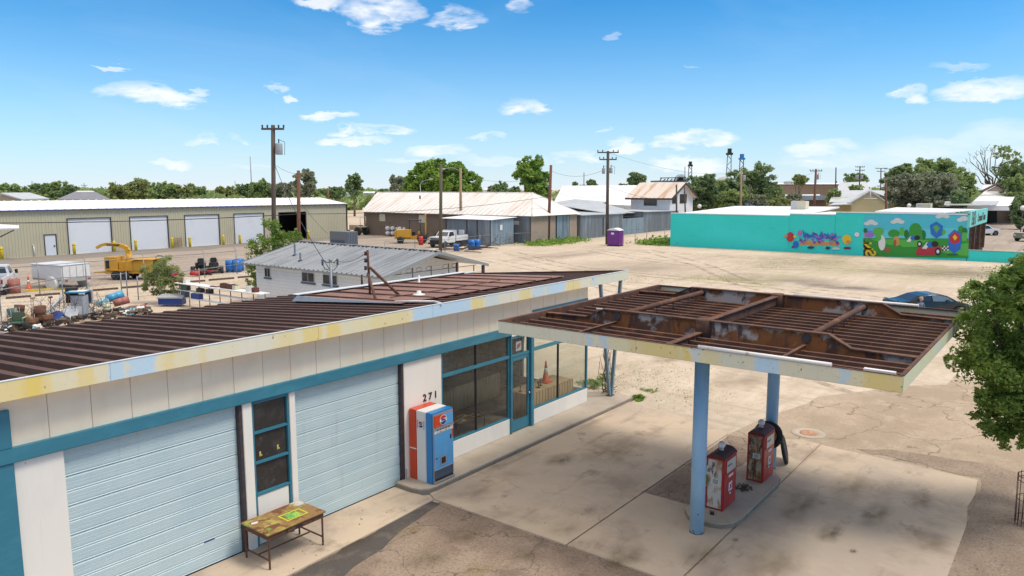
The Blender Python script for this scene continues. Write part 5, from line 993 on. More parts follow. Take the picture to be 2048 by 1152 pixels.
for cx,cy in ((1742,446),(1795,443),(1885,432),(1928,439)):
    for dx,dy,r_ in ((-8,1,6),(0,-2,8),(8,1,6)): 
        if cx+dx+r_ < 1939: mell(cx+dx,cy+dy,r_,r_*.62,'p_cloud',4+(dx > 0),'cloud_paint')
mell(1831,462,13,16,'p_green',4,'hill_paint'); mpoly([(1819,462),(1844,462),(1846,480),(1816,480)],'p_green',5,'hill_paint'); mell(1846,470,6,10,'p_dkgreen',4,'hill_paint'); mell(1813,468,5,9,'p_dkgreen',4,'hill_paint'); mell(1804,463,5,9,'p_green2',5,'hill_paint')
mell(1922,460,6,9,'p_green',4,'hill_paint'); mell(1929,463,6,8,'p_dkgreen',5,'hill_paint'); mpoly([(1924,465),(1934,465),(1934,482),(1924,482)],'p_green2',6,'hill_paint'); mell(1884,464,8,6,'p_green2',4,'hill_paint'); mell(1739,468,11,7,'p_purple',4,'hill_paint'); mpoly([(1729,466),(1734,466),(1734,475),(1729,475)],'p_pink',5); mell(1731,461,4,5,'p_dkgreen',5,'hill_paint'); mell(1757,463,11,8,'p_green2',5,'bush_paint'); mell(1788,467,12,8,'p_green',5,'bush_paint')
# plain colour forms: bushes, flags and boulders
mell(1764,486,7,15,'p_white',7); mell(1757,475,6,7,'p_green2',8); mell(1775,500,7,5,'p_brown',7); mell(1793,482,6,10,'p_orange',7); mell(1790,486,3,7,'p_brown',8)
mpoly([(1860,450),(1873,443),(1886,452),(1884,470),(1873,477),(1862,468)],'p_blue',7,'banner_shape'); mpoly([(1866,454),(1873,450),(1880,456),(1873,466)],'p_green2',8,'banner_shape')
mpoly([(1897,470),(1909,459),(1924,468),(1921,498),(1908,507),(1897,497)],'p_blue',7,'banner_shape'); mpoly([(1899,473),(1909,463),(1921,471),(1919,484),(1908,489),(1899,483)],'p_red',8,'banner_shape'); mpoly([(1905,474),(1910,469),(1915,475),(1910,481)],'p_yellow',9,'banner_shape'); mell(1905,509,12,2.5,'p_dkgreen',6)
# karts: nose, body, seat, wheels
for ox,oy,bc in ((1850,502,'p_red'),(1818,487,'p_green2')):
    s_ = 1 if bc == 'p_red' else .82
    mpoly([(ox-20*s_,oy+5*s_),(ox-12*s_,oy-9*s_),(ox+6*s_,oy-6*s_),(ox+30*s_,oy-10*s_),(ox+34*s_,oy-3*s_),(ox+18*s_,oy+8*s_),(ox-14*s_,oy+9*s_)],bc,8,'kart_body'); mpoly([(ox-6*s_,oy-5*s_),(ox+4*s_,oy-18*s_),(ox+10*s_,oy-15*s_),(ox+3*s_,oy-4*s_)],'p_white',9,'kart_nose'); mell(ox+11*s_,oy-13*s_,8*s_,5*s_,'p_blue',9,'kart_engine'); mell(ox+20*s_,oy-14*s_,7*s_,6*s_,'p_black',9,'kart_seat')
    mell(ox+26*s_,oy+1*s_,6*s_,7.5*s_,'p_black',10,'kart_wheel'); mell(ox+26*s_,oy+1*s_,3*s_,3.7*s_,'p_white',11,'kart_wheel_hub')
for i in range(4):
    for j in range(3): mpoly([(1884+i*3.4,492+j*3.2),(1887.2+i*3.4,491.6+j*3.2),(1887.2+i*3.4,494.6+j*3.2),(1884+i*3.4,495+j*3.2)],'p_white' if (i+j) % 2 else 'p_black',10,'checker')
mpoly([(1727,478),(1753,512.5),(1727,511.8)],'p_black',6,'corner_wedge')
for ch,px,py,sz,rot in (('S',1740,506,1.45,.25),('I',1736.5,498,1.2,.3),('N',1734,492,1.1,.35),('I',1731,486,.85,.3)):
    c = atx(px,py,TX-.05); text(ch,sz,'mural_lettering','p_yellow',mu,MF(c,(0,math.cos(rot+1.25)*-1,math.sin(rot+1.25)),(0,-math.sin(rot+1.25),-math.cos(rot+1.25)*1.0)),.006,bold=.05)
# graffiti tangle further left
gf = thing('graffiti_piece','purple and orange wildstyle graffiti on the turquoise wall','graffiti',(TX,23,0)); mu_, mu = mu, gf
r = random.Random(9)
for k in range(11): mell(1604+k*7,487+r.uniform(-2,2),6,r.uniform(4,6),'p_orange',1,'spray_shape',10)
for k in range(60):
    x = 1600+78*(k % 30)/30+r.uniform(-3,3); y = 477+r.uniform(-9,9); a = r.choice([-1.1,-.6,.5,1.2,0])+r.uniform(-.2,.2); L_ = r.uniform(5,10); w_ = r.uniform(1.4,3.0); dx,dy = math.cos(a)*L_,math.sin(a)*L_*.8
    mpoly([(x-dx,y-dy-w_),(x+dx*.3,y-w_*1.3),(x+dx,y+dy),(x-dx*.4,y+w_*1.3)],['p_violet','p_purple','p_maroon','p_blue','p_violet','p_purple'][k % 6],2+k % 7,'spray_shape')
for k in range(5): x = 1608+k*15; mpoly([(x,474),(x+3,464+r.uniform(-2,2)),(x+6,474)],'p_blue',9,'spray_shape')
for cx,cy,rx,ry,m in ((1581,474,8,10,'p_red'),(1572,472,4,2.5,'p_orange'),(1590,473,3,3,'p_yellow'),(1600,466,5,5.5,'p_pink'),(1592,489,6,7,'p_blue'),(1586,494,3,2,'p_maroon'),(1694,479,9,10,'p_yellow'),(1697,484,5,4,'p_orange'),(1695,496,8,2.5,'p_maroon'),(1622,495,7,2.5,'p_navy'),(1656,496,5,3,'p_navy'),(1672,497,8,2.5,'p_cloud')): mell(cx,cy,rx,ry,m,10,'spray_shape',14)
mell(1714,469,7,6,'p_sky',2,'cloud_paint'); mell(1714,469,5,4.5,'p_white',3,'cloud_paint'); mu = mu_
# ================================================================ STORAGE BUILDING WITH ROLL-UP DOORS
K['beige'] = mat('beige_metal_siding',(.50,.455,.315),[('noise',.3,.5,.7,(.46,.415,.29))],rough=.55); K['bronze'] = mat('dark_brown_trim',(.055,.04,.045),rough=.5); K['bluetrim'] = mat('blue_gutter',(.03,.06,.28),rough=.5)
K['rollwhite'] = mat('white_rollup_door',(.66,.68,.71),[('noise',.6,.55,.75,(.60,.62,.66))],rough=.45)
MY = 90.4; ML, MR = 14., 75.7
mbd = thing('storage_building','long beige metal storage building with white roll-up doors and a white roof','building',(45,MY,0))
op = [(140,225,'d'),(264,338,'d'),(373,440,'d'),(471,529,'d'),(560,613,'o'),(92,114,'m')]
sp = []
for a,b,k_ in op:
    py0 = 508-(a-140)*.0525; xa = aty(a,py0,MY).x; xb = aty(b,py0-(b-a)*.06,MY).x; sp.append((xa,xb,k_))
zdt = {'d':3.95,'o':3.95,'m':2.25}; sp.sort(); prev = ML
def wallrib(x0,x1,z0,z1): mb = MB(); mb.rib((x0,MY),(x1,MY),z0,z1,.30,.035,(0,-1),.28); mb.obj('siding','beige',mbd)
for xa,xb,k_ in sp:
    wallrib(prev,xa,0,5.0); zt2 = zdt[k_]; wallrib(xa,xb,zt2,5.0); prev = xb
    for a,b in (((xa-.09,MY-.06,0),(xa,MY+.1,zt2+.09)),((xb,MY-.06,0),(xb+.09,MY+.1,zt2+.09)),((xa,MY-.06,zt2),(xb,MY+.1,zt2+.09))): mb = MB(); mb.box(a,b); mb.obj('door_trim','bronze',mbd)
    if k_ == 'd':
        mb = MB(); n = 40; vs = []
        for i in range(n*2+1): z = zt2*i/(2*n); vs += [(xa,MY+.05+(.03 if i % 2 else 0),z),(xb,MY+.05+(.03 if i % 2 else 0),z)]
        mb.add(vs,[(2*i,2*i+1,2*i+3,2*i+2) for i in range(2*n)]); mb.obj('roll_up_door','rollwhite',mbd)
    elif k_ == 'm':
        mb = MB(); mb.box((xa+.02,MY+.0,.02),(xb-.02,MY+.05,zt2-.02)); d = mb.obj('steel_door','rollwhite',mbd); mb = MB(); mb.box((xb-.25,MY-.06,.95),(xb-.12,MY,1.1)); mb.obj('handle','iron',d)
    else:
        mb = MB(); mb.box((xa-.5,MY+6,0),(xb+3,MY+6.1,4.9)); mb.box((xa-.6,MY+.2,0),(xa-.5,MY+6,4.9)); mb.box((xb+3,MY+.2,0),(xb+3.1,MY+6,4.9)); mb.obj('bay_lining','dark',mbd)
wallrib(prev,MR,0,5.0)
rx = 68.41+.4; ry = 96.5; rz_ = 6.05
mb = MB(); mb.box((ML,MY+11.9,0),(MR,MY+12,5)); mb.box((MR-.1,MY,0),(MR,MY+12,5)); mb.obj('siding','beige',mbd)
mb = MB(); mb.ribroof((ML,MY-.25,5.03),(MR+.1,MY-.25,5.03),(ML,MY+6.5,5.95),(MR+.1,MY+6.5,5.95),.9,.05,.2); mb.quad((ML,MY+6.5,5.95),(MR+.1,MY+6.5,5.95),(MR+.1,MY+13,5.03),(ML,MY+13,5.03)); mb.obj('roof','whiteroof',mbd)
mb = MB(); mb.box((ML,MY-.33,4.93),(MR+.1,MY-.25,5.05)); mb.obj('gutter','bronze',mbd); mb = MB(); mb.box((ML,MY-.335,4.95),(60,MY-.331,5.055)); mb.obj('gutter_trim','bluetrim',mbd)
mb = MB(); mb.box((MR-.02,MY-.1,0),(MR+.08,MY,4.95)); mb.obj('corner_trim','bronze',mbd)
mb = MB(); q = aty(70,512,MY-.15); mb.path([(q.x,MY-.15,0),(q.x-.05,MY-.15,1.2),(q.x-.1,MY-.05,1.3)],.06,8); mb.obj('standpipe','pipewhite',mbd)
# bollards
for k,(px,py,lab) in enumerate(((4,515,'yellow bollard at the left edge of the photo by the beige wall'),(149,506,'yellow bollard left of the first white roll-up door'),(229,501,'yellow bollard right of the first roll-up door'),(272,499,'yellow bollard left of the second roll-up door'),(345,494,'yellow bollard beside the wooden pallet'),(380,492,'yellow bollard left of the third roll-up door'),(447,488,'yellow bollard right of the third roll-up door'),(480,486,'yellow bollard left of the fourth roll-up door'),(566,480,'yellow bollard left of the open dark bay'),(617,476,'yellow bollard right of the open dark bay'))):
    x = aty(px,py,MY-.9).x; t = thing('bollard',lab,'bollard',(x,MY-.9,0),group='yellow bollards guarding the doors'); mb = MB(); mb.lathe([(.16,0),(.16,1.2),(.1,1.3),(.0001,1.32)],(x,MY-.9,0),12); mb.obj('post',K.setdefault('bolyel',mat('bollard_yellow',(.75,.55,.02),rough=.5)),t)
    mb = MB(); mb.lathe([(.163,1.02),(.163,1.07)],(x,MY-.9,0),12); mb.obj('band','ink',t)
x = aty(357,492,MY-.5).x; t = thing('wooden_pallet','weathered wooden pallet leaning on the beige wall between roll-up doors','pallet',(x,MY-.5,0))
K['pallet'] = mat('weathered_pallet_wood',(.35,.25,.15),[('noise',(3,3,9),.45,.7,(.25,.18,.11))],rough=.9)
for k in range(6): mb = MB(); mb.box((x-.55,MY-.5+.03*k,.05+k*.2),(x+.55,MY-.47+.03*k,.17+k*.2)); mb.obj('slat','pallet',t)
for dx in (-.5,0,.46): mb = MB(); mb.slab([(x+dx,MY-.46,.0),(x+dx+.06,MY-.46,.0),(x+dx+.06,MY-.26,1.2),(x+dx,MY-.26,1.2)],(0,.05,0)); mb.obj('runner','pallet',t)
# ================================================================ WHITE HOUSE WITH GREY RIBBED ROOF
K['roofgrey'] = mat('grey_galvanised_roof',(.30,.31,.32),[('noise',(.15,2.2,1),.47,.60,(.22,.23,.24)),('noise',3,.6,.75,(.36,.37,.38),.5)],rough=.4,metal=.25); K['blockwhite'] = mat('white_painted_block',(.80,.79,.76),[('noise',.8,.5,.7,(.74,.73,.70)),('brick',(1,1,1),.3,.8,(.52,.52,.54),.6)],rough=.6); K['greyfascia']=mat('grey_fascia_board',(.24,.26,.26),rough=.6)
hx0,hx1,hxr,hy0,hy1,hze,hzr = 27.0,36.0,31.5,29.5,42.7,2.6,3.68
hs = thing('white_house','small white block house with grey ribbed metal roof behind the garage','house',(27.6,36,0))
mb = MB(); mb.box((27.6,31.6,0),(27.8,42.0,2.62)); mb.obj('wall','blockwhite',hs); mb = MB(); mb.box((27.8,41.8,0),(35.3,42.0,2.6)); mb.box((35.1,31.6,0),(35.3,41.8,2.6)); mb.obj('wall','blockwhite',hs)
mb = MB(); mb.add([(27.8,31.6,0),(35.1,31.6,0),(35.1,31.6,2.66),(31.5,31.6,3.5),(27.8,31.6,2.66)],[(0,1,2,3,4)]); mb.obj('gable_wall','blockwhite',hs)
def hroof(x0,z0,x1,z1): mb = MB(); mb.ribroof((x0,hy0,z0),(x0,hy1,z0),(x1,hy0,z1),(x1,hy1,z1),.42,.055,.22); mb.slab([(x0,hy0,z0-.03),(x0,hy1,z0-.03),(x1,hy1,z1-.03),(x1,hy0,z1-.03)],(0,0,-.03)); mb.obj('roof_slope','roofgrey',hs)
hroof(hx0,hze,hxr,hzr); hroof(hx1,hze,hxr,hzr)
mb = MB(); mb.tube((hxr,hy0-.02,hzr+.03),(hxr,hy1,hzr+.03),.07,8); rc = mb.obj('ridge_cap','roofgrey',hs)
mb = MB()
for k in range(44): y = hy0+.15+k*.30; mb.box((hxr-.14,y,hzr+.0),(hxr-.08,y+.13,hzr+.055))
mb.obj('ridge_closure','dark',hs,kind='stuff')
for sgn,xe in ((-1,hx0),(1,hx1)): mb = MB(); mb.slab([(xe,hy0-.03,hze-.14),(hxr,hy0-.03,hzr-.14),(hxr,hy0-.03,hzr+.03),(xe,hy0-.03,hze+.03)],(0,.04,0)); mb.obj('barge_board','greyfascia',hs)
mb = MB(); mb.box((hx0-.03,hy0,hze-.1),(hx0,hy1,hze-.0)); mb.obj('eave_board','greyfascia',hs)
for y0_,y1_ in ((41.0,40.4),(37.2,36.0),(35.2,33.9)):
    f = MB(); f.box((27.55,y1_,1.75),(27.6,y0_,2.35)); fo = f.obj('window','rollwhite',hs)
    for a,b in ((y1_+.04,(y0_+y1_)/2-.03),((y0_+y1_)/2+.03,y0_-.04)): mb = MB(); mb.box((27.535,a,1.79),(27.55,b,2.31)); mb.obj('pane','glassdark',fo)
    mb = MB(); mb.box((27.50,y1_-.05,1.64),(27.6,y0_+.05,1.74)); mb.obj('sill','slate',fo)
for x in (29.5,31,32.5,34.8): mb = MB(); mb.tube((x,hy0+.2,0),(x,hy0+.2,hze+.0 if x > 34 else 2.9),.03,6); mb.obj('porch_post','iron',hs)
mb = MB()
for x in (28.4,29.2,30.0,30.8,32.2,33.0): mb.path([(x+.25*math.cos(a*.6),hy0+.2,2.75+.12*math.sin(a*.6)) for a in range(11)],.012,4)
mb.box((28,hy0+.19,2.6),(35,hy0+.21,2.63)); mb.obj('iron_trellis','iron',hs)
mb = MB(); mb.box((33.2,hy0+.15,0),(33.32,hy0+.27,2.9)); mb.obj('porch_post','bronze',hs); mb = MB(); mb.box((35.6,hy0+.1,0),(35.75,hy0+.25,2.55)); mb.obj('porch_post','bronze',hs)
for px,py,h_ in ((590,511,.75),(601,522,.5)):
    d = _ray(px,py); s_ = (hzr-hze)/(hxr-hx0); tt = (hze-s_*hx0-H)/(d.z-s_*d.x); p = Vector((d.x*tt,d.y*tt,H+d.z*tt)); mb = MB(); mb.lathe([(.14,0),(.1,.08),(.055,.1),(.055,h_),(.0001,h_)],p,10); mb.obj('vent_pipe','slate',hs)
# grey air conditioner block on the far side of the house
p = atd(660,489,88); t = thing('air_conditioner','large grey box air conditioner standing behind the white house roof','air conditioner',(p.x,p.y,0))
def quadpt(px,py,dist): return atd(px,py,dist)
a1,b1,c1 = atz(656,493),atz(695,494),atz(713,492)
u1 = Vector((-.10,1,0)); mb = MB(); zt3 = 1.75; bx0,by0 = a1.x,a1.y-4.0
wa = atz(693,497); 
mb = MB(); mb.bbox((wa.x,wa.y,.1),(wa.x+1.9,wa.y+3.2,2.05),.05); mb.obj('case',K.setdefault('acgrey',mat('grey_cabinet',(.16,.17,.18),rough=.6)),t)
for k in range(7): mb = MB(); mb.box((wa.x+.1+k*.26,wa.y-.02,.25),(wa.x+.22+k*.26,wa.y,1.95)); mb.obj('louvre','slate',t)
mb = MB(); mb.box((wa.x-.02,wa.y+.3,.4),(wa.x,wa.y+2.9,1.0)); mb.obj('access_panel','slate',t)
# ================================================================ OLD WAREHOUSE, SHEDS
K['rustroof'] = mat('white_rust_streaked_roof',(.72,.68,.65),[('noise',(.05,.9,.3),.52,.68,(.60,.44,.33),.75),('noise',(.12,1.6,1),.60,.70,(.42,.22,.13),.6),('noise',(.05,2.4,1),.5,.7,(.76,.74,.72),.7,4.)],rough=.6)
K['stucco'] = mat('brown_stucco',(.21,.155,.115),[('noise',.6,.45,.68,(.17,.125,.095)),('noise',2,.66,.7,(.5,.46,.4),.8)],rough=.95); K['stucco2'] = mat('tan_stucco',(.38,.29,.22),[('noise',.8,.5,.7,(.32,.24,.18)),('spot',1.1,.08,.05,(.05,.04,.03),.9)],rough=.95)
K['corr'] = mat('grey_corrugated_sheet',(.21,.235,.255),[('noise',(1.2,1.2,.15),.48,.66,(.30,.34,.37)),('noise',(2,2,.5),.6,.7,(.30,.24,.19),.6)],rough=.5,metal=.3); K['corrblue'] = mat('pale_blue_corrugated_sheet',(.30,.38,.43),[('noise',(1.5,1.5,.15),.48,.62,(.20,.25,.29)),('noise',(2,2,.5),.62,.7,(.28,.24,.2),.6)],rough=.5,metal=.2)
K['sheetroof'] = mat('grey_white_sheet_roof',(.42,.44,.45),[('noise',(.2,1.2,1),.45,.65,(.52,.54,.55)),('noise',1.2,.6,.7,(.33,.33,.32),.6)],rough=.5,metal=.1)
wx0,wy0,wx1,wy1 = 80.6,58.6,92.0,92
we = aty(1081,431,58.6).z
wr_ = atx(1065,385.6,86.3)
ww = thing('old_warehouse','long old warehouse with a rust-streaked white hipped metal roof and brown stucco walls','warehouse',(wx0,wy0,0))
ze = we+.05
mb = MB(); mb.box((wx0,72,0),(wx0+.3,wy1,ze-.15)); mb.obj('side_wall','stucco',ww)
mb = MB(); mb.rib((wx0,wy0+.1),(wx0,72),0,ze-.15,.3,.04,(-1,0)); mb.obj('side_wall','corr',ww)
mb = MB(); mb.box((wx0,wy0,0),(wx0+6.0,wy0+.2,ze-.12)); mb.obj('end_wall','stucco2',ww); mb = MB(); mb.rib((wx0+6.0,wy0+.1),(wx1-2.0,wy0+.1),0,ze-.2,.35,.05,(0,-1)); mb.obj('end_wall','corrblue',ww); mb = MB(); mb.box((wx1-2,wy0,0),(wx1,wy0+.2,ze-.12)); mb.obj('end_wall','stucco2',ww)
mb = MB(); mb.box((wx0+5.85,wy0-.06,0),(wx0+6.05,wy0-.0,ze-.15)); mb.obj('door_jamb','dark',ww)
o_ = .5; e00,e10,e11,e01 = (wx0-o_,wy0-o_,ze-.05),(wx1+o_,wy0-o_,ze-.05),(wx1+o_,wy1,ze-.05),(wx0-o_,wy1,ze-.05)
rg0 = (wr_.x,wr_.y,wr_.z); rg1 = (wr_.x,wy1+3,wr_.z)
def trislope(pts,name,m='rustroof',par=ww): mb = MB(); mb.slab(pts,(0,0,-.04)); return mb.obj(name,m,par)
trislope([e00,e10,rg0],'hip_slope'); trislope([e01,e00,rg0,rg1],'roof_slope'); trislope([e10,e11,rg1,rg0],'roof_slope')
mb = MB(); mb.tube(rg0,rg1,.1,6); mb.tube(e00,rg0,.08,6); mb.tube(e10,rg0,.08,6); mb.obj('ridge_cap','rustroof',ww)
mb = MB()
for k in range(36):       # corrugation seams down the long slope
    y = wy0+1+k*.92; 
    f = min(1,(y-wy0+o_)/(wr_.y-wy0+o_)); top = (wx0-o_+(wr_.x-wx0+o_)*f,y,ze-.05+(wr_.z-ze+.05)*f+.03); mb.tube((wx0-o_,y,ze-.03),top,.03,4)
mb.obj('roof_seam','rustroof',ww)
for y in (87.0,78.3): mb = MB(); mb.box((wx0-.05,y,ze-1.5),(wx0,y+1.3,ze-.35)); mb.obj('vent_window','coolcream' if 'coolcream' in K else 'paper',ww)
mb = MB(); mb.tube(atd(840,398,112),atd(840,391,112),.12); mb.obj('flue','navy',ww)
mb = MB(); mb.box((wx0-.06,60.6,ze-1.3),(wx0-.045,63.4,ze-.8)); mb.obj('skylight_strip','dial',ww)
# lean-to with the white roof in front
ln = thing('lean_to_shed','grey corrugated lean-to shed with a flat white roof in front of the warehouse','shed',(74,60.3,0))
s0 = atz(982,491.5); s1x = atz(905,491); zt4 = aty(980,440,s0.y).z
X_,Y_ = s0.x,s0.y; ye = Y_+7.8; xe_ = wx0-.15
mb = MB(); mb.rib((X_,Y_),(X_,ye),0,zt4,.35,.05,(-1,0)); mb.obj('side_wall','corr',ln); mb = MB(); mb.rib((X_,Y_),(xe_-1.2,Y_),0,zt4,.35,.05,(0,-1)); mb.obj('front_wall','corrblue',ln)
trislope([(X_-.3,Y_-.3,zt4+.03),(xe_-.8,Y_-.3,zt4+.22),(xe_-.8,ye+1,zt4+.3),(X_-.3,ye+1,zt4+.05)],'roof','whiteroof',ln)
for y in (Y_+.03,Y_+2.3,Y_+4.1,ye): mb = MB(); mb.box((X_-.09,y-.06,0),(X_-.05,y+.06,zt4)); mb.obj('post','frame',ln)
mb = MB(); mb.box((X_+1.8,Y_-.075,zt4-1.4),(X_+2.3,Y_-.06,zt4-.7)); mb.obj('notice','paper',ln)
# grey shed right of the warehouse
def shed(name,label,x0,y0,x1,y1,zl,zr2,m,rm,cat='shed',roofback=.8):
    t = thing(name,label,cat,(x0,y0,0)); mb = MB(); mb.rib((x0,y0),(x1,y0),0,lambda f: zl+(zr2-zl)*f,.4,.05,(0,-1)); mb.obj('front_wall',m,t)
    mb = MB(); mb.rib((x0,y0),(x0,y1),0,zl,.4,.05,(-1,0)); mb.box((x1-.05,y0+.02,0),(x1,y1,zr2-.05)); mb.obj('side_wall',m,t)
    mb = MB(); mb.slab([(x0-.2,y0-.3,zl+.06),(x1+.3,y0-.3,zr2+.06),(x1+.3,y1,zr2+.06+roofback),(x0-.2,y1,zl+.06+roofback)],(0,0,-.08)); mb.obj('roof',rm,t); return t
a_ = atz(1154,479); b_ = atz(1259,470.5); zA = aty(1155,431,a_.y).z; zB = aty(1262,426.5,a_.y).z
sh = shed('grey_shed','long grey corrugated shed with a pale flat roof behind the portable toilet',92.3,a_.y,b_.x,a_.y+12,zA,zB,'corr','sheetroof',roofback=.25)
mb = MB(); mb.box((98.6,a_.y-.1,.3),(98.75,a_.y-.06,3.0)); mb.obj('door_edge','frame',sh)
c_ = aty(1345,462,57.2); zC = aty(1370,421.5,60).z
shed('tall_grey_shed','tall grey corrugated shed between the fence gate and the turquoise wall',112.5,58.5,126,66,aty(1300,423,58.5).z,aty(1370,421,58.5).z,'corr','sheetroof',roofback=.1)
t = thing('sheet_metal_fence','pale corrugated sheet fence panel joining the two grey sheds','fence',(106,57.6,0)); mb = MB(); mb.rib((b_.x+.1,58.3),(112.4,58.3),0,aty(1280,435,58.3).z,.4,.06,(0,-1)); mb.obj('fence_sheet','corrblue',t); mb = MB(); mb.tube((b_.x+.1,58.4,2.9),(112.4,58.4,2.9),.04); mb.obj('rail','frame',t)
t = thing('open_shelter','dark open shelter with a pale roof behind the sheet fence','shelter',(110,66,0)); mb = MB(); mb.box((104,70,0),(118,70.2,4.4)); mb.obj('back_wall','wood',t); mb = MB(); mb.slab([(103,60,aty(1265,424,60).z+.05),(113,60,aty(1300,424,60).z+.05),(120,71,4.75),(104,71,4.75)],(0,0,-.1)); mb.obj('roof','sheetroof',t)
# large white-roofed hall and open lean-to behind
ha = atd(1021+190,440,140); hL = thing('white_roof_hall','large pale hall with a broad white metal roof behind the warehouse','building',(112,80,0))
hy,hxe = 92.,112.
hc = atd(1268,411,150)   # right end of the eave
X3,Y3 = hc.x,hc.y; zE = hc.z
pL = atd(1108,404,168); pR = hc; rT0 = atd(1125,371.5,190); rT1 = atd(1330,370,178)
mb = MB(); mb.ribroof(tuple(pL),tuple(pR),tuple(rT0),tuple(rT1),1.2,.06,.15); mb.obj('roof','whiteroof',hL)
wl0 = atd(1212,414,152.5); mb = MB(); mb.slab([(wl0.x,wl0.y,0),(hc.x,hc.y,0),(hc.x,hc.y,zE-.05),(wl0.x,wl0.y,zE+.1)],(.1,.2,0)); wq = mb.obj('wall','blockwhite',hL)
for px in (1222,1249):
    q0 = atd(px,400,151.7-(px-1222)*.03); mb = MB(); z1_ = atd(px,411,150).z-.4; mb.slab([(q0.x,q0.y-.0,z1_-1.3),(atd(px+8,400,151.3).x,atd(px+8,400,151.3).y,z1_-1.3),(atd(px+8,400,151.3).x,atd(px+8,400,151.3).y,z1_),(q0.x,q0.y,z1_)],(-.05,-.1,0)); mb.obj('window','glassdark',hL)
sa,sb = atd(1167,411,140),atd(1212,405,143); mb = MB(); mb.slab([(sa.x,sa.y,0),(sb.x,sb.y,0),tuple(sb),(sa.x,sa.y,sa.z-.3)],(.1,.2,0)); mb.obj('lean_to_wall','corr',hL)
q1,q2,q3,q4 = atd(1105,405,150),atd(1168,412,138),atd(1216,403.5,142),atd(1150,398,160); trislope([q1,q2,q3,q4],'lean_to_roof','sheetroof',hL)
mb = MB(); qa,qb = atd(1110,408,150),atd(1166,413,141); mb.slab([(qa.x,qa.y,0),(qb.x,qb.y,0),(qb.x,qb.y,qb.z-.3),(qa.x,qa.y,qa.z-.3)],(1,2.5,0)); mb.obj('open_bay','wood',hL)
# two-storey white house with rusty roof: corner facing us
def hall(name,label,pxc,dist,pxl,pxr,eave_py,apex_py,wm,rm,cat='house',gable=True,over=.8,barge='bronze'):
    """aligned house: near corner column pxc at distance, long side faces -X and ends at column pxl, gable faces -Y and ends at column pxr"""
    c = atd(pxc,eave_py,dist); x0,y0,ze_ = c.x,c.y,c.z
    d = _ray(pxl,eave_py); y1 = d.y*(x0/d.x); d = _ray(pxr,eave_py); x1 = d.x*(y0/d.y); xm = (x0+x1)/2
    za = H+_ray((pxc+pxr)/2,apex_py).z*(y0/_ray((pxc+pxr)/2,apex_py).y)
    t = thing(name,label,cat,(x0,y0,0)); mb = MB(); mb.box((x0,y0+.02,0),(x0+.2,y1,ze_)); mb.box((x0+.2,y1-.2,0),(x1,y1,ze_)); mb.obj('wall',wm,t)
    mb = MB(); mb.add([(x0,y0,0),(x1,y0,0),(x1,y0,ze_),(xm,y0,za),(x0,y0,ze_)],[(0,1,2,3,4)]); mb.obj('gable_wall',wm,t)
    mb = MB(); s_ = (za-ze_)/(xm-x0); zo = ze_-s_*over
    mb.ribroof((x0-over,y0-over,zo+.1),(x0-over,y1+over,zo+.1),(xm,y0-over,za+.1),(xm,y1+over,za+.1),.9,.06,.2); mb.slab([(x0-over,y0-over,zo),(x0-over,y1+over,zo),(xm,y1+over,za),(xm,y0-over,za)],(0,0,.08)); mb.obj('roof_slope',rm,t)
    mb = MB(); mb.slab([(x1+over,y0-over,zo),(x1+over,y1+over,zo),(xm,y1+over,za),(xm,y0-over,za)],(0,0,.1)); mb.obj('roof_slope',rm,t)
    for xe in (x0-over,x1+over): mb = MB(); mb.slab([(xe,y0-over-.05,zo-.25),(xm,y0-over-.05,za-.25),(xm,y0-over-.05,za+.14),(xe,y0-over-.05,zo+.14)],(0,.12,0)); mb.obj('barge_board',barge,t)
    mb = MB(); mb.box((x0-over-.1,y0-over,zo-.22),(x0-over,y1+over,zo+.08)); mb.obj('eave_board',barge,t); return t,x0,y0,x1,y1,ze_,za
K['rusttan'] = mat('tan_rust_striped_roof',(.62,.54,.47),[('noise',(.1,.9,.1),.52,.62,(.45,.26,.15),.8),('noise',(.5,2.2,1),.55,.7,(.66,.61,.56),.6)],rough=.7)
K['plwhite'] = mat('white_plaster',(.72,.71,.72),[('noise',.7,.5,.75,(.66,.65,.65))],rough=.7)
t2,x0,y0,x1,y1,ze_,za = hall('two_storey_house','two-storey white house with a tan rust-striped roof and dark gable boards',1340,135,1262,1386,393,366,'plwhite','rusttan')
t2['category'] = 'house'
def winX(t,x,y0_,y1_,z0,z1): f = MB(); f.box((x-.08,y0_-.1,z0-.1),(x,y1_+.1,z1+.1)); fo = f.obj('window','bronze',t); mb = MB(); mb.box((x-.1,y0_,z0),(x-.08,y1_,z1)); mb.obj('pane','glassdark',fo)
def winY(t,y,x0_,x1_,z0,z1): f = MB(); f.box((x0_-.1,y-.08,z0-.1),(x1_+.1,y,z1+.1)); fo = f.obj('window','bronze',t); mb = MB(); mb.box((x0_,y-.1,z0),(x1_,y-.08,z1)); mb.obj('pane','glassdark',fo)
q = atx(1302,395,x0); winX(t2,x0,q.y-1.1,q.y+1.3,ze_-1.6,ze_-.35)
q = aty(1347,395,y0); winY(t2,y0,q.x-.4,q.x+1.0,ze_-1.2,ze_+.2); q = aty(1366,395,y0); winY(t2,y0,q.x-1.3,q.x+1.4,ze_-1.2,ze_+.3)
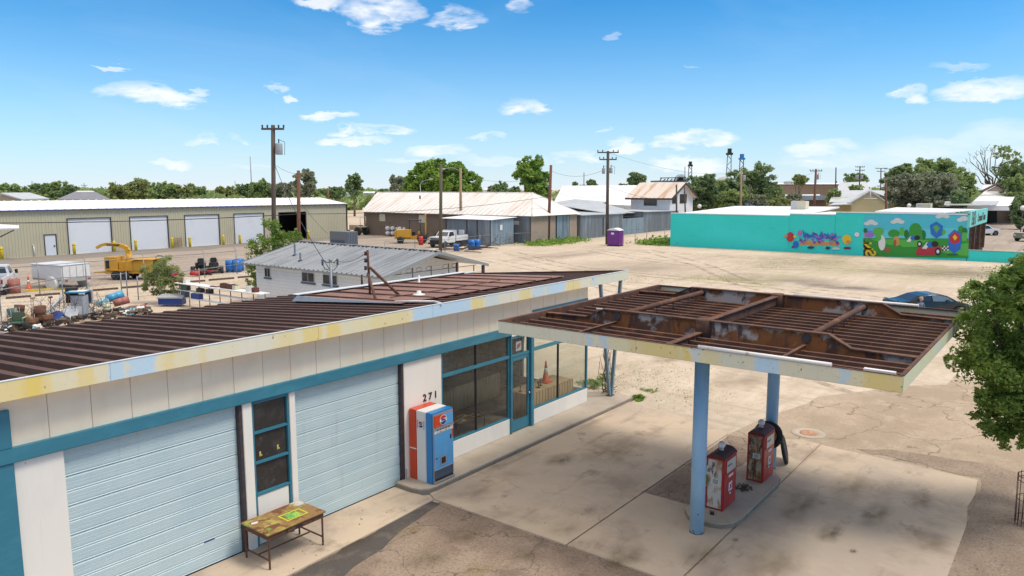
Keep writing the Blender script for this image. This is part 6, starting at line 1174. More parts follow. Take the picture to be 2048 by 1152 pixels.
# portable toilet
p = atz(1232,492.5); pt = thing('portable_toilet','purple portable toilet with a white roof on the dirt lot','portable toilet',(p.x,p.y,0)); w_ = 1.15
K['purple'] = mat('purple_plastic',(.16,.03,.22),[('noise',1.5,.5,.75,(.20,.05,.26))],rough=.5)
x,y = p.x-.2,p.y-.5; mb = MB(); mb.bbox((x,y,.1),(x+w_,y+w_+.55,2.05),.03); mb.obj('shell','purple',pt)
mb = MB(); mb.bbox((x-.03,y+.12,.2),(x,y+w_+.4,1.95),.02); dd = mb.obj('door','purple',pt); mb = MB(); mb.box((x-.05,y+.7,1.5),(x-.03,y+1.1,1.75)); mb.obj('sticker','paper',dd)
mb = MB(); n = 10; vs = [(x-.06,y-.05+(w_+.65)*k/n,2.03+.30*math.sin(PI*k/n)) for k in range(n+1)]+[(x+w_+.05,y-.05+(w_+.65)*k/n,2.03+.30*math.sin(PI*k/n)) for k in range(n+1)]
mb.add(vs,[(k,k+1,n+2+k,n+1+k) for k in range(n)]+[tuple(range(n+1)),tuple(range(n+1,2*n+2))]); mb.obj('roof','whiteroof',pt)
for k in range(3): mb = MB(); mb.box((x+.15+k*.32,y-.02,.3),(x+.3+k*.32,y,1.8)); mb.obj('side_groove','purple',pt)
mb = MB(); mb.bbox((x-.06,y-.05,0),(x+w_+.06,y+w_+.6,.1),.02); mb.obj('skid','ink',pt)
# ================================================================ YARD: TRUCKS, TRAILER, CHIPPER, MOWERS
# white pickup at the left edge, tail towards us
p = atz(48,588); tk = thing('pickup_truck','white pickup truck at the left edge seen from its tailgate','truck',(p.x-.9,p.y+2.6,0),hd-PI/2+.42)
def tb2(name,a,b,m,r=.04,par=tk): return lb(par,name,a,b,m,r)
tb2('bed_side',(-1.0,-2.6,.62),(-.86,-.2,1.25),'paintwhite'); tb2('bed_side',(.86,-2.6,.62),(1.0,-.2,1.25),'paintwhite'); tb2('tailgate',(-.86,-2.62,.62),(.86,-2.55,1.2),'paintwhite'); tb2('bed_floor',(-.86,-2.55,.6),(.86,-.2,.72),'rimgrey'); tb2('bumper',(-1.0,-2.82,.42),(1.0,-2.62,.62),'chrome')
tb2('cab_lower',(-1.0,-.2,.5),(1.0,1.6,1.25),'paintwhite',.06); 
mb = MB(); mb.add([(-.95,-.15,1.24),(.95,-.15,1.24),(.95,1.6,1.24),(-.95,1.6,1.24),(-.78,.05,1.9),(.78,.05,1.9),(.78,1.1,1.9),(-.78,1.1,1.9)],[(0,3,2,1),(4,5,6,7),(0,1,5,4),(1,2,6,5),(2,3,7,6),(3,0,4,7)]); mb.obj('cab_roof','paintwhite',tk,world=False)
glassq(tk,'rear_window',[(-.80,-.125,1.36),(.80,-.125,1.36),(.70,.02,1.80),(-.70,.02,1.80)]); tb2('hood',(-.98,1.6,.5),(.98,2.9,1.2),'paintwhite',.08)
for sgn in (1,-1):
    glassq(tk,'side_window',[(sgn*.945,.2,1.32),(sgn*.945,1.3,1.32),(sgn*.81,1.0,1.8),(sgn*.81,.2,1.8)]); tb2('tail_light',(sgn*.93-.06,-2.64,.85),(sgn*.93+.06,-2.60,1.15),'lampred',.01); tb2('mirror',(sgn*1.15-.1,1.2,1.2),(sgn*1.15+.1,1.3,1.5),'iron',.03)
    for yy in (-1.7,2.1):
        c = Vector((sgn*.9,yy,.39)); M_ = Matrix.Translation(c) @ Matrix.Rotation(PI/2,4,'Y'); mb = MB(); mb.lathe([(.22,-.12),(.39,-.1),(.39,.1),(.22,.12)],n=20,M_=M_); wh = mb.obj('wheel','rubber',tk,world=False); mb = MB(); mb.lathe([(.0001,-.1),(.23,-.12),(.23,.12),(.0001,.1)],n=16,M_=M_); mb.obj('rim','rimgrey',wh,world=False)
# white tipping trailer
p = atz(136,578); tr = thing('dump_trailer','white high-sided utility trailer with barn doors parked in the storage yard','trailer',(p.x+.3,p.y+1.4,0),hd-.42)
def tq(name,a,b,m,r=.03): return lb(tr,name,a,b,m,r)
tq('floor',(-1.1,-1.5,.6),(1.1,1.9,.72),'grime'); tq('side_panel',(-1.12,-1.45,.72),(-1.05,1.9,1.75),'paintwhite',.01); tq('side_panel',(1.05,-1.45,.72),(1.12,1.9,1.75),'paintwhite',.01); tq('front_panel',(-1.05,1.83,.72),(1.05,1.9,1.75),'paintwhite',.01)
for x in (-1.05,.01): dd = tq('rear_door',(x,-1.52,.78),(x+1.03,-1.46,1.72),'paintwhite',.01); tq('hinge_bar',(x+.48,-1.545,.8),(x+.54,-1.52,1.7),'dial',.004)
tq('rear_sill',(-1.12,-1.6,.52),(1.12,-1.46,.76),'grime',.02); tq('top_lid',(-1.18,-1.55,1.75),(1.18,2.0,1.80),'paintwhite',.015)
for sgn in (1,-1):
    tq('tail_light',(sgn*.9-.12,-1.62,.6),(sgn*.9+.12,-1.59,.7),'lampred',.005); c = Vector((sgn*1.22,-.5,.42)); M_ = Matrix.Translation(c) @ Matrix.Rotation(PI/2,4,'Y'); mb = MB(); mb.lathe([(.0001,-.1),(.25,-.12),(.42,-.12),(.42,.12),(.25,.12),(.0001,.1)],n=20,M_=M_); mb.obj('wheel','rubber',tr,world=False)
    mb = MB(); mb.lathe([(.5,-.17),(.54,-.17),(.54,.17),(.5,.17)],n=20,M_=M_); mb.obj('fender','paintwhite',tr,world=False)
mb = MB(); mb.path([(-.5,1.9,.62),(0,3.1,.55),(.5,1.9,.62)],.05); mb.obj('drawbar','grime',tr,world=False)
# wood chipper
p = atz(278,560); ch = thing('wood_chipper','big yellow wood chipper with a curved discharge chute in the yard','wood chipper',(p.x,p.y+1.2,0),hd-PI/2+.02)
K['chip'] = mat('machine_yellow',(.62,.33,.025),[('noise',1.5,.5,.75,(.52,.27,.03)),('noise',5,.62,.7,(.35,.2,.06),.6)],rough=.5)
def cq(name,a,b,m='chip',r=.03): return lb(ch,name,a,b,m,r)
cq('engine_housing',(-1.75,-.75,.75),(-.75,.75,1.85)); cq('radiator_grille',(-1.65,-.77,.95),(-1.35,-.75,1.6),'iron',.01); cq('chassis',(-1.75,-.7,.5),(1.9,.7,.72)); cq('feed_housing',(-.1,-.75,.72),(.5,.75,1.55)); cq('drum_guard',(-.7,-.6,.72),(-.1,.6,1.5))
mb = MB(); mb.add([(.5,-.7,.75),(.5,.7,.75),(.5,.7,1.5),(.5,-.7,1.5),(2.2,-.9,.7),(2.2,.9,.7),(2.2,.9,1.65),(2.2,-.9,1.65)],[(0,4,5,1),(0,3,7,4),(1,5,6,2),(3,2,6,7)]); mb.obj('feed_hopper','chip',ch,world=False); cq('hopper_lip',(.4,-.95,1.62),(2.25,.95,1.68))
mb = MB(); mb.lathe([(.35,1.5),(.22,1.75),(.22,2.1)],(-.1,0,0),16); mb.obj('turntable','chip',ch,world=False)
pts = [Vector((-.1+x_,0,z_)) for x_,z_ in ((0,2.0),(-.03,2.3),(-.15,2.52),(-.38,2.68),(-.8,2.78),(-1.3,2.83),(-1.8,2.85),(-2.2,2.75),(-2.55,2.55))]
mb = MB()
for i,(a,b) in enumerate(zip(pts[:-1],pts[1:])):
    d = (b-a).normalized(); u = Vector((0,1,0)).cross(d); w_,h_ = .18-.008*i,.17-.01*i; vs = [q+Vector((0,s*w_,0))+u*t_*h_ for q in (a,b) for s,t_ in ((-1,-1),(1,-1),(1,1),(-1,1))]; mb.add(vs,[(0,1,5,4),(1,2,6,5),(2,3,7,6),(3,0,4,7),(0,3,2,1),(4,5,6,7)])
chu = mb.obj('discharge_chute','chip',ch,world=False)
tx_ = text('Vermeer',.30,'lettering','ink',None,Matrix.Translation((-1.25,-.185,2.80)) @ Matrix.Rotation(PI/2,4,'X'),.003,bold=.006); tx_.parent = ch
for xx in (-.85,-.15):
    for sgn in (1,-1): c = Vector((xx,sgn*.82,.36)); M_ = Matrix.Translation(c) @ Matrix.Rotation(PI/2,4,'X'); mb = MB(); mb.lathe([(.2,-.1),(.36,-.1),(.36,.1),(.2,.1)],n=20,M_=M_); wh = mb.obj('wheel','rubber',ch,world=False); mb = MB(); mb.lathe([(.0001,-.06),(.21,-.1),(.21,.1),(.0001,.06)],n=16,M_=M_); mb.obj('rim','chip',wh,world=False)
cq('fender',(-1.25,-.95,.78),(.25,-.7,.83)); cq('fender',(-1.25,.7,.78),(.25,.95,.83)); mb = MB(); mb.path([(-1.75,.5,.6),(-3,0,.55),(-1.75,-.5,.6)],.05); mb.obj('drawbar','chip',ch,world=False)
# ride-on mowers
def mower(px,py,rz,label,bar=True):
    p = atz(px,py); t = thing('ride_on_mower',label,'mower',(p.x,p.y,0),rz,group='ride-on mowers in the yard')
    lb(t,'deck',(-.2,-.75,.18),(1.0,.75,.34),'lampred',.05); lb(t,'engine',(-1.0,-.4,.4),(-.25,.4,.95),'iron',.06); lb(t,'frame',(-.9,-.35,.3),(1.2,.35,.42),'deskrust',.03); lb(t,'seat',(-.25,-.28,.75),(.28,.28,.88),'iron',.05); lb(t,'seat_back',(-.35,-.27,.85),(-.2,.27,1.35),'rubber',.06)
    for s in (1,-1):
        for xx,R_,w_ in ((-.65,.32,.16),(1.25,.17,.08)): c = Vector((xx,s*(.62 if R_ > .2 else .5),R_)); M_ = Matrix.Translation(c) @ Matrix.Rotation(PI/2,4,'X'); mb = MB(); mb.lathe([(.0001,-w_*.7),(R_*.6,-w_*.8),(R_,-w_),(R_,w_),(R_*.6,w_*.8),(.0001,w_*.7)],n=18,M_=M_); mb.obj('wheel','rubber',t,world=False)
        mb = MB(); mb.path([(.15,s*.3,.8),(.35,s*.35,1.05),(.2,s*.12,1.2)],.02); mb.obj('steering_lever','iron',t,world=False)
    if bar: mb = MB(); mb.path([(-.6,-.42,.5),(-.6,-.4,1.75),(-.6,-.2,1.9),(-.6,.2,1.9),(-.6,.4,1.75),(-.6,.42,.5)],.03); mb.obj('roll_bar','iron',t,world=False)
mower(404,548,hd-2.6,'dark ride-on mower behind the small red tank',False); mower(428,545,hd+.4,'ride-on mower with tall dark seat next to the blue drums',False); mower(333,556,hd-.3,'ride-on mower with a black roll bar half hidden by the small tree')
p = atz(390,553); t = thing('air_tank','small red cylindrical air tank lying in front of the mowers','tank',p); mb = MB(); u = Vector((math.sin(hd),-math.cos(hd),0)); mb.tube(p+u*-.35+Vector((0,0,.27)),p+u*.35+Vector((0,0,.27)),.18,16); mb.obj('tank','conc' if False else 'red',t); mb = MB(); mb.tube(p+Vector((0,0,.44)),p+Vector((0,0,.55)),.03); mb.obj('valve','iron',t)
def drum(pos,label,m,R_=.29,h=.88,tilt=None,group=None,cat='drum'):
    t = thing('barrel',label,cat,pos,group=group); M_ = Matrix.Translation(pos) @ (tilt if tilt else Matrix())
    mb = MB(); mb.lathe([(R_,0),(R_,h*.30),(R_+.015,h*.33),(R_,h*.36),(R_,h*.64),(R_+.015,h*.67),(R_,h*.7),(R_,h)],n=20,M_=M_); mb.obj('shell',m,t); mb = MB(); mb.lathe([(R_-.01,h-.03),(.0001,h-.03)],n=20,M_=M_); mb.obj('lid','dark' if m == 'brownrust' else m,t); return t
K['drumblue'] = mat('blue_plastic_drum',(.01,.14,.45),rough=.4); K['brownrust'] = mat('brown_rusty_drum',(.11,.048,.028),[('noise',4,.48,.66,(.18,.08,.04)),('noise',12,.6,.7,(.05,.025,.018))],rough=.85); K['fadedred']=mat('faded_pink_red_drum',(.34,.12,.09),[('noise',3,.5,.7,(.48,.18,.14))],rough=.6)
K['greenrust'] = mat('dull_green_enamel',(.05,.11,.07),[('noise',5,.52,.66,(.12,.07,.04))],rough=.6); K['paleblue'] = mat('pale_blue_plastic',(.25,.50,.58),rough=.4); K['brightblue'] = mat('bright_blue_tarp',(.07,.32,.52),rough=.35); K['cream'] = mat('cream_plastic',(.62,.60,.42),rough=.4)
for k,(px,py,l) in enumerate(((461,544,'front-left blue plastic drum by the mowers'),(474,544,'front-right blue plastic drum by the mowers'),(479,541,'blue plastic drum behind, next to the leafy tree'))): drum(atz(px,py),l,'drumblue',.40,1.05,group='blue plastic drums in the yard')
drum(atz(28,586)+Vector((0,0,0)),'faded red ribbed drum behind the white pickup tailgate','fadedred',.42,1.0)
p = atz(58,577); cone(p.x,p.y,0,.95,'orange and white traffic cone beside the white pickup')
p = atz(16,590); t = thing('parked_sign','white notice board wired on the chain fence in front of the pickup','sign',(p.x,p.y-4,0)); c = atd(18,554,54); mb = MB(); u = Vector((math.sin(hd),-math.cos(hd),0)); mb.slab([c-u*.55+Vector((0,0,-.3)),c+u*.45+Vector((0,0,-.22)),c+u*.45+Vector((0,0,.28)),c-u*.55+Vector((0,0,.22))],(.02,.02,0)); mb.obj('board','paper',t); mb = MB(); mb.tube((c.x,c.y,0),(c.x,c.y,c.z),.03); mb.obj('stake','pallet',t)
# curb stops and ground hose along the yard edge
mb = MB(); q = atz(50,583); q2 = atz(150,577); mb.cbox(((q.x+q2.x)/2,(q.y+q2.y)/2,.06),((q2-q).length,.15,.12),math.atan2(q2.y-q.y,q2.x-q.x)); single(mb,'yellow_board','bolyel','long yellow board lying behind the fence next to the trailer','board',q)
mb = MB(); 
for k in range(9): a,b = atz(12+k*58,598-k*5.2),atz(62+k*58,594-k*5.2); mb.cbox(((a.x+b.x)/2,(a.y+b.y)/2,.07),((b-a).length,.16,.14),math.atan2(b.y-a.y,b.x-a.x))
single(mb,'railroad_ties','drywood','line of dark timber sleepers edging the storage yard','sleepers',atz(12,598))
# ================================================================ FENCES
K['galv'] = mat('galvanised_steel',(.24,.26,.28),rough=.45,metal=.5)
def chain(K_,meshm,pts,h,label,arms=False,dens=1):
    p0 = pts[0]; t = thing('chain_link_fence',label,'fence',p0)
    for p in pts: mb = MB(); mb.tube(p,p+Vector((0,0,h+.1)),.035,7); mb.tube(p+Vector((0,0,h+.1)),p+Vector((-.12,.22,h+.38)),.02,5) if arms else None; mb.obj('post','galv',t)
    for a,b in zip(pts[:-1],pts[1:]):
        mb = MB(); mb.tube(a+Vector((0,0,h)),b+Vector((0,0,h)),.024,6); mb.obj('top_rail','galv',t)
        L_ = (b-a).length; n = int(L_/.5*dens); mb = MB(); rows = max(2,int(h/.4))
        for k in range(n): 
            f0,f1 = k/n,min(1,(k+h/.5*1.0)/n); q0 = a.lerp(b,f0); 
            k1 = min(1,(k/n+h/L_)); mb.tube(q0,a.lerp(b,k1)+Vector((0,0,h*min(1,(k1-f0)*L_/h))),.004,3,cap=False); k2 = max(0,k/n-h/L_); mb.tube(q0,a.lerp(b,k2)+Vector((0,0,h*min(1,(f0-k2)*L_/h))),.004,3,cap=False)
        o = mb.obj('mesh_wire','galv',t); o['kind'] = 'stuff'
    return t
chain(K,'',[atz(-60,672),atz(4,650),atz(128,617),atz(245,607),atz(256,604)],1.9,'near chain-link fence running behind the scrap pile')
chain(K,'',[atz(277,600),atz(400,580),atz(520,560)],1.5,'low wire fence behind the white shelves')
chain(K,'',[atz(-40,600),atz(80,588),atz(174,578),atz(290,566),atz(410,556),atz(474,548)],2.0,'yard chain-link fence with barbed-wire arms in front of the trailer and chipper',True)
chain(K,'',[atz(770,512),atz(830,507),atz(890,508),atz(960,497),atz(1000,493),atz(1078,489)],1.6,'chain-link fence in front of the white work truck and lean-to shed')
chain(K,'',[atz(1247,489),atz(1270,487),atz(1293,488),atz(1329,486),atz(1341,484)],1.9,'chain-link gate between the portable toilet and the turquoise wall')
# ================================================================ SCRAP PILE AND SHELVES
def P(px,py,z,d): return atd(px,py,d)
def at_g(px,dist): q = atd(px,500,dist); return Vector((q.x,q.y,0))
D0 = 46.5*1.0
def gdist(px,py): q = atz(px,py); return q.x*math.cos(hd)+q.y*math.sin(hd)
def junk(px,pyb,dd=0): q = atd(px,pyb,gdist(px,pyb)); return Vector((q.x,q.y,0))
def Z(py,dist): return H+_ray(1024,py).z*dist/(_ray(1024,py).x*math.cos(hd)+_ray(1024,py).y*math.sin(hd))
T = lambda ax,a: Matrix.Rotation(a,4,ax)
drum(junk(83,650),'tall brown rusty barrel standing in the middle of the scrap pile','brownrust',.28,1.05)
drum(junk(60,656),'low wide rusty tub left of the tall brown barrel','brownrust',.42,.5); drum(junk(97,652),'short rusty bin right of the tall brown barrel','brownrust',.26,.6)
drum(junk(27,652),'dull green steel barrel at the left of the scrap pile','greenrust',.25,.95); drum(junk(39,648)+Vector((0,0,.45)),'dark brown drum perched on boxes behind the green chair','brownrust',.25,.6,T('Y',.15))
K['metalsilver'] = mat('dented_silver_metal',(.38,.40,.43),[('noise',3,.5,.7,(.28,.30,.33))],rough=.55)
drum(junk(138,640)+Vector((0,0,.25)),'silver wash tub tipped on its side in the scrap pile','metalsilver',.38,.42,T('X',.9)@T('Z',.5)); drum(junk(118,643)+Vector((0,0,.15)),'dark blue tub tipped behind the wire frames','navy',.3,.4,T('X',.8)@T('Y',-.5))
drum(junk(200,626)+Vector((-.1,0,.55)),'pale blue enamel gas bottle lying on the scrap pile','paleblue',.22,.6,T('Y',1.35)@T('Z',.2)); drum(junk(214,628)+Vector((0,0,.1)),'cream plastic jug next to the pale blue bottle','cream',.2,.55)
drum(junk(222,622)+Vector((-.2,0,.75)),'blue and red barrel lying on top of the heap by the fence post','brightblue',.24,.95,T('Y',1.3)@T('X',.25)); drum(junk(232,623)+Vector((-.1,0,.5)),'dented red barrel lying under the blue one','fadedred',.22,.85,T('Y',1.35)@T('X',.3))
def jb(name,label,cat,px,py,a,b,m,rz=0.,dz=0.,sub=None):
    c = junk(px,py)+Vector((0,0,dz)); t = thing(name,label,cat,c,rz); lb(t,'case',a,b,m,.02)
    if sub: lb(t,sub[0],sub[1],sub[2],sub[3],.005)
    return t
jb('steel_cabinet','grey steel cabinet with a white panel in the scrap pile under the blue tray','cabinet',162,637,(-.35,-.3,0),(.35,.3,1.35),'metalsilver',hd-PI/2,0,('front_panel',(-.28,-.32,.15),(.26,-.3,.75),'paper'))
t = jb('steel_tray','bright blue tray lying on top of the grey cabinet','tray',162,637,(-.55,-.4,1.5),(.45,.45,1.58),'brightblue',hd-PI/2+.1,0,('tray_inner',(-.45,-.3,1.58),(.4,.35,1.6),'paper'))
jb('dark_crate','black tub leaning behind the blue tray','tub',148,636,(-.3,-.25,.9),(.3,.25,1.75),'iron',hd-PI/2+.4)
jb('tilted_frame','grey window frame tilted on the scrap pile right of the blue tray','frame',180,634,(-.3,-.04,.8),(.4,.04,1.6),'grime',hd-PI/2-.5,0,('frame_glass',(-.22,-.06,.9),(.32,-.045,1.5),'slate'))
# green chair with wooden arms
c = junk(36,662); t = thing('old_chair','green metal garden chair with tan arms at the left end of the scrap pile','chair',c,hd-PI/2+.3)
lb(t,'seat',(-.3,-.3,.42),(.3,.3,.47),'greenrust',.02); lb(t,'backrest',(-.3,.25,.47),(.3,.3,.95),'greenrust',.03)
for s in (-1,1):
    lb(t,'armrest',(s*.34-.04,-.3,.68),(s*.34+.04,.28,.72),'cloth',.015)
    for yy in (-.27,.25): mb = MB(); mb.tube((s*.3,yy,0),(s*.34,yy,.68),.02,6); mb.obj('leg','greenrust',t,world=False)
t = thing('round_table_top','round tan board leaning on the green chair','board',junk(50,657)); c = junk(50,657)+Vector((0,0,.5)); M_ = Matrix.Translation(c) @ T('Z',hd) @ T('Y',1.25); mb = MB(); mb.lathe([(.0001,0),(.42,0),(.42,.03),(.0001,.03)],n=20,M_=M_); mb.obj('disc','cloth',t)
# wire frames and sticks
for k,(px,py,w_,h_,l) in enumerate(((112,640,1.4,1.1,'tangled silver wire rack left of the grey cabinet'),(148,634,1.1,1.5,'rusty wire cage directly behind the grey cabinet'),(182,632,1.3,1.0,'wire basket frame right of the grey cabinet'),(205,630,1.2,.7,'low wire crate under the cream jug'),(20,660,1.2,.7,'heap of bent bed springs at the left end'),(68,650,1.0,.8,'thin rusty rods leaning near the tall brown barrel'),(44,652,1.3,.7,'dark bent frames between the green chair and the brown barrel'),(128,642,1.2,1.0,'dark rusty frames by the tipped tubs'),(170,630,1.0,1.3,'dark wire stand at the right side of the grey cabinet'))):
    c = junk(px,py); r = random.Random(px); mb = MB()
    for j in range(34):
        q = c+Vector((r.uniform(-w_/2,w_/2),r.uniform(-.5,.5),r.uniform(.05,h_))); d = Vector((r.choice([0,1,.3])*r.uniform(-1,1),r.choice([0,1])*r.uniform(-1,1),r.uniform(-.5,1))).normalized()*r.uniform(.3,.9); e = q+d; e.z = max(.02,e.z); mb.tube(q,e,.012,4)
    single(mb,'wire_frame','metalsilver' if k % 2 == 0 else 'brownrust',l,'scrap frame',c)
mb = MB(); a,b = junk(92,650),junk(128,640); mb.tube(a+Vector((0,0,.6)),b+Vector((0,0,1.35)),.06,8); mb.tube(a+Vector((.1,.2,.3)),b+Vector((.1,.3,1.2)),.04,8); single(mb,'ladder_rails','metalsilver','pair of long silver poles leaning up to the fence behind the scrap','poles',a)
for px,h_,l in ((68,1.45,'thin stake with a white tip standing in the scrap pile'),(103,1.5,'thin rusty rod standing upright in the scrap pile')): c = junk(px,650); mb = MB(); mb.tube(c,c+Vector((.1,.1,h_)),.025,6); mb.cbox(c+Vector((.1,.1,h_)),(.18,.12,.1)); single(mb,'stake','deskrust' if px > 80 else 'pallet',l,'stake',c)
# small rubbish: one loose heap per colour
for m,n,seed,l in (('paper',42,1,'scatter of white plastic rubbish at the foot of the scrap pile'),('paleblue',14,2,'scatter of pale blue scraps in the pile'),('drywood',170,3,'brown sticks and broken wood in the scrap pile'),('iron',80,4,'black scraps and tyres bits in the pile'),('fadedred',12,5,'reddish scraps in the pile')):
    r = random.Random(seed); mb = MB()
    for k in range(n):
        px = r.choice([r.uniform(5,130),r.uniform(5,300),r.uniform(190,300)]); c = junk(px,664-px*.135+r.uniform(-7,7)); s = r.uniform(.06,.22); mb.cbox(c+Vector((0,0,r.uniform(.03,.35))),(s*r.uniform(.5,3),s,s*r.uniform(.2,1)),r.uniform(0,3),r.uniform(-.7,.7))
    single(mb,'rubbish',m,l,'rubbish',junk(60,655),kind='stuff')
# long white shelf unit beside the house
K['shelfwhite'] = mat('white_shelf_board',(.70,.70,.70),[('noise',2,.55,.7,(.55,.54,.52))],rough=.6)
sa,sb = atd(358,566,46.6),atd(530,588,41.4); sa.z = sb.z = 0
t = thing('shelf_unit','long white board shelves with crates on them between the bush and the white house','shelves',sa)
u = (sb-sa).normalized(); nrm = Vector((-u.y,u.x,0))
for z,wd in ((1.45,.34),(1.0,.18),(.55,.18)):
    mb = MB(); mb.slab([sa-nrm*wd+Vector((0,0,z)),sb-nrm*wd+Vector((0,0,z)),sb+nrm*wd+Vector((0,0,z)),sa+nrm*wd+Vector((0,0,z))],(0,0,-.05)); mb.obj('shelf','shelfwhite',t)
for k in range(9): q = sa.lerp(sb,k/8); mb = MB(); mb.tube(q,q+Vector((0,0,1.42)),.03,6); mb.obj('upright','deskrust',t)
r = random.Random(4)
for k,(f,z,w_,h_,m,l) in enumerate(((.08,1.0,.7,.38,'greenrust','dark green crate at the left of the middle shelf'),(.27,1.0,.5,.22,'iron','black crate second along the middle shelf'),(.38,1.0,.4,.26,'iron','black crate at the right of the middle shelf'),(.07,.55,.5,.36,'slate','grey crate at the left of the bottom shelf'),(.22,.55,.9,.32,'navy','dark blue crate on the bottom shelf'),(.05,1.45,.5,.1,'brownrust','flat brown tray on the left end of the top shelf'),(.10,1.45,.3,.2,'paper','white pot on the left end of the top shelf'),(.56,1.45,.5,.28,'brownrust','rusty engine block on the top shelf'),(.63,1.45,.5,.3,'deskrust','rusty machine part right of the engine block on the top shelf'),(.69,1.45,.3,.25,'cream','cream pot on the top shelf right of the rusty parts'),(.84,1.45,.35,.3,'paper','white jug on the right part of the top shelf'),(.9,1.45,.3,.25,'pumptop','small dark red can at the right of the top shelf'),(.45,1.45,.7,.06,'pumptop','flat dark red tray in the middle of the top shelf'))):
    q = sa.lerp(sb,f)+Vector((0,0,z)); a_ = math.atan2(u.y,u.x); t = thing('storage_crate' if h_ > .3 else 'shelf_item',l,'crate' if z < 1.2 else 'junk item',q); mb = MB(); mb.cbox(q+Vector((0,0,h_/2)),(w_,.3,h_),a_); mb.obj('body',m,t)
    mb = MB(); mb.cbox(q+Vector((0,0,h_+.01)),(w_*.8,.22,.03),a_); mb.obj('contents','deskrust' if k % 2 else 'dial',t)
t = thing('planter_trough','white and navy sheet-metal trough below the bush','trough',junk(345,612)); c = junk(345,612); mb = MB(); mb.cbox(c+Vector((0,0,.35)),(1.5,.6,.45),hd-PI/2); mb.obj('trough','navy',t); mb = MB(); mb.cbox(c+Vector((0,0,.62)),(1.6,.7,.08),hd-PI/2,.2); mb.obj('lid','metalsilver',t)
# ================================================================ FORKLIFT, WORK TRUCK, TANKS BY THE WAREHOUSE
p = atz(828,486); fk = thing('rough_terrain_forklift','yellow rough-terrain forklift with an upright mast near the warehouse','forklift',(p.x,p.y,0),hd-PI/2+.12)
def fq(name,a,b,m='chip',r=.05): return lb(fk,name,a,b,m,r)
fq('engine_cover',(-2.1,-.85,.7),(-.3,.85,1.65)); fq('counterweight',(-2.3,-.8,.55),(-2.0,.8,1.5)); fq('chassis',(-2.0,-.5,.5),(1.2,.5,.9)); fq('seat',(-.25,-.3,.9),(.2,.3,1.35),'iron')
for x,y in ((-.5,-.6),(-.5,.6),(.8,-.6),(.8,.6)): mb = MB(); mb.tube((x,y,1.0),(x,y,2.75),.04,6); mb.obj('cab_post','iron',fk,world=False)
fq('cab_roof',(-.6,-.7,2.75),(.95,.7,2.83),'iron',.02); fq('steering_box',(.5,-.3,.9),(.8,.3,1.4),'chip')
for y in (-.45,.35): mb = MB(); mb.bbox((1.35,y,.3),(1.52,y+.12,3.4),.01); mb.obj('mast_rail','chip',fk,world=False)
fq('mast_crosshead',(1.33,-.47,3.3),(1.55,.5,3.5)); fq('mast_crosshead',(1.33,-.47,1.5),(1.5,.5,1.62)); fq('carriage',(1.55,-.6,.6),(1.63,.6,1.3),'iron'); fq('fork',(1.6,-.4,.35),(2.7,-.28,.42),'iron',.01); fq('fork',(1.6,.28,.35),(2.7,.4,.42),'iron',.01)
mb = MB(); mb.add([(-2.32,-.25,.95),(-2.32,.25,.95),(-2.32,0,1.35)],[(0,1,2)]); mb.obj('warning_triangle','conc',fk,world=False); fk.scale = (1.12,1.12,1.12)
for xx,R_ in ((1.0,.62),(-1.6,.42)):
    for s in (1,-1): c = Vector((xx,s*.95,R_)); M_ = Matrix.Translation(c) @ Matrix.Rotation(PI/2,4,'X'); mb = MB(); mb.lathe([(R_*.5,-.16),(R_,-.15),(R_,.15),(R_*.5,.16)],n=20,M_=M_); wh = mb.obj('wheel','rubber',fk,world=False); mb = MB(); mb.lathe([(.0001,-.1),(R_*.52,-.14),(R_*.52,.14),(.0001,.1)],n=16,M_=M_); mb.obj('rim','chip',wh,world=False)
for k,(dx,l) in enumerate(((0,'red and white safety barrel right of the forklift'),)): 
    q = atz(842,490); drum(q,l,'red',.3,1.15); 
# white work truck with tool body
p = atz(905,494); wt_ = thing('work_truck','white work truck with a short utility bed parked by the grey lean-to','truck',(p.x+.6,p.y+1.2,0),hd+2.62)
def wq(name,a,b,m='paintwhite',r=.05): return lb(wt_,name,a,b,m,r)
wq('chassis',(-3.0,-.9,.45),(3.0,.9,.6),'iron'); wq('hood',(1.5,-.98,.6),(2.95,.98,1.35)); wq('grille',(2.93,-.8,.62),(3.0,.8,1.2),'iron',.02); wq('bumper',(2.95,-1.0,.42),(3.12,1.0,.62),'iron',.03); wq('cab_lower',(-.1,-1.0,.55),(1.5,1.0,1.35))
mb = MB(); mb.add([(-.1,-.96,1.34),(-.1,.96,1.34),(1.55,.96,1.34),(1.55,-.96,1.34),(.05,-.82,2.0),(.05,.82,2.0),(.95,.82,2.0),(.95,-.82,2.0)],[(0,1,2,3),(4,7,6,5),(0,4,5,1),(1,5,6,2),(2,6,7,3),(3,7,4,0)]); mb.obj('cab_roof','paintwhite',wt_,world=False)
glassq(wt_,'windscreen',[(1.52,-.85,1.42),(1.52,.85,1.42),(1.02,.75,1.92),(1.02,-.75,1.92)])
for s in (1,-1):
    glassq(wt_,'side_window',[(.1,s*.965,1.42),(1.35,s*.965,1.42),(.95,s*.86,1.9),(.15,s*.86,1.9)]); wq('headlight',(2.9,s*.75-.15,.95),(3.02,s*.75+.15,1.15),'lampwhite',.02); wq('mirror',(1.2,s*1.15-.1,1.35),(1.3,s*1.15+.1,1.7),'iron',.02)
    for xx in (2.2,-1.9): c = Vector((xx,s*.92,.42)); M_ = Matrix.Translation(c) @ Matrix.Rotation(PI/2,4,'X'); mb = MB(); mb.lathe([(.22,-.13),(.42,-.12),(.42,.12),(.22,.13)],n=20,M_=M_); wh = mb.obj('wheel','rubber',wt_,world=False); mb = MB(); mb.lathe([(.0001,-.1),(.23,-.12),(.23,.12),(.0001,.1)],n=16,M_=M_); mb.obj('rim','rimgrey',wh,world=False)
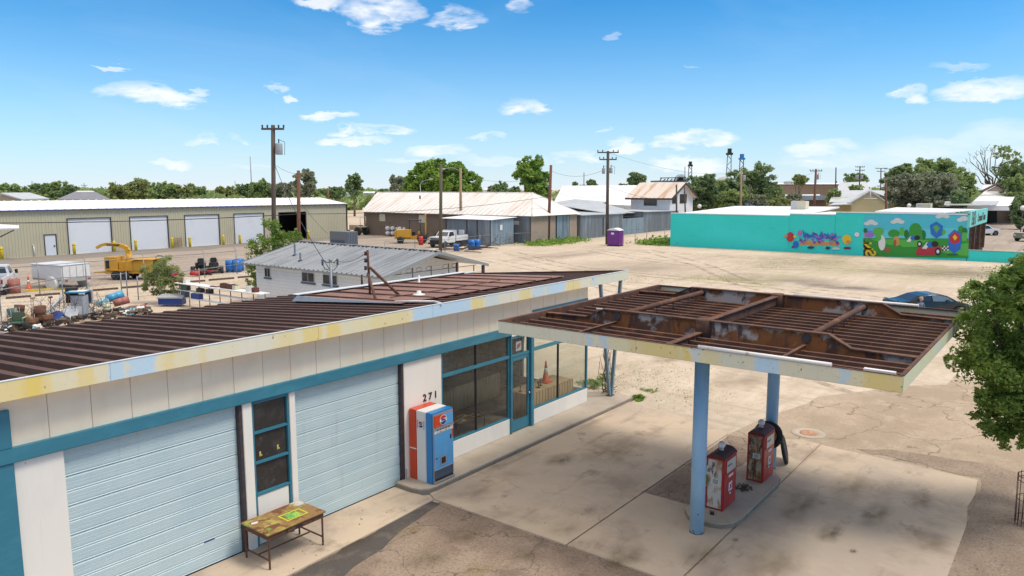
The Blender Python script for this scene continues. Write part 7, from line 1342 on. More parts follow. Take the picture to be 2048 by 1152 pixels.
wq('tool_body',(-3.0,-1.05,.7),(-.2,1.05,1.4)); wq('headboard',(-.35,-1.05,1.4),(-.2,1.05,2.1)); wq('bed_inner',(-2.9,-.85,1.38),(-.4,.85,1.43),'slate',.01); wq('sign_board',(-2.6,-.1,1.4),(-2.5,.7,2.0),'paper',.01)
# stack of white bags in crates, blue drums, gravel gear
for k,(px,py,l) in enumerate(((776,472,'left stack of white wrapped bales by the brown wall'),(800,473,'right stack of white wrapped bales by the brown wall'))):
    p = atz(px,py); t = thing('bale_stack',l,'bales',p,0,'white bales by the warehouse')
    for j in range(3):
        for i in range(2): c = p+Vector((.35*j-.5*0,-.75*j,.45+.75*i)); mb = MB(); mb.ball(c,.42,12,(1,1,.85)); mb.obj('bale','plwhite',t)
    mb = MB(); [mb.tube((p.x-.3+.3*j,p.y+.2-.75*j,0),(p.x-.3+.3*j,p.y+.2-.75*j,1.8),.05) for j in range(3)]; mb.obj('crate_post','pallet',t)
for k,(px,py,l) in enumerate(((913,502,'blue drum half hidden behind the wire fence near the truck'),(943,500,'left one of the pair of blue drums by the lean-to corner'),(954,499,'right one of the pair of blue drums by the lean-to corner'))): drum(atz(px,py),l,'drumblue',.42 if k else .35,1.25 if k else .8,group='blue drums by the lean-to')
p = atz(935,502); mb = MB(); r = random.Random(8)
for k in range(26): a = p+Vector((r.uniform(-2.5,2.5),r.uniform(-3,2.5),r.uniform(.1,.9))); mb.cbox(a,(r.uniform(1,3),.08,.08),r.uniform(-1,.2),0,r.uniform(-.15,.15))
single(mb,'pipe_stack','frame','rack of dark pipes and steel behind the fence beside the blue drums','pipes',p)
p = atz(992,490); mb = MB()
for k in range(40): a = p+Vector((r.uniform(-1.5,1.5),r.uniform(-1.5,1.5),r.uniform(.1,1.2))); mb.tube(a,a+Vector((r.uniform(-.7,.7),r.uniform(-.7,.7),r.uniform(-.4,.6))),.03,4)
single(mb,'machine_scrap','brownrust','brown tangle of machine scrap in front of the pale blue shed wall','scrap',p)
p = atz(1020,488); mb = MB()
for k in range(24): a = p+Vector((r.uniform(-1.2,1.2),r.uniform(-.5,.5),.05)); mb.tube(a,a+Vector((-.5,.2,r.uniform(1.2,1.9))),.03,4)
single(mb,'leaning_rods','metalsilver','bundle of silver rods leaning against the lean-to shed','rods',p)
p = atz(778+0,478); 
# small tan tractor by the beige building corner
p = atz(716,470); t = thing('tractor','small tan tractor with a roll bar at the corner of the beige building','tractor',(p.x,p.y,0),hd-.6); K['tan']=mat('tan_tractor_paint',(.45,.38,.26),rough=.6)
lb(t,'bonnet',(-.4,-.2,.8),(.4,1.6,1.6),'tan',.06); lb(t,'seat',(-.3,-1.0,1.0),(.3,-.5,1.6),'iron',.05); lb(t,'fender',(-1.0,-1.3,1.2),(1.0,-.5,1.45),'tan',.08)
mb = MB(); mb.path([(-.6,-1.2,1.2),(-.6,-1.2,2.9),(.6,-1.2,2.9),(.6,-1.2,1.2)],.05); mb.obj('roll_bar','grime',t,world=False)
for yy,R_ in ((-.9,.7),(1.3,.42)):
    for s in (1,-1): c = Vector((s*.8,yy,R_)); M_ = Matrix.Translation(c) @ Matrix.Rotation(PI/2,4,'Y'); mb = MB(); mb.lathe([(.0001,-.15),(R_*.5,-.18),(R_,-.15),(R_,.15),(R_*.5,.18),(.0001,.15)],n=18,M_=M_); mb.obj('wheel','rubber',t,world=False)
# ================================================================ RIGHT: PARKING LOT, CAFE HOUSE
lotp = [(TX+.3,-40),(150,-60),(190,30),(150,45),(TX+17,9.2),(TX+.3,9.2)]
sheet(lotp,.012,'parking_lot','yard')
q = atd(1975,470,118); sv = vehicle('parked_car','white crossover car nosing out from behind the mural shop','car',(q.x-.6,q.y+.6,0),hd-PI/2+.05,[(-2.3,.4),(-2.3,1.0),(-2.0,1.65),(.3,1.68),(1.0,1.15),(2.1,1.0),(2.35,.7),(2.3,.35),(-2.1,.3)],1.05,.95,(-1.4,1.45),.37,'paintwhite',[([(-1.8,1.1),(-1.7,1.55),(.25,1.58),(.75,1.12)],'carglass')],'rimgrey')
glassq(sv,'windscreen',[(.98,-.75,1.18),(.98,.75,1.18),(.38,.65,1.63),(.38,-.65,1.63)])
q = atd(2050,482,104); gv = thing('parked_suv','grey-green four-wheel-drive parked at the right edge seen from the front','car',(q.x+.8,q.y-.6,0),hd+1.9)
lb(gv,'body_lower',(-2.3,-.95,.45),(2.3,.95,1.15),'paintgreen',.1); lb(gv,'cabin',(-2.2,-.85,1.15),(.7,.85,1.85),'paintsilver',.12); glassq(gv,'windscreen',[(.72,-.75,1.2),(.72,.75,1.2),(.70,.68,1.78),(.70,-.68,1.78)]); lb(gv,'bonnet',(.7,-.9,1.12),(2.25,.9,1.25),'grime',.08)
for s in (1,-1):
    glassq(gv,'side_window',[(-2,s*.857,1.25),(.5,s*.857,1.25),(.5,s*.857,1.72),(-2,s*.857,1.72)]); lb(gv,'headlight',(2.28,s*.65-.15,.8),(2.33,s*.65+.15,1.0),'lampwhite',.01)
    for xx in (-1.45,1.45): c = Vector((xx,s*.88,.4)); M_ = Matrix.Translation(c) @ Matrix.Rotation(PI/2,4,'X'); mb = MB(); mb.lathe([(.0001,-.1),(.22,-.14),(.4,-.12),(.4,.12),(.22,.14),(.0001,.1)],n=18,M_=M_); mb.obj('wheel','rubber',gv,world=False)
K['brickbrown'] = mat('brown_plaster',(.27,.20,.15),[('noise',.6,.5,.7,(.22,.16,.12))],rough=.9)
cf = thing('porch_building','low brown building with a deep white porch roof behind the parking lot','building',tuple(atd(1985,440,150)))
def fq3(x0,x1,yt,yb,d,m,name,th=.3,t=cf):
    a,b = atd(x0,yb,d),atd(x1,yb,d); c2,d2 = atd(x1,yt,d),atd(x0,yt,d); mb = MB(); mb.slab([a,b,c2,d2],(th*math.cos(hd),th*math.sin(hd),0)); return mb.obj(name,m,t)
ORG[cf.name] = Vector(cf.location)
fq3(1940,2075,420,462,160,'brickbrown','wall'); fq3(1985,2075,446,465,157,'stucco2','porch_wall',.4); fq3(2020,2046,425,442,158.8,'glassdark','window'); fq3(1978,1994,422,452,158.7,'dark','doorway')
fq3(1905,2060,412.5,421,152,'whiteroof','porch_fascia',.4); mb = MB(); mb.slab([atd(1890,413,152),atd(2062,413,152),atd(2060,405,164),atd(1880,405,164)],(0,0,.12)); mb.obj('porch_roof','whiteroof',cf)
mb = MB(); mb.slab([atd(1888,411,140),atd(1992,411.5,140),atd(1998,403.5,152),atd(1890,404,152)],(0,0,.15)); mb.obj('flat_roof','sheetroof',cf)
# steep white roof with small gable
gh = thing('gabled_cafe','building with a broad white hipped roof and a small dark-trimmed gable at the right','house',tuple(atd(1990,400,170))); ORG[gh.name] = Vector(gh.location)
def poly(pts,m,name,t,th=(0,0,.1)): mb = MB(); mb.slab(pts,th); return mb.obj(name,m,t)
poly([atd(1938,411,160),atd(2020,411,160),atd(2034,386,172),atd(2020,382.5,175),atd(1970,382.5,175)],'whiteroof','roof_slope',gh); poly([atd(1963,384,176),atd(2025,384,176),atd(2026.5,369.5,183),atd(1967,370,183)],'whiteroof','upper_roof',gh)
poly([atd(1975,382.5,170),atd(2012,382.5,170),atd(1994.5,372,170)],'stucco2','gable_wall',gh,(.3,.3,0))
for a,b in ((1965,1994.5),(2022,1994.5)): poly([atd(a,384.5,169.5),atd(b,370,169.5),atd(b,367.8,169.5),atd(a-(2 if a < b else -2),383,169.5)],'bronze','barge_board',gh,(.6,.6,0))
poly([atd(1938,412,160.5),atd(2020,412,160.5),atd(2020,440,160.5),atd(1938,440,160.5)],'stucco2','wall',gh,(.3,.3,0))
# globe street lamp
def lamp(px,pyb,pyt,d,label,r_=.28):
    b = atd(px,pyb,d); t = thing('globe_lamp',label,'street lamp',(b.x,b.y,0)); zt = atd(px,pyt,d).z; mb = MB(); mb.lathe([(.14,0),(.12,.5),(.06,.6),(.05,zt-.2)],(b.x,b.y,0),10); mb.obj('post','iron',t); mb = MB(); mb.ball((b.x,b.y,zt),r_+.08,14); mb.obj('globe','globe',t)
lamp(2042,455,416,108,'globe street lamp on a black post at the right edge of the parking lot'); lamp(1816,440,411,135,'white globe lamp showing above the mural shop roof')
lamp(1398,440,412.5,150,'small white globe lamp left of the turquoise roof',.35)
# yellow house with white hip roof and cross gable
K['yellowwall'] = mat('pale_yellow_siding',(.60,.50,.26),rough=.7); K['greyroof2'] = mat('pale_grey_metal_roof',(.50,.52,.53),[('noise',(.3,1,1),.45,.68,(.42,.44,.45))],rough=.5)
yh = thing('yellow_house','pale yellow house with a grey-white hipped roof and central gable behind the mural shop','house',tuple(atd(1735,420,160))); ORG[yh.name] = Vector(yh.location)
poly([atd(1659,406,160),atd(1806,404,160),atd(1806,440,160),atd(1659,440,160)],'yellowwall','wall',yh,(.3,.3,0))
poly([atd(1658,405,158),atd(1712,405,157.5),atd(1736,381,170),atd(1669,382,172)],'greyroof2','roof_slope',yh); poly([atd(1736,381,168),atd(1800,404,158),atd(1808,404,158),atd(1772,382,172),atd(1736,381,172)],'greyroof2','roof_slope',yh)
poly([atd(1703,440,155),atd(1775,440,155),atd(1775,404,155),atd(1741,382.5,155),atd(1703,406,155)],'yellowwall','gable_wall',yh,(.3,.3,0))
for a,b in ((1700,1741),(1778,1741)): poly([atd(a,407.5,154.5),atd(b,383.5,154.5),atd(b,381,154.5),atd(a,405,154.5)],'greyroof2','barge_board',yh,(.8,.8,0))
mb = MB(); a = atd(1741,410,154); mb.tube(atd(1741,404,154),atd(1741,374,154),.12); mb.tube(atd(1728,397,154),atd(1754,397,154),.08); mb.obj('finial','pipewhite',yh)
poly([atd(1658,411,154),atd(1704,409,154),atd(1700,405,157),atd(1668,406,158)],'greyroof2','porch_roof',yh)
# brown brick block building and grey-roofed neighbours
bb = thing('brick_building','large flat-roofed tan brick building behind the trees','building',tuple(atd(1610,400,230))); ORG[bb.name] = Vector(bb.location); K['tanbrick'] = mat('tan_brick',(.40,.27,.18),[('brick',(1,1,1),.3,.7,(.33,.23,.16),.6),('noise',.1,.45,.7,(.36,.24,.16))],rough=.9)
poly([atd(1540,440,230),atd(1676,440,230),atd(1676,370.5,230),atd(1540,370.5,230)],'tanbrick','wall',bb,(6,6,0)); poly([atd(1540,370.8,229),atd(1678,370.8,229),atd(1678,368.8,229),atd(1540,368.8,229)],'bronze','parapet_cap',bb,(.4,.4,0)); poly([atd(1540,369,231),atd(1678,369,231),atd(1678,366.5,245),atd(1540,366.5,245)],'whiteroof','roof',bb)
for px,l in ((1578,'a'),(1587,'b')): poly([atd(px-4,369,233),atd(px+4,369,233),atd(px+4,363,233),atd(px-4,363,233)],'grime','roof_unit',bb,(1.5,1.5,0))
gb_ = thing('grey_roof_hall','hall with a pale grey curved roof beside the tan brick building','building',tuple(atd(1700,400,215))); ORG[gb_.name] = Vector(gb_.location); poly([atd(1676,382,215),atd(1740,382,215),atd(1732,363.5,225),atd(1680,366,225)],'greyroof2','roof',gb_); poly([atd(1676,382,215),atd(1740,382,215),atd(1740,430,215),atd(1676,430,215)],'grime','wall',gb_,(.4,.4,0))
lo = thing('low_white_shop','low building with a white roof below the tan brick wall','building',tuple(atd(1580,400,190))); ORG[lo.name] = Vector(lo.location); poly([atd(1475,396,188),atd(1640,394,188),atd(1640,391,200),atd(1480,392,200)],'whiteroof','roof',lo,(0,0,.3)); poly([atd(1475,397,188),atd(1650,395,188),atd(1650,430,188),atd(1475,430,188)],'stucco2','wall',lo,(.3,.3,0)); poly([atd(1611,400,180),atd(1652,400,180),atd(1652,391,180),atd(1611,391,180)],'corrblue','metal_awning',lo,(2,2,0)); poly([atd(1610,418,180.5),atd(1652,418,180.5),atd(1652,400,180.5),atd(1610,400,180.5)],'wood','board_fence',lo,(.2,.2,0))
bl = thing('blue_roof_house','white house with a slate-blue roof showing over the turquoise building','house',tuple(atd(1510,410,150))); ORG[bl.name] = Vector(bl.location); K['slateroof'] = mat('slate_blue_roof',(.07,.09,.14),rough=.7); poly([atd(1473,420,150),atd(1545,420,150),atd(1545,412,150),atd(1490,406,150),atd(1473,414,150)],'plwhite','wall',bl,(.3,.3,0)); poly([atd(1484,404,149),atd(1500,417,147),atd(1545,413,150),atd(1508,405.5,156)],'slateroof','roof_slope',bl)
# left background roofs
gr = thing('grey_roof_house','house with a grey hipped shingle roof beyond the white roof at the left','house',tuple(atd(168,395,150))); ORG[gr.name] = Vector(gr.location); K['shingle'] = mat('grey_shingles',(.20,.20,.23),[('noise',.6,.5,.7,(.25,.25,.28))],rough=.9); poly([atd(112,400,150),atd(222,400,150),atd(190,384,160),atd(150,384,160)],'shingle','roof_slope',gr); poly([atd(112,400,150.5),atd(222,400,150.5),atd(222,420,150.5),atd(112,420,150.5)],'yellowwall','wall',gr,(5,5,0)); poly([atd(150,384.5,159.5),atd(190,384.5,159.5),atd(184,382.5,162),atd(156,382.5,162)],'whiteroof','ridge_cap',gr)
gr = thing('tan_gable_house','tan gable roof corner at the far left edge above the white roof','house',tuple(atd(0,395,150))); ORG[gr.name] = Vector(gr.location); poly([atd(-40,402,150),atd(42,400,150),atd(2,386,150)],'stucco2','gable_wall',gr,(.4,.4,0)); poly([atd(0,388,149.6),atd(44,400,149.6),atd(44,398,149.6),atd(2,385.5,149.6)],'greyroof2','roof_edge',gr,(8,8,0))
for px0,px1,py,d,l in ((62,108,390,300,'long cream building among the trees at the far left'),(690,712,388,320,'small white building seen over the warehouse left end'),(728,760,387,330,'white gable building between the far trees left of the big tree'),(970,1000,381,300,'white house sliver right of the big bright tree'),(1130,1148,381,230,'orange-roofed bit of building behind the round green tree')):
    t = thing('far_building',l,'building',tuple(atd(px0,py,d))); ORG[t.name] = Vector(t.location); poly([atd(px0,py+8,d),atd(px1,py+8,d),atd(px1,py-1,d),atd(px0,py-1,d)],'coolcream' if px0 < 100 else ('rusttan' if px0 > 1100 else 'plwhite'),'wall',t,(6,6,0)); poly([atd(px0-2,py-1,d-1),atd(px1+2,py-1,d-1),atd(px1,py-3.5,d+8),atd(px0,py-3.5,d+8)],'whiteroof','roof',t)
t = thing('canopy_awning','white awning corner at the far left edge in front of the beige wall','awning',tuple(atd(0,457,50))); ORG[t.name] = Vector(t.location); poly([atd(-30,460,50),atd(38,458,50),atd(38,453,52),atd(-30,449,52)],'whiteroof','awning_sheet',t,(0,0,.08)); mb = MB(); mb.tube(atd(0,474,50),atd(28,460,50),.04); mb.tube(Vector((*atd(-12,460,50)[:2],0)),atd(-12,460,50),.05); mb.obj('brace','bronze',t)
# roof junk on the two-storey hall: dark platform with vents and a windmill wheel
t = thing('roof_platform','dark platform with vents and a fan wheel behind the rust-striped roof','machinery',tuple(atd(1340,364,180))); ORG[t.name] = Vector(t.location); poly([atd(1316,364,180),atd(1376,364,180),atd(1376,361,180),atd(1316,361,180)],'acgrey','platform',t,(4,4,0))
mb = MB()
for k in range(8): mb.tube(atd(1320+7*k,361,180),atd(1324+7*k,355+(k % 2)*3,180),.12,5)
mb.tube(atd(1320,356,180),atd(1372,355,180),.1); mb.obj('railing','iron',t); mb = MB(); c = atd(1361,361,179)
for k in range(16): a = PI*k/15; mb.tube(c,c+Vector((1.6*math.cos(a)*math.sin(hd),-1.6*math.cos(a)*math.cos(hd),1.5*math.sin(a))),.07,4)
mb.obj('fan_wheel','iron',t)
# grain elevator towers far away
def tower(px,pyt,pyb,d,w_,label,m='grime',blue=False):
    b = atd(px,pyb,d); t = thing('elevator_tower',label,'tower',(b.x,b.y,0)); zt = atd(px,pyt,d).z; mb = MB(); u = Vector((math.sin(hd),-math.cos(hd),0)); b = Vector((b.x,b.y,0))
    for s in (-1,1): mb.tube(b+u*s*w_,b+u*s*w_*.6+Vector((0,0,zt)),.28,5)
    n = 9
    for k in range(n): z0,z1 = zt*k/n,zt*(k+1)/n; s = 1 if k % 2 else -1; mb.tube(b+u*s*w_*.9+Vector((0,0,z0)),b-u*s*w_*.8+Vector((0,0,z1)),.18,4)
    mb.obj('lattice','galv' if not blue else 'slate',t); mb = MB(); mb.cbox(b+Vector((0,0,zt*.90)),(w_*2.0,w_*2.0,zt*.04),hd); mb.cbox(b+Vector((0,0,zt*.96)),(w_*1.1,w_*1.1,zt*.08),hd); mb.obj('head_house','vblue' if blue else 'iron',t)
tower(1379,323,385,420,1.2,'thin grey lattice tower behind the rust-striped house'); tower(1456,297,385,430,1.6,'tall pale grain elevator tower left of the big dark tree'); tower(1481,308,385,430,1.5,'grain elevator tower with a blue head house above the big dark tree',blue=True); tower(1671,0+362,385,500,.6,'tiny far mast right of the tan building')
mb = MB(); c = atd(1447,385,425); mb.lathe([(5.5,0),(5.5,13),(3,15.5),(.0001,16.5)],(c.x,c.y,-2),20); single(mb,'grain_silo','grime','pale grain silo dome between the trees under the elevator towers','silo',(c.x,c.y,-2))
mb = MB(); c = atd(504,395,600); mb.tube((c.x,c.y,0),(c.x,c.y,atd(504,313,600).z),.35,5); single(mb,'radio_mast','galv','very thin distant radio mast left of the tall transformer pole','mast',(c.x,c.y,0))
# ================================================================ UTILITY POLES AND WIRES
K['pole'] = mat('dark_weathered_pole',(.085,.062,.05),[('noise',(4,4,.6),.45,.68,(.13,.10,.08))],rough=.9); K['polered'] = mat('red_brown_pole',(.20,.085,.045),[('noise',(4,4,.6),.45,.65,(.13,.06,.04))],rough=.9); K['poletan'] = mat('tan_pole',(.36,.25,.14),[('noise',(4,4,.6),.45,.65,(.28,.19,.11))],rough=.9); K['polegrn'] = mat('olive_brown_pole',(.12,.10,.065),rough=.9); K['trans'] = mat('transformer_grey',(.34,.36,.38),rough=.5)
POLES = {}
U_ = Vector((math.sin(hd),-math.cos(hd),0))
def pole(px,pt,pb,dist,wpx,label,m='pole',arms=(),trans=(),lean=0,lamp_=None):
    b = atd(px,pb,dist); b = Vector((b.x,b.y,0)); t = thing('utility_pole',label,'utility pole',b); top = atd(px+lean,pt,dist); rr = wpx*dist/F/2; mb = MB(); mb.tube(b,top,rr*1.15,10,rr*.9); mb.obj('shaft',m,t)
    for py,hw in arms:
        c = b.lerp(top,(Z(py,dist))/top.z); L_ = hw*dist/F; mb = MB(); mb.slab([c-U_*L_+Vector((0,0,-.08)),c+U_*L_+Vector((0,0,-.08)),c+U_*L_+Vector((0,0,.08)),c-U_*L_+Vector((0,0,.08))],(-.16*math.cos(hd),-.16*math.sin(hd),0)); ar = mb.obj('cross_arm',m,t)
        for f in (-.95,-.5,.5,.95): q = c+U_*L_*f+Vector((0,0,.1)); mb = MB(); mb.lathe([(.05,0),(.09,.08),(.04,.12),(.09,.18),(.02,.25)],q,8); mb.obj('insulator','iron',ar)
    for py,dx,w_,h_ in trans:
        c = atd(px+dx,py,dist); mb = MB(); mb.lathe([(.9*w_*dist/F,-h_*dist/F),(w_*dist/F,-h_*dist/F+.05),(w_*dist/F,h_*dist/F-.05),(.9*w_*dist/F,h_*dist/F)],c,14); tr_ = mb.obj('transformer','trans',t); mb = MB(); mb.tube(c+Vector((0,0,h_*dist/F)),c+Vector((0,0,h_*dist/F+.35)),.05,6); mb.path([c+Vector((0,0,h_*dist/F+.3)),c+U_*.5+Vector((0,0,h_*dist/F+.1)),c+U_*.45-Vector((0,0,.5))],.02,5); mb.obj('bushing','iron',tr_)
    if lamp_:
        px2,py2 = lamp_; q0 = atd(px+lean*.8,pt+6,dist); q1 = atd(px2,py2,dist); mb = MB(); mid = q0.lerp(q1,.5)+Vector((0,0,.35)); mb.path([q0,mid,q1],.045,6); mb.obj('lamp_arm','trans',t); mb = MB(); mb.ball(q1,.24,10,(1.6,1.6,.5)); mb.obj('lamp_head','trans',t)
    return top
T1 = pole(549,250,560,62,8.5,'tall dark utility pole with a cross arm and single transformer by the beige building','pole',((258,22),),((298,9,7,11),),-3)
T2 = pole(598,341,540,70,7,'short red-brown pole in front of the open dark bay','polered',(),(),-1)
T3 = pole(881,328,510,82,6.5,'plain olive-brown pole behind the ridge of the white house','polegrn',(),(),1)
T4 = pole(922,336,480,108,5.5,'tan pole with a lamp arm in front of the big bright tree','poletan',(),(),-1,(886,338))
T5 = pole(1096,330,484,103,6,'leaning red-brown pole by the end of the old warehouse','polered',(),(),6)
T6 = pole(1214,302,490,98,6,'dark utility pole with two cross arms and twin transformers beside the purple toilet','pole',((305,21),(319,17)),((342,-7,3.2,5.5),(341,8,3.2,5.5)),2)
pole(656,378,400,125,4.5,'short rusty stub pole at the left end of the warehouse roof','polered'); pole(1168,345,378,260,1.6,'thin distant pole above the white hall roof'); pole(1271,389,430,150,2.2,'thin dark pole in front of the white hall windows','pole')
pole(1353,369,470,128,3.4,'dark red pole in front of the two-storey house corner','pole'); pole(1372,374,450,132,3,'second pole right in front of the gable of the two-storey house','pole',(),(),-3); pole(1370,333,380,260,1.5,'thin far pole above the rust-striped roof'); 
pole(1481,340,440,140,4.5,'tan pole with lamp arm and transformer in front of the big dark tree','poletan',(),((356,7,3,5.5),),2,(1469,362)); pole(1499,368,440,140,3,'dark pole beside the big dark tree','pole'); pole(1559,369,440,150,2.5,'thin dark pole at the left end of the tan brick building','pole')
pole(1627,338,440,150,4.5,'leaning brown pole with a small cross arm before the tan brick building','polered',((342,12),),((354,9,2,5),),5); pole(1672,335,400,190,2.4,'plain dark pole at the right end of the tan brick building','pole')
pole(1719,332,400,210,2.4,'far pole with two cross arms and transformers left of the trees','pole',((334,9),(341,9)),((354,-5,3,4),(354,4,3,4)),1); pole(1762,336,400,240,2.2,'far pole with twin cross arms behind the yellow house','pole',((337,11),(343,8)),((360,6,2,4),)); pole(1780,337,400,240,2.2,'farthest cross-arm pole at the left of the bushy trees','pole',((338,11),)); pole(1773,366,440,150,3.6,'dark red pole in front of the yellow house roof','polered',(),(),-1,(1757,372))
pole(168,366,385,350,1.1,'tiny distant pole with cross arm at the left','pole',((371,6),)); pole(64,362,390,330,1.2,'tiny distant pole among the far left trees','pole'); pole(231,362,390,350,1,'thin distant pole right of the grey roof','pole'); pole(470,362,390,350,1,'thin distant pole over the left tree line','pole')
b = atd(846,392,150); t = thing('street_lamp','curved-arm street lamp in front of the big bright tree','street lamp',(b.x,b.y,0)); mb = MB(); mb.tube((b.x,b.y,0),atd(840,368,150),.09,6); mb.path([atd(840,368,150),atd(846,362,150),atd(861,358.5,150)],.06,6); mb.obj('post','trans',t); mb = MB(); mb.ball(atd(862,358.5,150),.3,8,(1.6,1.6,.5)); mb.obj('lamp_head','trans',t)
# service post behind the garage with weatherhead loops
dS = 33.; b = atd(664,575,dS); t = thing('service_post','grey service post with looped cables rising behind the garage roof','post',(b.x,b.y,0)); mb = MB(); mb.tube((b.x,b.y,0),atd(661,524,dS),.055,10); mb.obj('post','galv',t)
mb = MB(); mb.tube(atd(655,525,dS),atd(668,524,dS),.03); mb.ball(atd(661,521,dS),.09,10); mb.obj('weatherhead','galv',t)
for pts in ([(661,522),(655,526),(648,521),(644,520),(646,530),(650,538),(660,541)],[(661,522),(668,526),(674,518),(675,524),(674,533),(668,540),(661,541)]): mb = MB(); mb.path([atd(x,y,dS) for x,y in pts],.017,6); mb.obj('cable_loop','iron',t)
for x,y in ((645,524),(675,523)): mb = MB(); mb.lathe([(.03,-.16),(.05,-.13),(.05,.1),(.02,.14)],atd(x,y,dS),8); mb.obj('splice','slate',t)
def wire(a,b,sag,label,r_=.012,n=18):
    mb = MB(); pts = [a.lerp(b,k/n)-Vector((0,0,sag*4*(k/n)*(1-k/n))) for k in range(n+1)]; mb.path(pts,r_,4); single(mb,'overhead_wire','iron',label,'wire',tuple(a),'overhead wires')
wire(atd(-120,446,62),atd(598,428,70),.25,'long low cable crossing in front of the beige building doors',.035); wire(atd(598,428,70),atd(1100,392,103),.6,'cable running from the red-brown pole across the warehouse roof to the leaning pole',.025)
wire(T1-Vector((0,0,3.2)),atd(661,541,dS),.5,'service cable dropping from the transformer pole to the grey post behind the garage',.02); wire(T1-Vector((0,0,3.2)),T2+Vector((0,0,-.3)),.2,'short wire from the transformer pole to the red-brown pole',.012); wire(atd(598,400,70),atd(656,468,80),.2,'black wire dropping to the grey air conditioner',.02)
wire(atd(675,520,dS),atd(732,506,16.9),.15,'thin wire between the grey post and the rusty roof mast',.008); wire(T5-Vector((0,0,.8)),T6-Vector((0,0,2.2)),.9,'sagging wire between the leaning pole and the twin-transformer pole',.015); wire(T6-Vector((0,0,4.5)),atd(1355,398,128),.7,'cables from the twin-transformer pole to the two-storey house',.02); wire(T5-Vector((0,0,3.4)),T6-Vector((0,0,5.8)),.6,'lower wire between the leaning pole and the twin-transformer pole',.015)
wire(T4-Vector((0,0,1.2)),T5-Vector((0,0,1.6)),.7,'wire between the tan lamp pole and the leaning pole',.014); wire(atd(1483,372,140),atd(1627,345,150),.8,'wire from the tan pole past the big dark tree',.014); wire(atd(1627,396,150),atd(1773,372,150),1.,'wire passing over the yellow house roof',.014); wire(T6-Vector((0,0,.2)),atd(1483,345,140),1.2,'long high wire from the twin-transformer pole to the tan pole',.012)
# ================================================================ TREES
# leafy tree between the house and the yard
b = atz(541,597); dT = b.x*math.cos(hd)+b.y*math.sin(hd)
lm = [lump(px,py,rp,53,r.uniform(-.5,.5)) for px,py,rp in ((535,470,30),(520,500,28),(560,490,28),(575,478,22),(590,470,14),(510,530,24),(540,525,34),(570,510,26),(505,560,18),(525,565,24),(550,550,26),(545,450,16),(530,445,12),(598,480,12),(500,590,10),(515,590,12),(580,500,18))]
q = atd(541,595,53); tree('leafy_tree','round leafy green tree left of the white house',(q.x,q.y,0),lm,9000,.10,'leafnear',.14,3)
q = junk(322,607); dq = q.x*math.cos(hd)+q.y*math.sin(hd)
lm = [lump(px,py,rp,dq,r.uniform(-.4,.4)) for px,py,rp in ((330,530,22),(310,545,24),(345,550,22),(298,560,16),(325,565,26),(350,575,16),(290,575,10),(340,590,12),(310,585,10),(360,560,8),(285,545,8))]
tree('mesquite_tree','small feathery olive-green tree in front of the yellow wood chipper',tuple(q),lm,9000,.07,'leafolive',.06,4)
# the big bright tree and the round tree left of the cross-arm pole
lm = [lump(px,py,rp,172,r.uniform(-3,3)) for px,py,rp in ((860,345,28),(895,345,26),(925,352,28),(835,358,22),(945,370,20),(820,375,18),(875,370,30),(905,378,30),(935,385,22),(850,385,28),(880,330,14),(840,335,10),(915,335,14),(955,360,10),(810,386,12),(950,380,14),(870,350,34),(900,365,34),(845,372,26),(925,372,24),(880,385,30),(910,345,24),(850,345,20))]
q = atd(885,395,172); tree('big_bright_tree','huge bright green spreading tree behind the old warehouse',(q.x,q.y,0),lm,30000,.45,'leafbright',.9,5)
lm = [lump(px,py,rp,135,r.uniform(-2,2)) for px,py,rp in ((1062,335,22),(1045,345,18),(1080,345,20),(1062,360,24),(1050,372,16),(1085,370,18),(1095,355,10),(1038,330,8),(1075,322,12),(1055,322,12),(1030,350,6),(1070,380,24),(1090,385,14),(1062,350,28),(1070,368,24),(1050,340,18))]
q = atd(1066,395,135); tree('round_green_tree','rounded yellow-green tree standing left of the leaning pole','' or (q.x,q.y,0),lm,12000,.27,'leafbright',.5,6)
def blob(px,top,bot,w_,dist,m,n,label,seed,size=None,cat='tree',name='background_tree',grp=None,knob=6):
    g = random.Random(seed); lm = []; hh = (bot-top)
    rows = max(3,int(hh/max(5,.25*w_)))
    for k in range(rows):
        fy = .16+.78*k/max(1,rows-1); env = math.sin(PI*min(.93,max(.16,fy*.86+.06)))**.6; cnt = max(1,int(round(w_*env/(.36*min(w_,hh*1.3)+1))))
        for j in range(cnt+1):
            fx_ = (g.uniform(-.33,.33) if cnt == 1 else (j/(cnt)-.5)*.72+g.uniform(-.09,.09))*env; lm.append(lump(px+fx_*w_,top+hh*(fy+abs(fx_)*.25*(1-fy))+g.uniform(-.05,.05)*hh,g.uniform(.20,.30)*min(w_,hh*1.5),dist,g.uniform(-1.5,1.5)*dist/150))
    lm.append(lump(px+g.uniform(-.12,.12)*w_,top+hh*.2,.2*min(w_,hh*1.5),dist)); lm.append(lump(px,bot-hh*.1,.40*w_,dist,0,.6,.4))
    q = atd(px,bot,dist); tree(name,label,(q.x,q.y,0),lm,n,size or dist*.0023,m,max(.12,.0016*dist),seed,grp,cat,5)
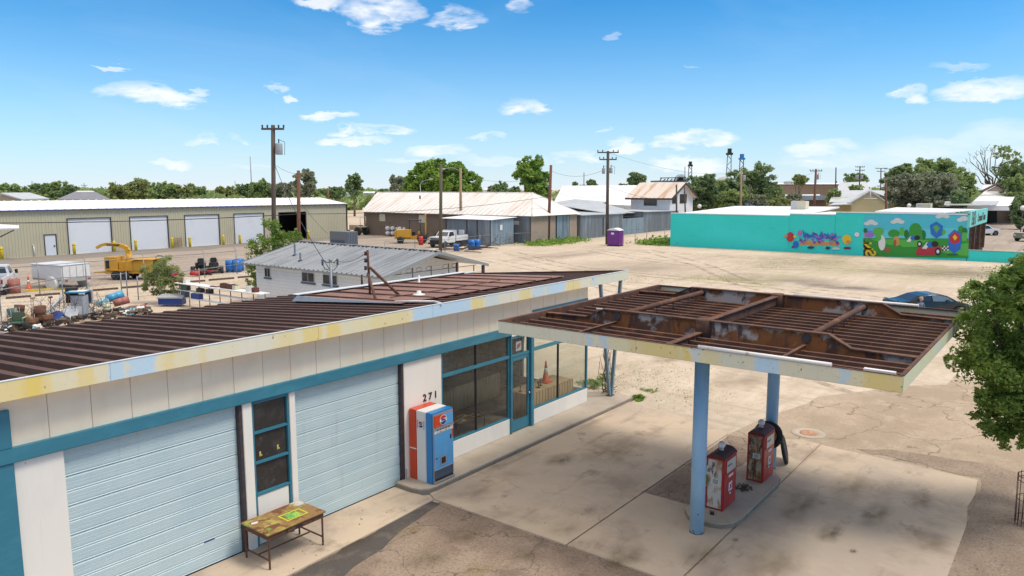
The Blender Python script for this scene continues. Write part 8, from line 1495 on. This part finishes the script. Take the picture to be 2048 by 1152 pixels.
L_ = [(20,372,398,90,260,'leafmid','far bushy tree at the left edge above the white roof'),(78,372,396,45,280,'leafdark','dark tree left of the cream far building'),(112,368,396,60,250,'leafmid','tall bushy tree behind the left end of the white roof'),(138,374,398,40,240,'leafdark','darker tree just left of the grey hipped roof'),(190,381,398,30,320,'leafdark','low dark tree right behind the grey hipped roof'),
 (238,371,396,50,230,'leafolive','yellow-green tree right of the grey hipped roof'),(275,365,396,60,230,'leafolive','tallest yellow-green tree of the left row'),(325,370,396,60,225,'leafmid','mid green tree in the left row'),(360,372,396,62,225,'leafolive','olive tree in the middle of the left row'),(395,376,396,45,240,'leafmid','low tree at the right of the olive tree'),(450,376,394,60,260,'leafolive','hazy olive tree left of the transformer pole'),(490,373,394,50,260,'leafdark','dark tree left of the transformer pole'),(520,366,394,50,250,'leafmid','bushy tree directly behind the transformer pole'),(560,370,394,46,250,'leafgrey','grey-green tree right of the transformer pole'),
 (610,342,394,40,180,'leafgrey','tall grey-green conifer behind the short red-brown pole'),(585,368,394,30,230,'leafgrey','thin grey tree left of the tall conifer'),(640,380,392,60,260,'leafmid','low tree line left of the warehouse roof'),(672,376,392,40,240,'leafdark','low dark tree at the left end of the warehouse'),(708,350,390,34,200,'leafdark','dark pointed evergreen above the warehouse left end'),(765,380,390,30,260,'leafdark','small low tree between the evergreen and the big tree'),(797,352,390,34,190,'leafgrey','grey tree at the left shoulder of the big bright tree'),
 (1000,368,388,30,240,'leafdark','dark twin tree right of the big bright tree'),(985,372,388,18,250,'leafgrey','small grey tree right of the big bright tree'),(1030,376,388,24,220,'leafdark','low dark tree left of the round green tree'),(1150,364,378,10,260,'leafdark','tiny tree top above the white hall roof, left'),(1183,360,376,18,250,'leafdark','small round tree above the white hall roof'),(1165,372,378,18,250,'leafmid','low bushy top above the white hall roof'),(1272,346,374,28,190,'leafdark','dark pine above the right end of the white hall roof'),(1246,369,376,24,240,'leafdark','low dark tree top left of the pine'),
 (1400,350,415,62,155,'leafdark','dark feathery tree right of the two-storey house'),(1425,358,418,50,158,'leafmid','green tree between the two dark trees'),(1500,338,415,100,170,'leafdark','large dark dense tree under the blue-headed tower'),(1465,362,418,66,160,'leafdark','dark tree left part under the pale tower'),(1540,365,414,40,172,'leafmid','right shoulder tree of the large dark tree'),(1518,392,416,34,150,'leafgrey','pale shrub in front of the low white shop'),(1560,396,418,36,148,'leafolive','yellow-green shrub beside the thin dark pole'),(1470,385,418,60,150,'leafmid','wide green bush in front of the big dark trees'),
 (1600,352,366,30,190,'leafolive','flat-topped small tree with a bare trunk before the tan brick wall'),(1590,388,414,28,170,'leafgrey','pale bare-looking shrub left of the fence'),(1712,349,362,60,300,'leafdark','flat dark tree top behind the grey hall roof'),(1712,372,392,30,190,'leafmid','small green tree left of the white finial'),(1668,380,408,26,165,'leafmid','leaning green shrub at the left corner of the yellow house'),
 (1800,330,400,60,185,'leafdark','dark green tree at the left of the bushy group'),(1850,322,400,80,180,'leafmid','tallest bushy tree behind the yellow house'),(1885,322,400,70,175,'leafmid','high rounded tree in the middle of the bushy group'),(1915,340,405,60,170,'leafmid','green tree at the right of the bushy group'),(1825,352,410,90,160,'leafgrey','wide grey-green tree in front of the bushy group'),(1875,355,415,90,155,'leafgrey','broad grey-green tree above the mural shop roof'),(1920,385,410,34,145,'leafdark','round dark shrub beside the white hipped roof'),(2035,330,375,60,175,'leafdark','dark tree behind the roofs at the right edge'),(2040,395,448,36,135,'leafdark','dark conifer beside the globe lamp at the right edge'),(2030,356,395,50,170,'leafmid','green tree right of the small gable'),(1130,0+376,385,14,240,'leafdark','small dark top behind the round green tree')]
for i,(px,t_,b_,w_,d_,m_,lab) in enumerate(L_):
    n_ = int(min(12000,max(900,w_*(b_-t_)*2.6))); blob(px,t_,b_,w_,d_,m_,n_,lab,100+i)
# half bare tall tree at the right
q = atd(1985,375,185); lm = [lump(px,py,rp,185,r.uniform(-2,2)) for px,py,rp in ((2000,300,12),(2015,305,14),(1992,312,8),(2025,325,14),(2005,335,12),(2035,318,12),(1990,340,8),(2045,340,18))]
bt = thing('half_bare_tree','tall tree with bare grey branches and thin leaves near the right edge','tree',(q.x,q.y,0)); mb = MB(); tips = [tuple(atd(px,py,185)) for px,py in ((1940,322),(1948,312),(1955,330),(1960,305),(1970,300),(1975,318),(1985,298),(1998,300),(2010,305),(2020,325),(2005,330),(2030,315),(1945,345),(1965,335),(2025,345))]
limbs(mb,(q.x,q.y,0),tips,.45,3,.45,.18)
g = random.Random(3)
for tp2 in tips:
    for k in range(7): a = Vector(tp2)+Vector((g.uniform(-1,1),g.uniform(-1,1),g.uniform(-1.2,.4))); mb.tube(a,a+Vector((g.uniform(-.9,.9),g.uniform(-.9,.9),g.uniform(.2,1.2))),.04,3)
mb.obj('trunk','bark',bt); leafobj('crown',leaves(lm,1500,.36,seed=77),'leafmid',bt,(q.x,q.y,0))
# continuous far woodland and town edge on the horizon
lm = []; g = random.Random(21)
for k in range(260):
    a = hd+g.uniform(-.75,.85); d = g.uniform(330,900); R_ = g.uniform(10,24); lm.append((d*math.cos(a),d*math.sin(a),g.uniform(1,4.5),R_,R_,g.uniform(2.5,4.2)))
for k in range(150):
    px = g.choice([g.uniform(-150,870),g.uniform(-150,870),g.uniform(1390,2200)]); d = g.uniform(215,330); R_ = g.uniform(5,9); q = atd(px,400,d); lm.append((q.x,q.y,g.uniform(1,3.4),R_,R_,g.uniform(1.8,3.0),1.3))
o = leafobj('far_woodland',leaves(lm,78000,1.5,seed=5),'leafmid',None,(0,0,0)); tag(o,'low continuous belt of trees on the horizon','woodland',kind='stuff')
# green weeds along the far walls
def bed(pts,n,sz,hh,label,m='leafbright',spread=1.):
    g = np.random.default_rng(n); c = np.array([tuple(atz(*p)) for p in pts]); i = g.integers(0,len(c),n); vs = leaves([(0,0,0,1,1,1)],n,sz,seed=n); ctr = c[i]+np.stack([g.normal(0,spread,n),g.normal(0,spread,n),np.abs(g.normal(0,hh,n))],1)
    v = vs.reshape(-1,4,3); v = v-v.mean(1,keepdims=True)+ctr[:,None,:]; v[:,:,2] = np.abs(v[:,:,2]); o = leafobj('grass_patch',v.reshape(-1,3),m,None,tuple(c[0])); o.location = tuple(c[0]); tag(o,label,'grass',kind='stuff')
bed([(x,491-(x-1075)*.13) for x in range(1075,1152,5)],2600,.22,.22,'strip of green grass along the end wall of the old warehouse'); bed([(x,489) for x in range(1300,1352,5)]+[(1320,487),(1335,486)],2200,.24,.35,'green weeds at the foot of the gate by the turquoise wall'); bed([(x,514) for x in range(1880,1935,9)],300,.12,.1,'thin weeds along the foot of the mural wall','leafmid',.5)
bed([(1235,760),(1330,770),(1290,760),(1360,800),(1200,770),(1400,790),(1270,740),(1340,740)],900,.035,.015,'tiny scattered weeds in the dirt near the walkway','leafmid',.7)
bed([(1180,600),(1240,560),(1400,560),(1450,556),(1080,520),(1550,530),(1600,525),(1640,527)],1600,.06,.02,'faint scattered grass on the dirt lot','leafolive',2.4)
bed([(2000,560),(2015,548),(2030,545),(1995,575)],500,.10,.5,'leafy weed tops by the right edge beyond the shade tree','leafnear',.8)
g = random.Random(13); mb = MB()
for k in range(260):
    px,py = g.choice([(g.uniform(1180,1600),g.uniform(620,830)),(g.uniform(1950,2048),g.uniform(780,1150)),(g.uniform(1150,1900),g.uniform(560,700)),(g.uniform(560,1100),g.uniform(1010,1150))]); q = atz(px,py); s = g.uniform(.004,.014)*(1 if py > 700 else 1.8); mb.cbox((q.x,q.y,s*.3+(.036 if py > 870 else 0)),(s*2,s*1.4,s),g.uniform(0,3))
o = mb.obj('pebbles','kerbside'); tag(o,'scattered small stones on the dirt and paving','pebbles',kind='stuff')
